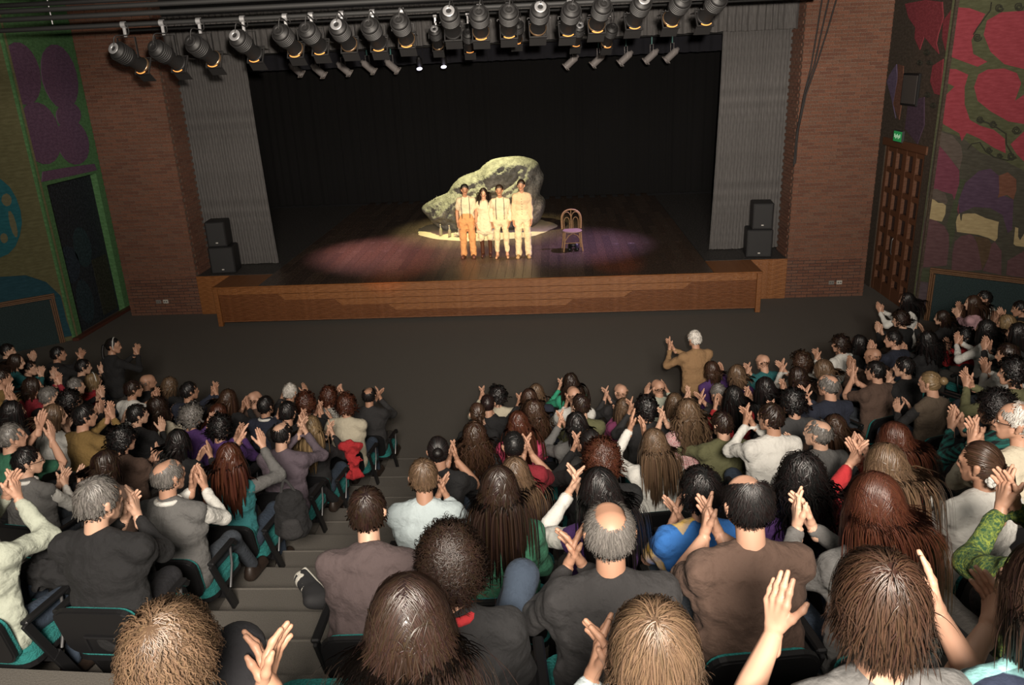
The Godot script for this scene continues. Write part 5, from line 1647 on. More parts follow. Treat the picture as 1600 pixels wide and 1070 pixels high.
func PEOPLE() -> Array:
	return [
		[-7.241, 4.610, 0.000, -0.6880, 1.175, "short", "blk", "black", "L", -0.61, [], "", 14.99, "person, short black hair, black top, first row, left block, fourteenth from aisle", "audience members in the raked rows"],
		[-6.132, 5.956, 0.267, -0.5432, 1.213, "bob", "dbr", "teal", "L", -0.61, [Vector3(-0.021, 0.965, -0.300)], "", 13.23, "person, bobbed dark brown hair, teal top, second row, left block, twelfth from aisle", "audience members in the raked rows"],
		[-6.405, 5.368, 0.000, -0.5899, 1.156, "short", "dbr", "black", "L", -0.70, [], "", 13.93, "person, short dark brown hair, black top, first row, left block, eleventh from aisle", "audience members in the raked rows"],
		[-6.226, 4.890, 0.000, -0.6005, 1.199, "short", "blk", "black", "L", -0.44, [Vector3(0.063, 1.125, -0.300)], "", 14.19, "person, short black hair, black top, first row, left block, twelfth from aisle", "audience members in the raked rows"],
		[-5.503, 5.452, 0.000, -0.5181, 1.188, "short", "blk", "black", "L", -0.35, [Vector3(-0.055, 1.072, -0.300)], "", 13.36, "person, short black hair, black top, first row, left block, tenth from aisle", "audience members in the raked rows"],
		[-4.897, 5.572, 0.000, -0.4645, 1.550, "pony", "blk", "black", "L", -0.79, [Vector3(0.071, 1.419, -0.300)], "stand headband", 12.85, "standing person, tied black hair, black top, first row, left block, ninth from aisle", "audience members in the raked rows"],
		[-5.068, 5.957, 0.000, -0.4628, 1.160, "bob", "bld", "red", "L", -0.35, [Vector3(-0.412, 0.812, -0.300)], "headband white scarf", 12.74, "person, bobbed blond hair, red top, first row, left block, eighth from aisle", "audience members in the raked rows"],
		[-4.708, 6.901, 0.267, -0.4011, 1.194, "short", "gry", "black", "L", -0.35, [], "", 11.71, "person, short grey hair, black top, second row, left block, ninth from aisle", "audience members in the raked rows"],
		[-4.708, 7.673, 0.558, -0.3775, 1.230, "bob", "dbr", "crimson", "L", -0.44, [Vector3(0.056, 1.244, -0.300)], "", 11.01, "person, bobbed dark brown hair, crimson top, third row, left block, ninth from aisle", "audience members in the raked rows"],
		[-5.284, 7.386, 0.558, -0.4279, 1.233, "short", "dbr", "mustard", "L", -0.52, [], "", 11.56, "person, short dark brown hair, mustard top, third row, left block, tenth from aisle", "audience members in the raked rows"],
		[-4.338, 7.944, 0.558, -0.3431, 1.215, "short", "gry", "black", "L", -0.44, [], "", 10.60, "person, short grey hair, black top, third row, left block, eighth from aisle", "audience members in the raked rows"],
		[-3.987, 8.113, 0.558, -0.3132, 1.209, "curly", "blk", "charcoal", "L", -0.26, [], "", 10.28, "person, curly black hair, charcoal top, third row, left block, seventh from aisle", "audience members in the raked rows"],
		[-3.937, 9.080, 0.873, -0.2882, 1.219, "long", "blk", "black", "L", -0.52, [Vector3(-0.385, 1.279, -0.300)], "", 9.41, "person, long black hair, black top, fourth row, left block, sixth from aisle", "audience members in the raked rows"],
		[-3.429, 9.201, 0.873, -0.2505, 1.222, "bob", "lbr", "white", "L", -0.61, [Vector3(-0.235, 0.960, -0.300)], "", 9.03, "person, bobbed light brown hair, white top, fourth row, left block, fifth from aisle", "audience members in the raked rows"],
		[-3.087, 9.258, 0.873, -0.2255, 1.228, "short", "blk", "mustard", "L", -0.44, [Vector3(0.024, 1.170, -0.300)], "", 8.80, "person, short black hair, mustard top, fourth row, left block, fourth from aisle", "audience members in the raked rows"],
		[-3.002, 10.367, 1.212, -0.2032, 1.219, "short", "gry", "green", "S", -0.52, [Vector3(-0.010, 1.242, -0.300), Vector3(0.101, 1.140, -0.300)], "", 7.80, "person, short grey hair, green top, fifth row, left block, fourth from aisle", "audience members in the raked rows"],
		[-2.639, 10.730, 1.212, -0.1749, 1.180, "short", "blk", "gray", "S", -0.70, [Vector3(-0.030, 0.880, -0.300)], "glasses vest whitecollar", 7.34, "person, short black hair, gray top, fifth row, left block, third from aisle", "audience members in the raked rows"],
		[-1.951, 10.809, 1.212, -0.1292, 1.182, "bob", "dbr", "brown", "L", -0.17, [Vector3(-0.505, 0.904, -0.300)], "", 6.91, "person, bobbed dark brown hair, brown top, fifth row, left block, second from aisle", "audience members in the raked rows"],
		[-2.476, 9.702, 0.873, -0.1763, 1.182, "curly", "blk", "brown", "L", -0.44, [Vector3(0.039, 0.911, -0.300)], "", 8.16, "person, curly black hair, brown top, fourth row, left block, third from aisle", "audience members in the raked rows"],
		[-3.022, 8.472, 0.558, -0.2341, 1.196, "short", "blk", "black", "L", -0.44, [Vector3(-0.525, 0.989, -0.300), Vector3(0.015, 0.941, -0.300)], "", 9.51, "person, short black hair, black top, third row, left block, fifth from aisle", "audience members in the raked rows"],
		[-3.847, 7.072, 0.267, -0.3289, 1.211, "short", "dbr", "white", "S", -0.44, [], "", 11.13, "person, short dark brown hair, white top, second row, left block, eighth from aisle", "audience members in the raked rows"],
		[-4.196, 6.093, 0.000, -0.3871, 1.186, "bald", "gry", "black", "L", -0.52, [], "beard", 12.19, "person, bald head, black top, first row, left block, seventh from aisle", "audience members in the raked rows"],
		[-3.810, 6.230, 0.000, -0.3502, 1.185, "bob", "lbr", "black", "L", -0.26, [], "", 11.90, "person, bobbed light brown hair, black top, first row, left block, sixth from aisle", "audience members in the raked rows"],
		[-3.300, 7.546, 0.267, -0.2739, 1.173, "longcurly", "dbr", "cream", "L", -0.26, [Vector3(-0.120, 0.984, -0.300), Vector3(-0.009, 0.996, -0.300)], "", 10.50, "person, wavy dark brown hair, cream top, second row, left block, seventh from aisle", "audience members in the raked rows"],
		[-3.046, 7.215, 0.267, -0.2608, 1.227, "short", "blk", "navy", "L", -0.52, [Vector3(0.129, 1.157, -0.300)], "", 10.64, "person, short black hair, navy top, second row, left block, sixth from aisle", "audience members in the raked rows"],
		[-2.375, 8.563, 0.558, -0.1840, 1.202, "curly", "gry", "purple", "L", -0.17, [], "", 9.14, "person, curly grey hair, purple top, third row, left block, fourth from aisle", "audience members in the raked rows"],
		[-1.920, 9.763, 0.873, -0.1367, 1.189, "bob", "blk", "black", "L", 0.00, [Vector3(-0.045, 0.933, -0.300), Vector3(0.103, 0.968, -0.300)], "", 7.85, "person, bobbed black hair, black top, fourth row, left block, second from aisle", "audience members in the raked rows"],
		[-2.464, 7.435, 0.267, -0.2087, 1.215, "long", "br", "black", "L", -0.26, [], "", 10.22, "person, long brown hair, black top, second row, left block, fifth from aisle", "audience members in the raked rows"],
		[-2.459, 7.762, 0.267, -0.2027, 1.170, "long", "aub", "charcoal", "L", -0.09, [], "", 9.96, "person, long auburn hair, charcoal top, second row, left block, fourth from aisle", "audience members in the raked rows"],
		[-1.966, 8.806, 0.558, -0.1500, 1.175, "curly", "blk", "purple", "L", 0.00, [], "", 8.78, "person, curly black hair, purple top, third row, left block, third from aisle", "audience members in the raked rows"],
		[-0.995, 10.762, 1.212, -0.0664, 1.201, "long", "aub", "teal", "S", 0.09, [Vector3(-0.064, 1.271, -0.300), Vector3(0.145, 1.228, -0.300)], "graysleeve", 6.51, "person, long auburn hair, teal top, fifth row, left block, first from aisle", "audience members in the raked rows"],
		[-0.963, 11.709, 1.575, -0.0604, 1.208, "balding", "gry", "gray", "S", -0.44, [], "vest whitecollar", 5.58, "person, thinning grey hair, gray top, sixth row, left block, first from aisle", "audience members in the raked rows", {"foot": Vector3(0.132, 0.040, -0.650)}],
		[-0.798, 12.678, 1.962, -0.0473, 1.215, "short", "gry", "black", "L", -0.35, [Vector3(-0.093, 1.013, -0.300), Vector3(-0.006, 1.034, -0.300)], "bigman", 4.59, "person, short grey hair, black top, seventh row, left block, first from aisle", "audience members in the raked rows", {"foot": Vector3(-0.041, 0.040, -0.637)}],
		[-2.438, 6.737, 0.000, -0.2193, 1.165, "bald", "dbr", "brown", "L", -0.26, [Vector3(-0.373, 0.911, -0.300)], "", 10.92, "person, bald head, brown top, first row, left block, fourth from aisle", "audience members in the raked rows"],
		[-1.922, 7.652, 0.267, -0.1608, 1.199, "short", "blk", "navy", "L", -0.17, [], "whitecollar", 9.84, "person, short black hair, navy top, second row, left block, third from aisle", "audience members in the raked rows"],
		[-1.992, 6.612, 0.000, -0.1822, 1.202, "short", "wht", "charcoal", "L", 0.00, [Vector3(-0.316, 1.056, -0.300), Vector3(0.059, 1.124, -0.300)], "", 10.86, "person, short white hair, charcoal top, first row, left block, third from aisle", "audience members in the raked rows"],
		[-1.442, 7.648, 0.267, -0.1211, 1.211, "curly", "aub", "black", "L", 0.00, [], "", 9.68, "person, curly auburn hair, black top, second row, left block, second from aisle", "audience members in the raked rows"],
		[-1.327, 8.554, 0.558, -0.1037, 1.228, "short", "blk", "black", "L", 0.00, [], "", 8.74, "person, short black hair, black top, third row, left block, second from aisle", "audience members in the raked rows"],
		[-1.430, 6.790, 0.000, -0.1294, 1.184, "curly", "aub", "pattern", "L", 0.00, [Vector3(-0.043, 1.173, -0.300), Vector3(0.089, 1.149, -0.300)], "", 10.54, "person, curly auburn hair, patterned top, first row, left block, second from aisle", "audience members in the raked rows"],
		[-0.944, 7.704, 0.267, -0.0791, 1.209, "curly", "aub", "cream", "L", 0.00, [Vector3(-0.421, 0.973, -0.300)], "", 9.49, "person, curly auburn hair, cream top, second row, left block, first from aisle", "audience members in the raked rows", {"foot": Vector3(0.125, 0.040, -0.522)}],
		[-0.898, 6.787, 0.000, -0.0816, 1.198, "balding", "blk", "charcoal", "L", 0.00, [Vector3(0.023, 1.114, -0.300)], "", 10.40, "person, thinning black hair, charcoal top, first row, left block, first from aisle", "audience members in the raked rows", {"foot": Vector3(0.070, 0.040, -0.697)}],
		[-0.977, 9.694, 0.873, -0.0702, 1.213, "balding", "blk", "purplegray", "L", -0.09, [Vector3(0.075, 1.167, -0.300)], "", 7.53, "person, thinning black hair, grey-purple top, fourth row, left block, first from aisle", "audience members in the raked rows", {"foot": Vector3(0.139, 0.040, -0.738)}],
		[-0.993, 8.845, 0.558, -0.0759, 1.189, "long", "bld", "black", "L", 0.00, [Vector3(0.069, 1.045, -0.300)], "", 8.40, "person, long blond hair, black top, third row, left block, first from aisle", "audience members in the raked rows"],
		[0.777, 6.859, 0.000, 0.0702, 1.182, "curly", "blk", "cream", "L", 0.09, [Vector3(-0.203, 1.118, -0.300)], "", 10.08, "person, curly black hair, cream top, first row, right block, first from aisle", "audience members in the raked rows"],
		[0.727, 7.744, 0.267, 0.0608, 1.206, "buzz", "dbr", "black", "L", 0.09, [], "", 9.16, "person, cropped dark brown hair, black top, second row, right block, first from aisle", "audience members in the raked rows"],
		[0.705, 8.666, 0.558, 0.0547, 1.221, "pony", "br", "black", "L", 0.17, [], "", 8.20, "person, tied brown hair, black top, third row, right block, first from aisle", "audience members in the raked rows"],
		[0.795, 9.775, 0.873, 0.0568, 1.199, "longcurly", "br", "charcoal", "L", 0.09, [], "", 7.07, "person, wavy brown hair, charcoal top, fourth row, right block, first from aisle", "audience members in the raked rows"],
		[0.621, 10.731, 1.212, 0.0416, 1.209, "bun", "blk", "black", "S", 0.09, [Vector3(0.075, 1.061, -0.300)], "", 6.09, "person, pinned black hair, black top, fifth row, right block, first from aisle", "audience members in the raked rows"],
		[0.694, 11.769, 1.575, 0.0434, 1.200, "short", "lbr", "paleblue", "L", 0.00, [Vector3(0.070, 0.970, -0.300)], "", 5.01, "person, short light brown hair, pale blue top, sixth row, right block, first from aisle", "audience members in the raked rows"],
		[1.236, 12.618, 1.962, 0.0734, 1.221, "long", "dbr", "green", "L", 0.00, [], "", 4.01, "person, long dark brown hair, green top, seventh row, right block, second from aisle", "audience members in the raked rows"],
		[1.196, 10.673, 1.212, 0.0802, 1.212, "buzz", "blk", "crimson", "S", 0.00, [Vector3(0.114, 1.069, -0.300)], "", 6.08, "person, cropped black hair, crimson top, fifth row, right block, second from aisle", "audience members in the raked rows"],
		[1.267, 6.783, 0.000, 0.1148, 1.192, "bob", "lbr", "navy", "L", 0.09, [], "", 10.12, "person, bobbed light brown hair, navy top, first row, right block, second from aisle", "audience members in the raked rows"],
		[1.207, 7.629, 0.267, 0.1017, 1.218, "bob", "br", "black", "L", 0.09, [Vector3(-0.098, 1.085, -0.300)], "", 9.23, "person, bobbed brown hair, black top, second row, right block, second from aisle", "audience members in the raked rows"],
		[1.288, 8.625, 0.558, 0.1001, 1.218, "longcurly", "br", "navy", "L", 0.09, [], "", 8.20, "person, wavy brown hair, navy top, third row, right block, second from aisle", "audience members in the raked rows"],
		[1.716, 6.528, 0.000, 0.1586, 1.226, "long", "dbr", "emerald", "L", 0.09, [Vector3(-0.087, 1.084, -0.300)], "", 10.34, "person, long dark brown hair, emerald top, first row, right block, third from aisle", "audience members in the raked rows"],
		[1.724, 7.569, 0.267, 0.1454, 1.220, "bald", "dbr", "white", "L", 0.14, [], "", 9.28, "person, bald head, white top, second row, right block, third from aisle", "audience members in the raked rows"],
		[1.781, 8.522, 0.558, 0.1391, 1.226, "short", "dbr", "olive", "L", 0.09, [], "", 8.29, "person, short dark brown hair, olive top, third row, right block, third from aisle", "audience members in the raked rows"],
		[1.704, 9.614, 0.873, 0.1227, 1.215, "bob", "blk", "gray", "L", 0.09, [Vector3(-0.094, 1.154, -0.300)], "", 7.17, "person, bobbed black hair, gray top, fourth row, right block, third from aisle", "audience members in the raked rows"],
		[1.177, 9.584, 0.873, 0.0852, 1.225, "long", "aub", "pink", "L", 0.09, [], "", 7.20, "person, long auburn hair, pink top, fourth row, right block, second from aisle", "audience members in the raked rows"],
		[1.264, 11.753, 1.575, 0.0791, 1.199, "long", "lbr", "mauve", "L", 0.09, [], "", 4.96, "person, long light brown hair, mauve top, sixth row, right block, second from aisle", "audience members in the raked rows"],
		[2.345, 6.760, 0.000, 0.2108, 1.166, "bald", "lbr", "charcoal", "L", 0.21, [Vector3(-0.100, 1.043, -0.300)], "", 10.18, "person, bald head, charcoal top, first row, right block, fourth from aisle", "audience members in the raked rows"],
		[2.291, 7.813, 0.267, 0.1885, 1.162, "long", "lbr", "magenta", "L", 0.17, [Vector3(-0.007, 0.989, -0.300)], "", 9.11, "person, long light brown hair, magenta top, second row, right block, fourth from aisle", "audience members in the raked rows"],
		[2.451, 8.586, 0.558, 0.1894, 1.197, "curly", "blk", "charcoal", "L", 0.17, [Vector3(-0.068, 1.116, -0.300)], "", 8.29, "person, curly black hair, charcoal top, third row, right block, fourth from aisle", "audience members in the raked rows"],
		[2.831, 6.639, 0.000, 0.2555, 1.165, "bald", "dbr", "palegreen", "L", 0.14, [Vector3(-0.057, 1.033, -0.300), Vector3(0.260, 1.038, -0.300)], "", 10.34, "person, bald head, pale top, first row, right block, fifth from aisle", "audience members in the raked rows"],
		[3.411, 5.889, 0.000, 0.3260, 1.550, "short", "wht", "tan", "L", 0.21, [Vector3(-0.188, 1.412, -0.300)], "stand", 10.98, "standing person, short white hair, tan top, first row, right block, sixth from aisle", "audience members in the raked rows"],
		[3.604, 6.164, 0.000, 0.3347, 1.206, "bob", "br", "purple", "L", 0.17, [Vector3(0.228, 1.089, -0.300), Vector3(0.349, 1.071, -0.300)], "", 10.88, "person, bobbed brown hair, purple top, first row, right block, seventh from aisle", "audience members in the raked rows"],
		[3.725, 7.045, 0.267, 0.3199, 1.227, "bob", "lbr", "purple", "L", 0.17, [Vector3(0.381, 0.773, -0.300)], "", 10.00, "person, bobbed light brown hair, purple top, second row, right block, seventh from aisle", "audience members in the raked rows"],
		[4.342, 5.914, 0.000, 0.4055, 1.201, "bald", "br", "teal", "L", 0.17, [Vector3(-0.004, 1.002, -0.300)], "", 11.27, "person, bald head, teal top, first row, right block, eighth from aisle", "audience members in the raked rows"],
		[3.412, 7.507, 0.267, 0.2836, 1.171, "short", "gry", "charcoal", "L", 0.21, [Vector3(-0.057, 1.031, -0.300)], "", 9.54, "person, short grey hair, charcoal top, second row, right block, sixth from aisle", "audience members in the raked rows"],
		[3.396, 8.321, 0.558, 0.2648, 1.204, "long", "blk", "red", "L", 0.21, [], "", 8.68, "person, long black hair, red top, third row, right block, sixth from aisle", "audience members in the raked rows"],
		[3.770, 8.131, 0.558, 0.2967, 1.217, "long", "blk", "black", "L", 0.21, [], "", 8.93, "person, long black hair, black top, third row, right block, seventh from aisle", "audience members in the raked rows"],
		[2.878, 7.711, 0.267, 0.2371, 1.160, "long", "lbr", "palegreen", "L", 0.21, [Vector3(0.275, 1.129, -0.300)], "", 9.27, "person, long light brown hair, pale top, second row, right block, fifth from aisle", "audience members in the raked rows"],
		[2.728, 9.395, 0.873, 0.1980, 1.219, "longcurly", "lbr", "floral", "S", 0.21, [Vector3(-0.132, 1.073, -0.300)], "", 7.46, "person, wavy light brown hair, floral top, fourth row, right block, fifth from aisle", "audience members in the raked rows"],
		[3.001, 9.602, 0.873, 0.2141, 1.183, "short", "dbr", "olive", "L", 0.21, [Vector3(-0.187, 1.158, -0.300), Vector3(-0.102, 1.069, -0.300)], "", 7.34, "person, short dark brown hair, olive top, fourth row, right block, sixth from aisle", "audience members in the raked rows"],
		[1.782, 10.649, 1.212, 0.1195, 1.204, "bun", "blk", "black", "L", 0.09, [Vector3(-0.070, 1.087, -0.300)], "", 6.10, "person, pinned black hair, black top, fifth row, right block, third from aisle", "audience members in the raked rows"],
		[1.811, 11.610, 1.575, 0.1140, 1.210, "curly", "aub", "black", "L", 0.09, [], "", 5.08, "person, curly auburn hair, black top, sixth row, right block, third from aisle", "audience members in the raked rows"],
		[2.264, 10.640, 1.212, 0.1514, 1.196, "long", "lbr", "white", "L", 0.09, [Vector3(-0.119, 1.272, -0.300), Vector3(0.006, 1.204, -0.300)], "", 6.15, "person, long light brown hair, white top, fifth row, right block, fourth from aisle", "audience members in the raked rows"],
		[3.227, 10.286, 1.212, 0.2192, 1.224, "short", "dbr", "white", "L", 0.44, [Vector3(-0.034, 1.127, -0.300)], "", 6.63, "person, short dark brown hair, white top, fifth row, right block, sixth from aisle", "audience members in the raked rows"],
		[1.736, 12.629, 1.962, 0.1028, 1.209, "long", "blk", "purple", "L", 0.17, [Vector3(-0.093, 1.120, -0.300)], "whitesleeve", 4.00, "person, long black hair, purple top, seventh row, right block, third from aisle", "audience members in the raked rows"],
		[2.230, 12.639, 1.962, 0.1317, 1.200, "messy", "blk", "boca", "S", 0.14, [Vector3(-0.024, 0.922, -0.300)], "label", 4.05, "person, tousled black hair, blue-and-gold top, seventh row, right block, fourth from aisle", "audience members in the raked rows"],
		[2.237, 13.474, 2.373, 0.1259, 1.225, "balding", "blk", "brown", "S", 0.00, [Vector3(-0.029, 0.991, -0.300)], "thinning", 3.13, "person, thinning black hair, brown top, eighth row, right block, fourth from aisle", "audience members in the raked rows"],
		[6.829, 4.298, 0.000, 0.6769, 1.211, "curly", "dbr", "black", "L", 0.35, [], "", 13.51, "person, curly dark brown hair, black top, first row, right block, thirteenth from aisle", "audience members in the raked rows"],
		[7.043, 3.953, 0.000, 0.7125, 1.420, "long", "blk", "white", "L", 0.52, [Vector3(-0.207, 1.297, -0.300)], "stand3", 13.84, "standing person, long black hair, white top, first row, right block, fourteenth from aisle", "audience members in the raked rows"],
		[7.700, 4.618, 0.000, 0.7178, 1.550, "long", "br", "ltpink", "L", 0.61, [Vector3(0.299, 1.277, -0.300)], "stand", 13.51, "standing person, long brown hair, pale pink top, first row, right block, fifteenth from aisle", "audience members in the raked rows"],
		[8.064, 4.240, 0.267, 0.7626, 1.229, "short", "blk", "white", "S", 0.52, [], "", 14.01, "person, short black hair, white top, second row, right block, seventeenth from aisle", "audience members in the raked rows"],
		[7.522, 4.153, 0.000, 0.7331, 1.176, "bob", "dbr", "black", "L", 0.44, [Vector3(-0.236, 1.081, -0.300), Vector3(0.077, 0.963, -0.300)], "", 13.93, "person, bobbed dark brown hair, black top, first row, right block, sixteenth from aisle", "audience members in the raked rows"],
		[7.280, 6.259, 0.558, 0.6081, 1.228, "bob", "bld", "paleblue", "L", 0.44, [Vector3(0.463, 1.197, -0.300)], "", 11.87, "person, bobbed blond hair, pale blue top, third row, right block, fifteenth from aisle", "audience members in the raked rows"],
		[8.372, 4.658, 0.267, 0.7572, 1.187, "short", "blk", "black", "L", 0.52, [], "", 13.82, "person, short black hair, black top, second row, right block, sixteenth from aisle", "audience members in the raked rows"],
		[7.036, 5.801, 0.267, 0.6131, 1.174, "curly", "blk", "red", "L", 0.61, [Vector3(0.145, 0.965, -0.300)], "", 12.24, "person, curly black hair, red top, second row, right block, thirteenth from aisle", "audience members in the raked rows"],
		[6.917, 6.458, 0.558, 0.5757, 1.236, "long", "blk", "white", "L", 0.44, [], "", 11.53, "person, long black hair, white top, third row, right block, fourteenth from aisle", "audience members in the raked rows"],
		[6.637, 7.590, 0.873, 0.5127, 1.259, "long", "blk", "black", "L", 0.44, [], "", 10.36, "person, long black hair, black top, fourth row, right block, fourteenth from aisle", "audience members in the raked rows"],
		[6.030, 5.947, 0.267, 0.5362, 1.225, "short", "blk", "navy", "L", 0.61, [], "", 11.68, "person, short black hair, navy top, second row, right block, eleventh from aisle", "audience members in the raked rows"],
		[6.473, 5.930, 0.267, 0.5686, 1.198, "longcurly", "blk", "black", "L", 0.35, [], "", 11.88, "person, wavy black hair, black top, second row, right block, twelfth from aisle", "audience members in the raked rows"],
		[5.875, 5.215, 0.000, 0.5579, 1.188, "long", "blk", "black", "L", 0.26, [], "", 12.36, "person, long black hair, black top, first row, right block, eleventh from aisle", "audience members in the raked rows"],
		[5.583, 5.302, 0.000, 0.5312, 1.198, "curly", "dbr", "white", "L", 0.52, [Vector3(-0.102, 0.990, -0.300)], "", 12.18, "person, curly dark brown hair, white top, first row, right block, tenth from aisle", "audience members in the raked rows"],
		[5.571, 6.464, 0.267, 0.4814, 1.194, "bald", "br", "brown", "L", 0.21, [], "", 11.07, "person, bald head, brown top, second row, right block, tenth from aisle", "audience members in the raked rows"],
		[5.094, 7.715, 0.558, 0.4040, 1.204, "short", "blk", "brown", "S", 0.44, [Vector3(-0.044, 1.113, -0.300), Vector3(0.028, 1.060, -0.300)], "", 9.71, "person, short black hair, brown top, third row, right block, tenth from aisle", "audience members in the raked rows"],
		[5.453, 7.608, 0.558, 0.4327, 1.199, "short", "blk", "black", "S", 0.61, [Vector3(0.132, 0.973, -0.300)], "", 9.94, "person, short black hair, black top, third row, right block, eleventh from aisle", "audience members in the raked rows"],
		[5.163, 8.805, 0.873, 0.3779, 1.203, "bun", "bld", "taupe", "L", 0.35, [Vector3(-0.060, 0.866, -0.300), Vector3(0.133, 0.845, -0.300)], "charsleeve", 8.70, "person, pinned blond hair, taupe top, fourth row, right block, eleventh from aisle", "audience members in the raked rows"],
		[4.593, 6.724, 0.267, 0.3980, 1.223, "curly", "br", "white", "L", 0.21, [Vector3(-0.034, 1.098, -0.300)], "", 10.51, "person, curly brown hair, white top, second row, right block, eighth from aisle", "audience members in the raked rows"],
		[4.516, 7.715, 0.558, 0.3623, 1.242, "bob", "lbr", "brown", "L", 0.35, [], "", 9.50, "person, bobbed light brown hair, brown top, third row, right block, ninth from aisle", "audience members in the raked rows"],
		[4.181, 7.900, 0.558, 0.3327, 1.232, "bob", "dbr", "black", "L", 0.21, [Vector3(0.054, 1.015, -0.300)], "", 9.24, "person, bobbed dark brown hair, black top, third row, right block, eighth from aisle", "audience members in the raked rows"],
		[4.156, 8.905, 0.873, 0.3071, 1.241, "balding", "gry", "navy", "L", 0.26, [Vector3(-0.032, 1.051, -0.300)], "", 8.23, "person, thinning grey hair, navy top, fourth row, right block, ninth from aisle", "audience members in the raked rows"],
		[3.725, 9.230, 0.873, 0.2705, 1.207, "curly", "blk", "dgray", "L", 0.17, [], "", 7.83, "person, curly black hair, grey top, fourth row, right block, seventh from aisle", "audience members in the raked rows"],
		[3.534, 10.497, 1.212, 0.2360, 1.186, "balding", "gry", "gray", "L", 0.49, [Vector3(-0.114, 0.932, -0.300), Vector3(0.018, 0.971, -0.300)], "", 6.55, "person, thinning grey hair, gray top, fifth row, right block, seventh from aisle", "audience members in the raked rows"],
		[3.984, 9.627, 0.873, 0.2806, 1.149, "long", "br", "brown", "L", 0.17, [], "", 7.59, "person, long brown hair, brown top, fourth row, right block, eighth from aisle", "audience members in the raked rows"],
		[3.716, 11.358, 1.575, 0.2345, 1.199, "long", "aub", "black", "L", 0.21, [], "", 5.73, "person, long auburn hair, black top, sixth row, right block, sixth from aisle", "audience members in the raked rows"],
		[6.247, 8.144, 0.873, 0.4685, 1.220, "short", "dbr", "white", "L", 0.61, [Vector3(0.132, 0.977, -0.300)], "", 9.73, "person, short dark brown hair, white top, fourth row, right block, thirteenth from aisle", "audience members in the raked rows"],
		[5.520, 9.490, 1.212, 0.3833, 1.232, "curly", "blk", "olive", "L", 0.61, [Vector3(-0.147, 1.110, -0.300)], "", 8.17, "person, curly black hair, olive top, fifth row, right block, eleventh from aisle", "audience members in the raked rows"],
		[4.542, 10.994, 1.575, 0.2905, 1.219, "curly", "blk", "tealstripe", "L", 0.35, [], "", 6.37, "person, curly black hair, striped teal top, sixth row, right block, seventh from aisle", "audience members in the raked rows"],
		[4.072, 12.005, 1.962, 0.2462, 1.240, "balding", "wht", "cream", "L", 0.79, [Vector3(0.029, 1.036, -0.300)], "glasses", 5.19, "person, thinning white hair, cream top, seventh row, right block, eighth from aisle", "audience members in the raked rows"],
		[3.197, 12.424, 1.962, 0.1900, 1.210, "long", "lbr", "red", "L", 0.26, [Vector3(-0.021, 1.148, -0.300), Vector3(0.053, 1.151, -0.300)], "", 4.49, "person, long light brown hair, red top, seventh row, right block, sixth from aisle", "audience members in the raked rows"],
		[2.751, 12.515, 1.962, 0.1631, 1.206, "longcurly", "blk", "purple", "L", 0.14, [], "", 4.27, "person, wavy black hair, purple top, seventh row, right block, fifth from aisle", "audience members in the raked rows"],
		[2.705, 13.462, 2.373, 0.1520, 1.216, "long", "aub", "gray", "L", 0.14, [Vector3(-0.112, 1.027, -0.300)], "", 3.28, "person, long auburn hair, gray top, eighth row, right block, fifth from aisle", "audience members in the raked rows"],
		[3.681, 12.403, 1.962, 0.2182, 1.201, "pony", "br", "white", "L", 0.44, [Vector3(-0.071, 0.909, -0.300)], "", 4.71, "person, tied brown hair, white top, seventh row, right block, seventh from aisle", "audience members in the raked rows"],
		[2.240, 14.591, 2.808, 0.1187, 1.206, "mop", "br", "gray", "S", -0.09, [Vector3(-0.110, 0.996, -0.300), Vector3(0.354, 1.006, -0.300)], "big", 2.02, "person, shaggy brown hair, gray top, ninth row, right block, fourth from aisle", "audience members in the raked rows"],
		[1.712, 13.632, 2.373, 0.0957, 1.211, "balding", "gry", "charcoal", "L", 0.00, [Vector3(-0.091, 0.961, -0.300)], "", 2.93, "person, thinning grey hair, charcoal top, eighth row, right block, third from aisle", "audience members in the raked rows"],
		[1.727, 14.735, 2.808, 0.0910, 1.198, "mop", "lbr", "paleblue", "L", 0.00, [Vector3(-0.063, 0.968, -0.300)], "", 1.80, "person, shaggy light brown hair, pale blue top, ninth row, right block, third from aisle", "audience members in the raked rows"],
		[0.605, 12.781, 1.962, 0.0356, 1.202, "short", "dbr", "mauve", "L", 0.00, [], "sneaker lean", 3.98, "person, short dark brown hair, mauve top, seventh row, right block, first from aisle", "audience members in the raked rows"],
		[1.160, 13.802, 2.373, 0.0644, 1.194, "curly", "dbr", "black", "L", 0.00, [], "redcollar", 2.82, "person, curly dark brown hair, black top, eighth row, right block, second from aisle", "audience members in the raked rows", {"knee": Vector3(0.244, 0.933, -0.380)}],
		[1.199, 14.649, 2.808, 0.0635, 1.208, "long", "dbr", "dgray", "L", 0.00, [], "", 1.88, "person, long dark brown hair, grey top, ninth row, right block, second from aisle", "audience members in the raked rows"],
		[0.703, 14.752, 2.808, 0.0371, 1.205, "messy", "lbr", "teal", "L", 0.00, [Vector3(0.052, 0.938, -0.300), Vector3(0.093, 0.926, -0.300)], "", 1.96, "person, tousled light brown hair, teal top, ninth row, right block, first from aisle", "audience members in the raked rows", {"knee": Vector3(-0.031, 0.976, -0.380)}],
		[-1.430, 12.733, 1.962, -0.0843, 1.202, "bob", "lbr", "palegreen", "L", -0.35, [Vector3(-0.061, 1.206, -0.300), Vector3(0.010, 1.189, -0.300)], "", 4.91, "person, bobbed light brown hair, pale top, seventh row, left block, second from aisle", "audience members in the raked rows", {"foot": Vector3(0.163, 0.040, -0.231)}],
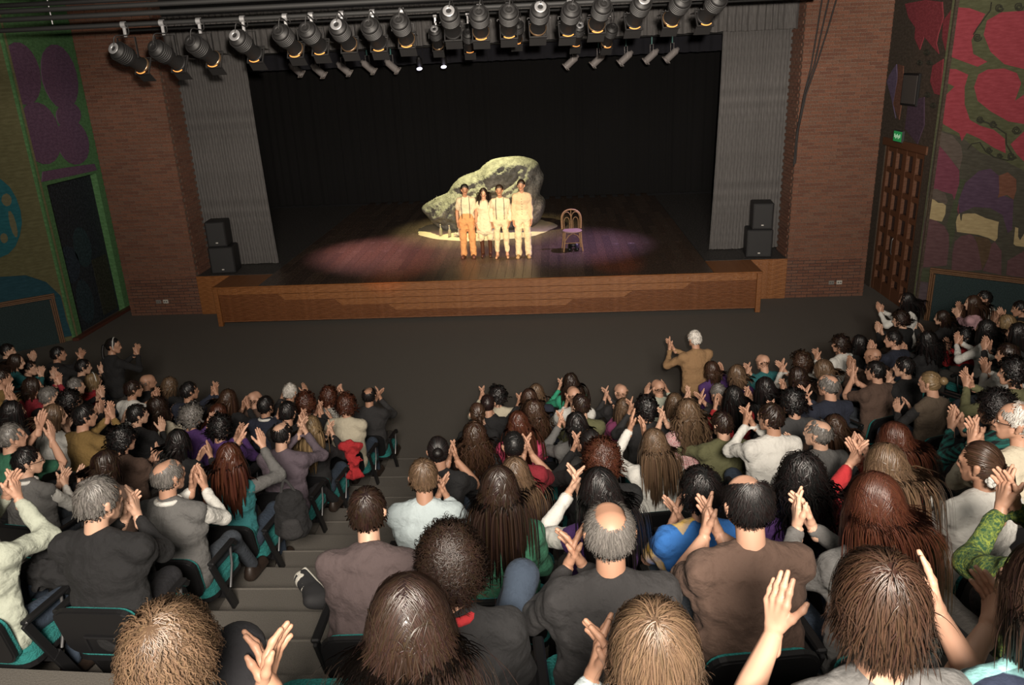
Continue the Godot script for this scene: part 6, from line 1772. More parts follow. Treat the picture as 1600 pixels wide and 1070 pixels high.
		[2.634, 14.545, 2.808, 0.1396, 1.205, "bob", "dbr", "aquastripe", "S", 0.17, [Vector3(0.136, 0.952, -0.300)], "", 2.22, "person, bobbed dark brown hair, striped aqua top, ninth row, right block, fifth from aisle", "audience members in the raked rows"],
		[3.349, 13.500, 2.373, 0.1870, 1.197, "short", "dbr", "greenleaf", "L", 0.17, [Vector3(0.052, 1.113, -0.300)], "", 3.54, "person, short dark brown hair, leafy green top, eighth row, right block, sixth from aisle", "audience members in the raked rows"],
	]

const CHAIRS := [
	[-0.898, 0.000, 6.787, -0.0816, "occupied black chair with teal cushions, first row, left block, first from aisle"],
	[-1.430, 0.000, 6.790, -0.1294, "occupied black chair with teal cushions, first row, left block, second from aisle"],
	[-1.992, 0.000, 6.612, -0.1822, "occupied black chair with teal cushions, first row, left block, third from aisle"],
	[-2.438, 0.000, 6.737, -0.2193, "occupied black chair with teal cushions, first row, left block, fourth from aisle"],
	[-3.090, 0.000, 6.357, -0.2848, "empty black chair with teal cushions, first row, left block, fifth from aisle"],
	[-3.810, 0.000, 6.230, -0.3502, "occupied black chair with teal cushions, first row, left block, sixth from aisle"],
	[-4.196, 0.000, 6.093, -0.3871, "occupied black chair with teal cushions, first row, left block, seventh from aisle"],
	[-5.068, 0.000, 5.957, -0.4628, "occupied black chair with teal cushions, first row, left block, eighth from aisle"],
	[-5.085, 0.000, 5.947, -0.4645, "vacated black chair with teal cushions, first row, left block, ninth from aisle"],
	[-5.503, 0.000, 5.452, -0.5181, "occupied black chair with teal cushions, first row, left block, tenth from aisle"],
	[-6.405, 0.000, 5.368, -0.5899, "occupied black chair with teal cushions, first row, left block, eleventh from aisle"],
	[-6.226, 0.000, 4.890, -0.6005, "occupied black chair with teal cushions, first row, left block, twelfth from aisle"],
	[-6.607, 0.000, 4.595, -0.6442, "empty black chair with teal cushions, first row, left block, thirteenth from aisle"],
	[-7.241, 0.000, 4.610, -0.6880, "occupied black chair with teal cushions, first row, left block, fourteenth from aisle"],
	[0.777, 0.000, 6.859, 0.0702, "occupied black chair with teal cushions, first row, right block, first from aisle"],
	[1.267, 0.000, 6.783, 0.1148, "occupied black chair with teal cushions, first row, right block, second from aisle"],
	[1.716, 0.000, 6.528, 0.1586, "occupied black chair with teal cushions, first row, right block, third from aisle"],
	[2.345, 0.000, 6.760, 0.2108, "occupied black chair with teal cushions, first row, right block, fourth from aisle"],
	[2.831, 0.000, 6.639, 0.2555, "occupied black chair with teal cushions, first row, right block, fifth from aisle"],
	[3.545, 0.000, 6.287, 0.3260, "vacated black chair with teal cushions, first row, right block, sixth from aisle"],
	[3.604, 0.000, 6.164, 0.3347, "occupied black chair with teal cushions, first row, right block, seventh from aisle"],
	[4.342, 0.000, 5.914, 0.4055, "occupied black chair with teal cushions, first row, right block, eighth from aisle"],
	[4.966, 0.000, 5.615, 0.4683, "empty black chair with teal cushions, first row, right block, ninth from aisle"],
	[5.583, 0.000, 5.302, 0.5312, "occupied black chair with teal cushions, first row, right block, tenth from aisle"],
	[5.875, 0.000, 5.215, 0.5579, "occupied black chair with teal cushions, first row, right block, eleventh from aisle"],
	[6.368, 0.000, 4.769, 0.6174, "empty black chair with teal cushions, first row, right block, twelfth from aisle"],
	[6.829, 0.000, 4.298, 0.6769, "occupied black chair with teal cushions, first row, right block, thirteenth from aisle"],
	[7.318, 0.000, 4.270, 0.7125, "vacated black chair with teal cushions, first row, right block, fourteenth from aisle"],
	[7.976, 0.000, 4.934, 0.7178, "vacated black chair with teal cushions, first row, right block, fifteenth from aisle"],
	[7.522, 0.000, 4.153, 0.7331, "occupied black chair with teal cushions, first row, right block, sixteenth from aisle"],
	[-0.944, 0.267, 7.704, -0.0791, "occupied black chair with teal cushions, second row, left block, first from aisle"],
	[-1.442, 0.267, 7.648, -0.1211, "occupied black chair with teal cushions, second row, left block, second from aisle"],
	[-1.922, 0.267, 7.652, -0.1608, "occupied black chair with teal cushions, second row, left block, third from aisle"],
	[-2.459, 0.267, 7.762, -0.2027, "occupied black chair with teal cushions, second row, left block, fourth from aisle"],
	[-2.464, 0.267, 7.435, -0.2087, "occupied black chair with teal cushions, second row, left block, fifth from aisle"],
	[-3.046, 0.267, 7.215, -0.2608, "occupied black chair with teal cushions, second row, left block, sixth from aisle"],
	[-3.300, 0.267, 7.546, -0.2739, "occupied black chair with teal cushions, second row, left block, seventh from aisle"],
	[-3.847, 0.267, 7.072, -0.3289, "occupied black chair with teal cushions, second row, left block, eighth from aisle"],
	[-4.708, 0.267, 6.901, -0.4011, "occupied black chair with teal cushions, second row, left block, ninth from aisle"],
	[-5.203, 0.267, 6.613, -0.4485, "empty black chair with teal cushions, second row, left block, tenth from aisle"],
	[-5.709, 0.267, 6.355, -0.4958, "empty black chair with teal cushions, second row, left block, eleventh from aisle"],
	[-6.132, 0.267, 5.956, -0.5432, "occupied black chair with teal cushions, second row, left block, twelfth from aisle"],
	[0.727, 0.267, 7.744, 0.0608, "occupied black chair with teal cushions, second row, right block, first from aisle"],
	[1.207, 0.267, 7.629, 0.1017, "occupied black chair with teal cushions, second row, right block, second from aisle"],
	[1.724, 0.267, 7.569, 0.1454, "occupied black chair with teal cushions, second row, right block, third from aisle"],
	[2.291, 0.267, 7.813, 0.1885, "occupied black chair with teal cushions, second row, right block, fourth from aisle"],
	[2.878, 0.267, 7.711, 0.2371, "occupied black chair with teal cushions, second row, right block, fifth from aisle"],
	[3.412, 0.267, 7.507, 0.2836, "occupied black chair with teal cushions, second row, right block, sixth from aisle"],
	[3.725, 0.267, 7.045, 0.3199, "occupied black chair with teal cushions, second row, right block, seventh from aisle"],
	[4.593, 0.267, 6.724, 0.3980, "occupied black chair with teal cushions, second row, right block, eighth from aisle"],
	[5.108, 0.267, 6.658, 0.4397, "empty black chair with teal cushions, second row, right block, ninth from aisle"],
	[5.571, 0.267, 6.464, 0.4814, "occupied black chair with teal cushions, second row, right block, tenth from aisle"],
	[6.030, 0.267, 5.947, 0.5362, "occupied black chair with teal cushions, second row, right block, eleventh from aisle"],
	[6.473, 0.267, 5.930, 0.5686, "occupied black chair with teal cushions, second row, right block, twelfth from aisle"],
	[7.036, 0.267, 5.801, 0.6131, "occupied black chair with teal cushions, second row, right block, thirteenth from aisle"],
	[7.368, 0.267, 5.272, 0.6611, "empty black chair with teal cushions, second row, right block, fourteenth from aisle"],
	[7.814, 0.267, 4.907, 0.7091, "empty black chair with teal cushions, second row, right block, fifteenth from aisle"],
	[8.372, 0.267, 4.658, 0.7572, "occupied black chair with teal cushions, second row, right block, sixteenth from aisle"],
	[8.064, 0.267, 4.240, 0.7626, "occupied black chair with teal cushions, second row, right block, seventeenth from aisle"],
	[-0.993, 0.558, 8.845, -0.0759, "occupied black chair with teal cushions, third row, left block, first from aisle"],
	[-1.327, 0.558, 8.554, -0.1037, "occupied black chair with teal cushions, third row, left block, second from aisle"],
	[-1.966, 0.558, 8.806, -0.1500, "occupied black chair with teal cushions, third row, left block, third from aisle"],
	[-2.375, 0.558, 8.563, -0.1840, "occupied black chair with teal cushions, third row, left block, fourth from aisle"],
	[-3.022, 0.558, 8.472, -0.2341, "occupied black chair with teal cushions, third row, left block, fifth from aisle"],
	[-3.513, 0.558, 8.316, -0.2736, "empty black chair with teal cushions, third row, left block, sixth from aisle"],
	[-3.987, 0.558, 8.113, -0.3132, "occupied black chair with teal cushions, third row, left block, seventh from aisle"],
	[-4.338, 0.558, 7.944, -0.3431, "occupied black chair with teal cushions, third row, left block, eighth from aisle"],
	[-4.708, 0.558, 7.673, -0.3775, "occupied black chair with teal cushions, third row, left block, ninth from aisle"],
	[-5.284, 0.558, 7.386, -0.4279, "occupied black chair with teal cushions, third row, left block, tenth from aisle"],
	[0.705, 0.558, 8.666, 0.0547, "occupied black chair with teal cushions, third row, right block, first from aisle"],
	[1.288, 0.558, 8.625, 0.1001, "occupied black chair with teal cushions, third row, right block, second from aisle"],
	[1.781, 0.558, 8.522, 0.1391, "occupied black chair with teal cushions, third row, right block, third from aisle"],
	[2.451, 0.558, 8.586, 0.1894, "occupied black chair with teal cushions, third row, right block, fourth from aisle"],
	[2.927, 0.558, 8.466, 0.2271, "empty black chair with teal cushions, third row, right block, fifth from aisle"],
	[3.396, 0.558, 8.321, 0.2648, "occupied black chair with teal cushions, third row, right block, sixth from aisle"],
	[3.770, 0.558, 8.131, 0.2967, "occupied black chair with teal cushions, third row, right block, seventh from aisle"],
	[4.181, 0.558, 7.900, 0.3327, "occupied black chair with teal cushions, third row, right block, eighth from aisle"],
	[4.516, 0.558, 7.715, 0.3623, "occupied black chair with teal cushions, third row, right block, ninth from aisle"],
	[5.094, 0.558, 7.715, 0.4040, "occupied black chair with teal cushions, third row, right block, tenth from aisle"],
	[5.453, 0.558, 7.608, 0.4327, "occupied black chair with teal cushions, third row, right block, eleventh from aisle"],
	[6.007, 0.558, 7.329, 0.4803, "empty black chair with teal cushions, third row, right block, twelfth from aisle"],
	[6.549, 0.558, 7.030, 0.5280, "empty black chair with teal cushions, third row, right block, thirteenth from aisle"],
	[6.917, 0.558, 6.458, 0.5757, "occupied black chair with teal cushions, third row, right block, fourteenth from aisle"],
	[7.280, 0.558, 6.259, 0.6081, "occupied black chair with teal cushions, third row, right block, fifteenth from aisle"],
	[-0.977, 0.873, 9.694, -0.0702, "occupied black chair with teal cushions, fourth row, left block, first from aisle"],
	[-1.920, 0.873, 9.763, -0.1367, "occupied black chair with teal cushions, fourth row, left block, second from aisle"],
	[-2.476, 0.873, 9.702, -0.1763, "occupied black chair with teal cushions, fourth row, left block, third from aisle"],
	[-3.087, 0.873, 9.258, -0.2255, "occupied black chair with teal cushions, fourth row, left block, fourth from aisle"],
	[-3.429, 0.873, 9.201, -0.2505, "occupied black chair with teal cushions, fourth row, left block, fifth from aisle"],
	[-3.937, 0.873, 9.080, -0.2882, "occupied black chair with teal cushions, fourth row, left block, sixth from aisle"],
	[0.795, 0.873, 9.775, 0.0568, "occupied black chair with teal cushions, fourth row, right block, first from aisle"],
	[1.177, 0.873, 9.584, 0.0852, "occupied black chair with teal cushions, fourth row, right block, second from aisle"],
	[1.704, 0.873, 9.614, 0.1227, "occupied black chair with teal cushions, fourth row, right block, third from aisle"],
	[2.235, 0.873, 9.620, 0.1604, "empty black chair with teal cushions, fourth row, right block, fourth from aisle"],
	[2.728, 0.873, 9.395, 0.1980, "occupied black chair with teal cushions, fourth row, right block, fifth from aisle"],
	[3.001, 0.873, 9.602, 0.2141, "occupied black chair with teal cushions, fourth row, right block, sixth from aisle"],
	[3.725, 0.873, 9.230, 0.2705, "occupied black chair with teal cushions, fourth row, right block, seventh from aisle"],
	[3.984, 0.873, 9.627, 0.2806, "occupied black chair with teal cushions, fourth row, right block, eighth from aisle"],
	[4.156, 0.873, 8.905, 0.3071, "occupied black chair with teal cushions, fourth row, right block, ninth from aisle"],
	[4.702, 0.873, 8.987, 0.3425, "empty black chair with teal cushions, fourth row, right block, tenth from aisle"],
	[5.163, 0.873, 8.805, 0.3779, "occupied black chair with teal cushions, fourth row, right block, eleventh from aisle"],
	[5.750, 0.873, 8.565, 0.4232, "empty black chair with teal cushions, fourth row, right block, twelfth from aisle"],
	[6.247, 0.873, 8.144, 0.4685, "occupied black chair with teal cushions, fourth row, right block, thirteenth from aisle"],
	[6.637, 0.873, 7.590, 0.5127, "occupied black chair with teal cushions, fourth row, right block, fourteenth from aisle"],
	[-0.995, 1.212, 10.762, -0.0664, "occupied black chair with teal cushions, fifth row, left block, first from aisle"],
	[-1.951, 1.212, 10.809, -0.1292, "occupied black chair with teal cushions, fifth row, left block, second from aisle"],
	[-2.639, 1.212, 10.730, -0.1749, "occupied black chair with teal cushions, fifth row, left block, third from aisle"],
	[-3.002, 1.212, 10.367, -0.2032, "occupied black chair with teal cushions, fifth row, left block, fourth from aisle"],
	[0.621, 1.212, 10.731, 0.0416, "occupied black chair with teal cushions, fifth row, right block, first from aisle"],
	[1.196, 1.212, 10.673, 0.0802, "occupied black chair with teal cushions, fifth row, right block, second from aisle"],
	[1.782, 1.212, 10.649, 0.1195, "occupied black chair with teal cushions, fifth row, right block, third from aisle"],
	[2.264, 1.212, 10.640, 0.1514, "occupied black chair with teal cushions, fifth row, right block, fourth from aisle"],
	[2.763, 1.212, 10.543, 0.1853, "empty black chair with teal cushions, fifth row, right block, fifth from aisle"],
	[3.227, 1.212, 10.286, 0.2192, "occupied black chair with teal cushions, fifth row, right block, sixth from aisle"],
	[3.534, 1.212, 10.497, 0.2360, "occupied black chair with teal cushions, fifth row, right block, seventh from aisle"],
	[4.041, 1.212, 10.245, 0.2728, "empty black chair with teal cushions, fifth row, right block, eighth from aisle"],
	[4.570, 1.212, 10.087, 0.3096, "empty black chair with teal cushions, fifth row, right block, ninth from aisle"],
	[5.093, 1.212, 9.909, 0.3464, "empty black chair with teal cushions, fifth row, right block, tenth from aisle"],
	[5.520, 1.212, 9.490, 0.3833, "occupied black chair with teal cushions, fifth row, right block, eleventh from aisle"],
	[-0.963, 1.575, 11.709, -0.0604, "occupied black chair with teal cushions, sixth row, left block, first from aisle"],
	[0.694, 1.575, 11.769, 0.0434, "occupied black chair with teal cushions, sixth row, right block, first from aisle"],
	[1.264, 1.575, 11.753, 0.0791, "occupied black chair with teal cushions, sixth row, right block, second from aisle"],
	[1.811, 1.575, 11.610, 0.1140, "occupied black chair with teal cushions, sixth row, right block, third from aisle"],
	[2.457, 1.575, 11.610, 0.1542, "empty black chair with teal cushions, sixth row, right block, fourth from aisle"],
	[3.090, 1.575, 11.499, 0.1943, "empty black chair with teal cushions, sixth row, right block, fifth from aisle"],
	[3.716, 1.575, 11.358, 0.2345, "occupied black chair with teal cushions, sixth row, right block, sixth from aisle"],
	[4.542, 1.575, 10.994, 0.2905, "occupied black chair with teal cushions, sixth row, right block, seventh from aisle"],
	[-0.798, 1.962, 12.678, -0.0473, "occupied black chair with teal cushions, seventh row, left block, first from aisle"],
	[-1.430, 1.962, 12.733, -0.0843, "occupied black chair with teal cushions, seventh row, left block, second from aisle"],
	[0.609, 1.962, 12.881, 0.0356, "occupied black chair with teal cushions, seventh row, right block, first from aisle"],
	[1.236, 1.962, 12.618, 0.0734, "occupied black chair with teal cushions, seventh row, right block, second from aisle"],
	[1.736, 1.962, 12.629, 0.1028, "occupied black chair with teal cushions, seventh row, right block, third from aisle"],
	[2.230, 1.962, 12.639, 0.1317, "occupied black chair with teal cushions, seventh row, right block, fourth from aisle"],
	[2.751, 1.962, 12.515, 0.1631, "occupied black chair with teal cushions, seventh row, right block, fifth from aisle"],
	[3.197, 1.962, 12.424, 0.1900, "occupied black chair with teal cushions, seventh row, right block, sixth from aisle"],
	[3.681, 1.962, 12.403, 0.2182, "occupied black chair with teal cushions, seventh row, right block, seventh from aisle"],
	[4.072, 1.962, 12.005, 0.2462, "occupied black chair with teal cushions, seventh row, right block, eighth from aisle"],
	[0.609, 2.373, 13.790, 0.0338, "empty black chair with teal cushions, eighth row, right block, first from aisle"],
	[1.160, 2.373, 13.802, 0.0644, "occupied black chair with teal cushions, eighth row, right block, second from aisle"],
	[1.712, 2.373, 13.632, 0.0957, "occupied black chair with teal cushions, eighth row, right block, third from aisle"],
	[2.237, 2.373, 13.474, 0.1259, "occupied black chair with teal cushions, eighth row, right block, fourth from aisle"],
	[2.705, 2.373, 13.462, 0.1520, "occupied black chair with teal cushions, eighth row, right block, fifth from aisle"],
	[3.349, 2.373, 13.500, 0.1870, "occupied black chair with teal cushions, eighth row, right block, sixth from aisle"],
	[0.703, 2.808, 14.752, 0.0371, "occupied black chair with teal cushions, ninth row, right block, first from aisle"],
	[1.199, 2.808, 14.649, 0.0635, "occupied black chair with teal cushions, ninth row, right block, second from aisle"],
	[1.727, 2.808, 14.735, 0.0910, "occupied black chair with teal cushions, ninth row, right block, third from aisle"],
	[2.240, 2.808, 14.591, 0.1187, "occupied black chair with teal cushions, ninth row, right block, fourth from aisle"],
	[2.634, 2.808, 14.545, 0.1396, "occupied black chair with teal cushions, ninth row, right block, fifth from aisle"],
]

const MURAL := [
	["RM", "under", [[0.03, 3.69], [0.46, 3.55], [0.80, 3.29], [1.20, 3.16], [1.52, 3.00], [2.84, 2.44], [3.36, -0.62], [0.14, -1.38], [0.01, 1.87]]],
	["RM", "red", [[0.08, 5.78], [0.29, 5.75], [0.55, 5.64], [0.46, 5.42], [0.39, 5.22], [0.45, 4.99], [0.69, 4.85], [0.55, 4.77], [0.30, 4.87], [0.08, 4.96]]],
	["RM", "red", [[1.83, 5.66], [1.12, 5.65], [0.79, 5.65], [0.59, 5.53], [0.57, 5.30], [0.72, 5.01], [0.96, 4.80], [1.27, 4.71], [1.99, 4.63]]],
	["RM", "red", [[0.05, 4.75], [0.21, 4.74], [0.42, 4.64], [0.39, 4.43], [0.43, 4.13], [0.55, 3.86], [0.73, 3.76], [0.96, 3.69], [1.15, 3.54], [1.20, 3.29], [1.00, 3.38], [0.76, 3.53], [0.53, 3.63], [0.47, 3.48], [0.41, 3.62], [0.12, 3.78], [0.06, 3.98], [0.07, 4.26], [0.22, 4.44], [0.04, 4.53]]],
	["RM", "red", [[0.71, 4.72], [0.97, 4.73], [1.17, 4.65], [1.26, 4.48], [1.21, 4.19], [1.33, 4.29], [1.81, 4.25], [1.90, 3.72], [1.40, 3.80], [1.16, 3.84], [0.86, 4.01], [0.63, 4.19], [0.54, 4.43], [0.58, 4.64]]],
	["RM", "red", [[1.88, 3.85], [1.42, 3.67], [1.25, 3.45], [1.37, 3.28], [1.50, 3.16], [2.02, 2.95]]],
	["RM", "taupe", [[0.05, 3.65], [0.30, 3.58], [0.47, 3.40], [0.52, 3.21], [0.50, 2.96], [0.29, 3.20], [0.06, 3.45]]],
	["RM", "magenta", [[0.06, 3.44], [0.29, 3.20], [0.50, 2.95], [0.60, 2.13], [0.44, 2.51], [0.11, 2.58], [0.05, 3.29]]],
	["RM", "taupe", [[0.04, 2.58], [0.17, 2.59], [0.32, 2.51], [0.38, 2.38], [0.36, 2.31], [0.22, 2.35], [0.15, 2.38], [0.04, 2.41]]],
	["RM", "cream", [[0.04, 2.41], [0.15, 2.38], [0.22, 2.33], [0.30, 2.33], [0.36, 2.29], [0.37, 2.13], [0.33, 1.98], [0.22, 1.99], [0.04, 2.03]]],
	["RM", "mauve", [[0.04, 2.02], [0.22, 1.99], [0.38, 1.90], [0.48, 1.75], [0.51, 1.52], [0.52, 1.14], [0.05, 1.04], [0.03, 1.66]]],
	["RM", "moss", [[0.54, 2.79], [0.63, 2.80], [0.58, 2.55], [0.56, 2.24], [0.58, 1.74], [0.54, 1.43], [0.49, 1.75], [0.42, 1.93], [0.45, 2.11]]],
	["RM", "purple", [[0.63, 2.73], [0.82, 2.96], [1.00, 3.01], [1.15, 2.89], [1.20, 2.59], [1.18, 2.48], [1.26, 2.55], [1.44, 2.48], [1.50, 1.94], [1.44, 1.87], [1.31, 2.19], [1.10, 2.30], [0.83, 2.30], [0.61, 2.16], [0.56, 2.39]]],
	["RM", "rust", [[1.15, 2.89], [1.28, 2.96], [1.43, 2.84], [1.46, 2.65], [1.44, 2.48], [1.33, 2.56], [1.19, 2.50], [1.20, 2.59]]],
	["RM", "cream", [[0.61, 2.16], [0.64, 2.04], [0.66, 2.02], [0.66, 2.15], [0.73, 2.17], [0.87, 2.18], [1.05, 2.11], [1.27, 2.06], [1.27, 1.96], [1.29, 1.76], [1.26, 1.70], [1.14, 1.75], [0.98, 1.79], [0.61, 1.81], [0.57, 1.99], [0.58, 2.10]]],
	["RM", "mauve", [[0.60, 1.62], [0.69, 1.74], [0.84, 1.79], [0.90, 1.75], [0.98, 1.62], [1.05, 1.40], [1.13, 1.14], [0.62, 1.01], [0.59, 1.39]]],
	["RM", "brown", [[0.91, 1.76], [1.15, 1.74], [1.21, 1.64], [1.20, 1.39], [1.13, 1.15], [1.05, 1.40], [0.98, 1.62]]],
	["RM", "mauve", [[1.21, 1.64], [1.26, 1.69], [1.39, 1.53], [1.45, 1.08], [1.14, 1.12], [1.20, 1.39]]],
	["RM", "cream", [[1.54, 1.99], [1.59, 1.98], [1.61, 1.82], [1.65, 1.76], [1.70, 1.90], [1.92, 1.85], [1.96, 1.64], [1.60, 1.65], [1.56, 1.68]]],
	["RM", "mauve", [[1.51, 1.36], [1.74, 1.57], [1.97, 1.55], [2.05, 1.05], [1.81, 1.08], [1.53, 1.09]]],
	["RM", "moss", [[0.03, 1.03], [0.30, 1.04], [0.31, 0.77], [0.03, 0.78]]],
	["RM", "slate", [[0.03, 0.76], [0.31, 0.76], [0.31, 0.26], [0.05, 0.22]]],
	["RM", "line", [[0.55, 5.26], [0.54, 5.22], [0.51, 5.20], [0.48, 5.20], [0.45, 5.22], [0.43, 5.26], [0.43, 5.29], [0.45, 5.31], [0.48, 5.31], [0.51, 5.30], [0.52, 5.27], [0.52, 5.25], [0.51, 5.23], [0.49, 5.23], [0.47, 5.24], [0.46, 5.25], [0.46, 5.27], [0.46, 5.28], [0.47, 5.28], [0.49, 5.28], [0.49, 5.27], [0.50, 5.26]]],
	["RM", "line", [[0.78, 3.86], [0.77, 3.83], [0.74, 3.81], [0.71, 3.81], [0.68, 3.83], [0.67, 3.85], [0.67, 3.89], [0.69, 3.91], [0.71, 3.91], [0.74, 3.90], [0.75, 3.88], [0.75, 3.85], [0.74, 3.83], [0.72, 3.83], [0.71, 3.84], [0.69, 3.85], [0.69, 3.87], [0.70, 3.88], [0.71, 3.88], [0.72, 3.88], [0.73, 3.87], [0.73, 3.86]]],
	["RM", "line", [[0.99, 3.79], [0.98, 3.76], [0.96, 3.73], [0.93, 3.73], [0.90, 3.75], [0.89, 3.78], [0.89, 3.81], [0.91, 3.83], [0.93, 3.84], [0.95, 3.83], [0.97, 3.80], [0.97, 3.78], [0.96, 3.76], [0.94, 3.76], [0.92, 3.76], [0.91, 3.78], [0.91, 3.79], [0.92, 3.81], [0.93, 3.81], [0.94, 3.81], [0.94, 3.80], [0.95, 3.79]]],
	["RM", "line", [[1.38, 3.69], [1.37, 3.65], [1.34, 3.63], [1.30, 3.63], [1.27, 3.65], [1.25, 3.68], [1.26, 3.72], [1.28, 3.74], [1.30, 3.75], [1.33, 3.73], [1.35, 3.71], [1.35, 3.68], [1.34, 3.66], [1.32, 3.65], [1.30, 3.66], [1.28, 3.68], [1.28, 3.70], [1.29, 3.71], [1.30, 3.72], [1.31, 3.71], [1.32, 3.70], [1.32, 3.69]]],
	["RM", "line", [[0.98, 3.34], [0.98, 3.31], [0.96, 3.29], [0.93, 3.29], [0.91, 3.30], [0.90, 3.33], [0.90, 3.35], [0.91, 3.37], [0.93, 3.38], [0.95, 3.37], [0.96, 3.35], [0.96, 3.33], [0.95, 3.31], [0.94, 3.31], [0.93, 3.31], [0.92, 3.33], [0.91, 3.34], [0.92, 3.35], [0.93, 3.35], [0.94, 3.35], [0.94, 3.35], [0.94, 3.34]]],
	["RM", "line", [[1.36, 3.25], [1.35, 3.21], [1.33, 3.18], [1.29, 3.18], [1.26, 3.20], [1.25, 3.23], [1.25, 3.27], [1.26, 3.29], [1.29, 3.29], [1.32, 3.28], [1.33, 3.26], [1.33, 3.23], [1.32, 3.21], [1.30, 3.21], [1.28, 3.21], [1.27, 3.23], [1.27, 3.25], [1.28, 3.26], [1.29, 3.27], [1.30, 3.26], [1.31, 3.25], [1.31, 3.24]]],
	["RM", "line", [[0.82, 5.71], [0.81, 5.68], [0.79, 5.66], [0.75, 5.66], [0.72, 5.68], [0.70, 5.71], [0.70, 5.75], [0.72, 5.77], [0.75, 5.77], [0.78, 5.75], [0.79, 5.73], [0.80, 5.70], [0.78, 5.69], [0.76, 5.68], [0.74, 5.69], [0.73, 5.71], [0.73, 5.73], [0.73, 5.74], [0.75, 5.74], [0.76, 5.74], [0.77, 5.73], [0.77, 5.72]]],
	["RM", "line", [[1.11, 5.72], [1.10, 5.68], [1.08, 5.66], [1.04, 5.66], [1.01, 5.68], [0.99, 5.72], [0.99, 5.75], [1.01, 5.77], [1.04, 5.77], [1.07, 5.76], [1.08, 5.73], [1.08, 5.71], [1.07, 5.69], [1.05, 5.68], [1.03, 5.69], [1.02, 5.71], [1.02, 5.73], [1.02, 5.74], [1.04, 5.74], [1.05, 5.74], [1.06, 5.73], [1.06, 5.72]]],
	["RM", "line", [[1.16, 3.24], [1.15, 3.22], [1.13, 3.20], [1.11, 3.20], [1.09, 3.21], [1.08, 3.23], [1.08, 3.26], [1.09, 3.27], [1.11, 3.28], [1.13, 3.27], [1.14, 3.25], [1.14, 3.23], [1.13, 3.22], [1.12, 3.22], [1.10, 3.22], [1.10, 3.23], [1.09, 3.24], [1.10, 3.25], [1.11, 3.26], [1.11, 3.25], [1.12, 3.25], [1.12, 3.24]]],
	["RM", "line", [[0.62, 5.82], [0.62, 5.69], [0.54, 5.56], [0.46, 5.42], [0.41, 5.31]]],
	["RM", "line", [[0.66, 3.86], [0.83, 3.82], [1.01, 3.73], [1.16, 3.63], [1.19, 3.45], [1.29, 3.30]]],
	["RM", "line", [[0.59, 3.34], [0.64, 3.44], [0.77, 3.47], [0.88, 3.32], [1.03, 3.22], [1.25, 3.17], [1.38, 3.22]]],
	["RD", "red", [[1.00, 5.97], [1.93, 5.98], [2.62, 5.90], [2.74, 5.63], [2.62, 5.34], [2.60, 5.19], [2.75, 5.01], [2.47, 5.13], [2.05, 5.33], [1.93, 5.09], [1.64, 5.31], [1.62, 5.50], [1.25, 5.70]]],
	["RD", "red", [[3.07, 5.77], [2.75, 5.57], [2.81, 5.28], [3.12, 5.01], [3.15, 5.04]]],
	["RD", "red", [[2.95, 4.92], [2.57, 4.80], [2.55, 4.52], [2.79, 4.31], [3.04, 4.29]]],
	["RD", "lav", [[0.92, 4.82], [0.63, 4.61], [0.53, 4.47], [0.85, 4.16], [1.19, 3.76], [0.98, 4.03], [1.05, 4.52]]],
	["RD", "rust", [[1.01, 4.82], [1.27, 4.79], [1.40, 4.19], [1.37, 3.74], [0.99, 4.03], [1.07, 4.52]]],
	["RD", "purple", [[1.71, 4.13], [2.38, 4.23], [2.53, 3.72], [2.34, 3.35], [1.70, 3.59]]],
	["RD", "line", [[2.39, 5.04], [2.37, 5.01], [2.31, 4.99], [2.23, 4.99], [2.17, 5.01], [2.13, 5.04], [2.14, 5.07], [2.18, 5.08], [2.24, 5.09], [2.30, 5.08], [2.33, 5.05], [2.33, 5.03], [2.31, 5.02], [2.26, 5.01], [2.22, 5.02], [2.19, 5.03], [2.19, 5.05], [2.20, 5.06], [2.23, 5.06], [2.26, 5.06], [2.28, 5.05], [2.28, 5.04]]],
	["RD", "line", [[2.13, 4.86], [2.11, 4.83], [2.06, 4.81], [1.99, 4.81], [1.94, 4.83], [1.91, 4.85], [1.92, 4.87], [1.95, 4.89], [2.00, 4.89], [2.05, 4.88], [2.08, 4.87], [2.08, 4.85], [2.05, 4.83], [2.02, 4.83], [1.98, 4.84], [1.96, 4.85], [1.96, 4.86], [1.97, 4.87], [1.99, 4.87], [2.01, 4.87], [2.03, 4.86], [2.03, 4.86]]],
	["RD", "line", [[2.54, 4.86], [2.53, 4.83], [2.48, 4.82], [2.42, 4.82], [2.36, 4.83], [2.33, 4.85], [2.34, 4.87], [2.38, 4.89], [2.42, 4.89], [2.47, 4.88], [2.49, 4.87], [2.49, 4.85], [2.47, 4.84], [2.44, 4.83], [2.40, 4.84], [2.38, 4.85], [2.38, 4.86], [2.39, 4.87], [2.41, 4.87], [2.44, 4.87], [2.45, 4.86], [2.45, 4.86]]],
	["RD", "line", [[2.65, 4.29], [2.64, 4.25], [2.58, 4.24], [2.51, 4.23], [2.45, 4.25], [2.42, 4.27], [2.43, 4.30], [2.47, 4.32], [2.52, 4.32], [2.57, 4.31], [2.60, 4.29], [2.60, 4.28], [2.58, 4.26], [2.54, 4.25], [2.50, 4.26], [2.48, 4.27], [2.47, 4.28], [2.49, 4.29], [2.51, 4.30], [2.54, 4.30], [2.55, 4.29], [2.55, 4.28]]],
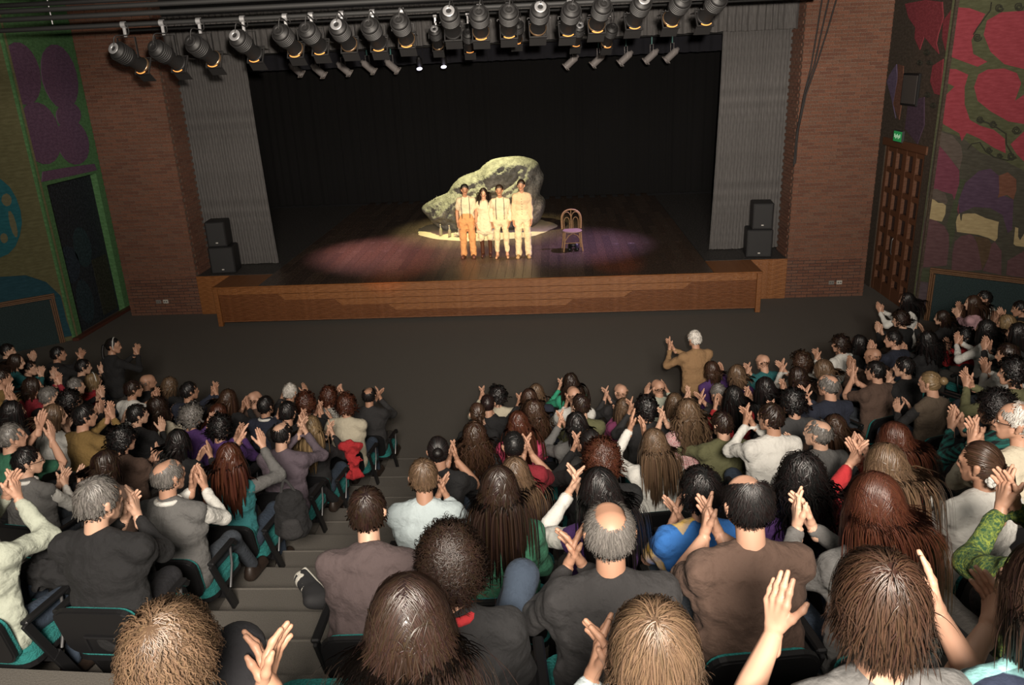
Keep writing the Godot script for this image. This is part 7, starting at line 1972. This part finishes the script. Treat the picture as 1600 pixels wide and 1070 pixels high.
	["RD", "line", [[2.94, 4.11], [2.92, 4.08], [2.87, 4.06], [2.80, 4.06], [2.75, 4.07], [2.71, 4.09], [2.72, 4.12], [2.76, 4.14], [2.81, 4.14], [2.86, 4.14], [2.89, 4.12], [2.89, 4.10], [2.87, 4.08], [2.83, 4.08], [2.79, 4.08], [2.77, 4.09], [2.76, 4.11], [2.78, 4.12], [2.80, 4.12], [2.82, 4.12], [2.84, 4.12], [2.84, 4.11]]],
	["LM", "blue", [[0.47, 2.83], [0.50, 2.58], [0.59, 2.34], [0.71, 2.14], [0.86, 2.01], [1.02, 1.96], [1.18, 1.99], [1.31, 2.09], [1.41, 2.26], [1.47, 2.48], [1.48, 2.73], [1.45, 2.98], [1.36, 3.21], [1.25, 3.39], [1.10, 3.52], [0.95, 3.58], [0.80, 3.56], [0.66, 3.46], [0.55, 3.30], [0.49, 3.08]]],
	["LM", "deep", [[1.95, 1.64], [1.10, 1.58], [0.66, 1.53], [0.34, 1.33], [0.14, 0.99], [0.14, 0.45], [0.11, 0.10], [2.30, 0.13]]],
	["LM", "ochre", [[0.57, 3.08], [0.59, 3.00], [0.63, 2.95], [0.69, 2.94], [0.73, 2.98], [0.75, 3.05], [0.73, 3.12], [0.69, 3.17], [0.63, 3.19], [0.59, 3.15]]],
	["LM", "ochre", [[0.60, 2.59], [0.61, 2.42], [0.64, 2.32], [0.67, 2.32], [0.70, 2.41], [0.71, 2.57], [0.70, 2.73], [0.68, 2.84], [0.64, 2.84], [0.61, 2.75]]],
	["LM", "ochre", [[0.80, 2.34], [0.81, 2.28], [0.85, 2.24], [0.89, 2.23], [0.92, 2.26], [0.93, 2.32], [0.92, 2.38], [0.89, 2.42], [0.85, 2.43], [0.81, 2.40]]],
	["LD", "violet", [[2.23, 5.46], [2.26, 5.28], [2.34, 5.10], [2.47, 4.96], [2.63, 4.86], [2.81, 4.81], [2.98, 4.82], [3.14, 4.89], [3.26, 5.00], [3.34, 5.15], [3.37, 5.32], [3.34, 5.50], [3.27, 5.66], [3.15, 5.80], [3.00, 5.90], [2.83, 5.96], [2.66, 5.96], [2.49, 5.90], [2.36, 5.79], [2.27, 5.64]]],
	["LD", "violet", [[0.95, 5.38], [0.97, 5.17], [1.05, 4.98], [1.19, 4.82], [1.37, 4.71], [1.57, 4.66], [1.76, 4.67], [1.94, 4.75], [2.08, 4.88], [2.17, 5.05], [2.21, 5.24], [2.18, 5.43], [2.10, 5.62], [1.98, 5.77], [1.81, 5.88], [1.63, 5.94], [1.43, 5.94], [1.25, 5.88], [1.10, 5.75], [0.99, 5.58]]],
	["LD", "violet", [[2.03, 4.31], [2.04, 4.11], [2.12, 3.93], [2.25, 3.78], [2.43, 3.68], [2.63, 3.64], [2.83, 3.66], [3.01, 3.74], [3.15, 3.87], [3.25, 4.03], [3.29, 4.21], [3.27, 4.39], [3.20, 4.56], [3.08, 4.70], [2.92, 4.80], [2.73, 4.85], [2.53, 4.84], [2.35, 4.78], [2.19, 4.66], [2.08, 4.50]]],
	["LD", "violet", [[1.05, 4.02], [1.06, 3.87], [1.13, 3.73], [1.25, 3.61], [1.41, 3.54], [1.59, 3.51], [1.76, 3.52], [1.93, 3.58], [2.06, 3.68], [2.15, 3.81], [2.19, 3.95], [2.18, 4.09], [2.11, 4.22], [2.00, 4.33], [1.86, 4.41], [1.69, 4.44], [1.51, 4.44], [1.34, 4.38], [1.20, 4.29], [1.10, 4.16]]],
	["LD", "violet", [[1.13, 4.50], [1.19, 4.42], [1.28, 4.36], [1.41, 4.31], [1.54, 4.28], [1.69, 4.28], [1.81, 4.30], [1.92, 4.34], [1.99, 4.41], [2.02, 4.48], [2.01, 4.56], [1.96, 4.64], [1.87, 4.70], [1.75, 4.75], [1.62, 4.78], [1.48, 4.79], [1.35, 4.77], [1.24, 4.73], [1.16, 4.66], [1.12, 4.59]]],
	["LD", "violet", [[2.89, 3.52], [2.14, 3.50], [1.02, 3.45], [0.97, 3.30], [1.98, 3.31], [3.00, 3.33]]],
]

const ROCK := [[-2.122, 1.481], [-2.007, 1.615], [-1.682, 1.776], [-1.328, 1.900], [-1.211, 2.099], [-0.956, 2.326], [-0.436, 2.474], [-0.327, 2.604], [-0.082, 2.760], [0.358, 2.810], [0.695, 2.814], [1.027, 2.719], [1.175, 2.614], [1.220, 2.447], [1.333, 2.243], [1.239, 1.944], [1.166, 1.778], [1.332, 1.636], [1.325, 1.363], [1.178, 1.057], [0.966, 0.890], [0.683, 0.800], [-0.365, 0.800], [-1.408, 0.800], [-1.708, 0.979], [-1.898, 1.230]]

const LANTERNS := [
	[-3.096, 5.415, 7.000, 1, 0.98, 5.76, "first from the left on the front pipe", -0.36, 0.6, -2.5],
	[-2.666, 5.417, 7.000, 1, 0.98, 5.76, "second from the left on the front pipe", -0.28, 0.6, -2.5],
	[-2.254, 5.452, 7.000, 1, 0.98, 5.76, "third from the left on the front pipe", -0.21, 0.6, -2.5],
	[-1.768, 5.484, 7.000, 1, 0.98, 5.76, "fourth from the left on the front pipe", -0.12, 0.6, -2.5],
	[-1.299, 5.516, 7.000, 1, 0.98, 5.76, "fifth from the left on the front pipe", -0.03, 0.6, -2.5],
	[-1.014, 5.530, 7.000, 1, 0.98, 5.76, "sixth from the left on the front pipe", 0.02, 0.6, -2.5],
	[-0.681, 5.541, 7.000, 0, 0.98, 5.76, "seventh from the left on the front pipe", 0.08, 0.6, -2.5],
	[-0.344, 5.539, 7.000, 1, 0.98, 5.76, "eighth from the left on the front pipe", 0.14, 0.6, -2.5],
	[-0.027, 5.564, 7.000, 1, 0.98, 5.76, "ninth from the left on the front pipe", 0.20, 0.6, -2.5],
	[0.498, 5.618, 7.000, 0, 0.98, 5.76, "tenth from the left on the front pipe", 0.29, 0.6, -2.5],
	[0.808, 5.604, 7.000, 1, 0.98, 5.76, "eleventh from the left on the front pipe", 0.35, 0.6, -2.5],
	[1.117, 5.610, 7.000, 1, 0.98, 5.76, "twelfth from the left on the front pipe", 0.40, 0.6, -2.5],
	[1.439, 5.614, 7.000, 0, 0.98, 5.76, "thirteenth from the left on the front pipe", 0.46, 0.6, -2.5],
	[1.765, 5.600, 7.000, 1, 0.98, 5.76, "fourteenth from the left on the front pipe", 0.52, 0.6, -2.5],
	[2.084, 5.623, 7.000, 1, 0.98, 5.76, "fifteenth from the left on the front pipe", 0.58, 0.6, -2.5],
	[2.489, 5.643, 7.000, 1, 0.98, 5.76, "sixteenth from the left on the front pipe", 0.65, 0.6, -2.5],
	[2.891, 5.644, 7.000, 1, 0.98, 5.76, "seventeenth from the left on the front pipe", 0.72, 0.6, -2.5],
	[3.258, 5.646, 7.000, 1, 0.98, 5.76, "eighteenth from the left on the front pipe", 0.79, 0.6, -2.5],
	[-0.046, 5.557, 4.200, 0, 0.85, 5.86, "first from the left on the second pipe", -0.01, 0.6, -2.5],
	[0.414, 5.503, 4.200, 1, 0.85, 5.86, "second from the left on the second pipe", 0.12, 0.6, -2.5],
	[1.097, 5.591, 4.200, 1, 0.85, 5.86, "third from the left on the second pipe", 0.33, 0.6, -2.5],
	[1.939, 5.521, 4.200, 1, 0.85, 5.86, "fourth from the left on the second pipe", 0.58, 0.6, -2.5],
	[2.385, 5.485, 4.200, 1, 0.85, 5.86, "fifth from the left on the second pipe", 0.72, 0.6, -2.5],
]

const CANS := [
	[-4.333, 5.258, -3.000, 0.9, "first from the left in the left group"],
	[-3.812, 5.208, -3.000, 0.9, "second from the left in the left group"],
	[-3.209, 5.225, -3.000, 0.9, "third from the left in the left group"],
	[-2.639, 5.242, -3.000, 0.9, "fourth from the left in the left group"],
	[-2.088, 5.233, -3.000, 0.9, "fifth from the left in the left group"],
	[2.041, 5.156, -3.000, -0.9, "first from the left in the right group"],
	[2.651, 5.171, -3.000, -0.9, "second from the left in the right group"],
	[3.271, 5.186, -3.000, -0.9, "third from the left in the right group"],
	[3.847, 5.202, -3.000, -0.9, "fourth from the left in the right group"],
	[4.305, 5.210, -3.000, -0.9, "fifth from the left in the right group"],
]

var LENSES := [Vector3(-1.516, 5.218, -3.500), Vector3(-0.940, 5.237, -3.500)]

var BAG := Vector3(-0.520, 1.778, 10.906)
var JACKET := Vector3(-0.620, 1.222, 8.806)
var FLOWER := Vector3(3.698, 3.118, 12.531)
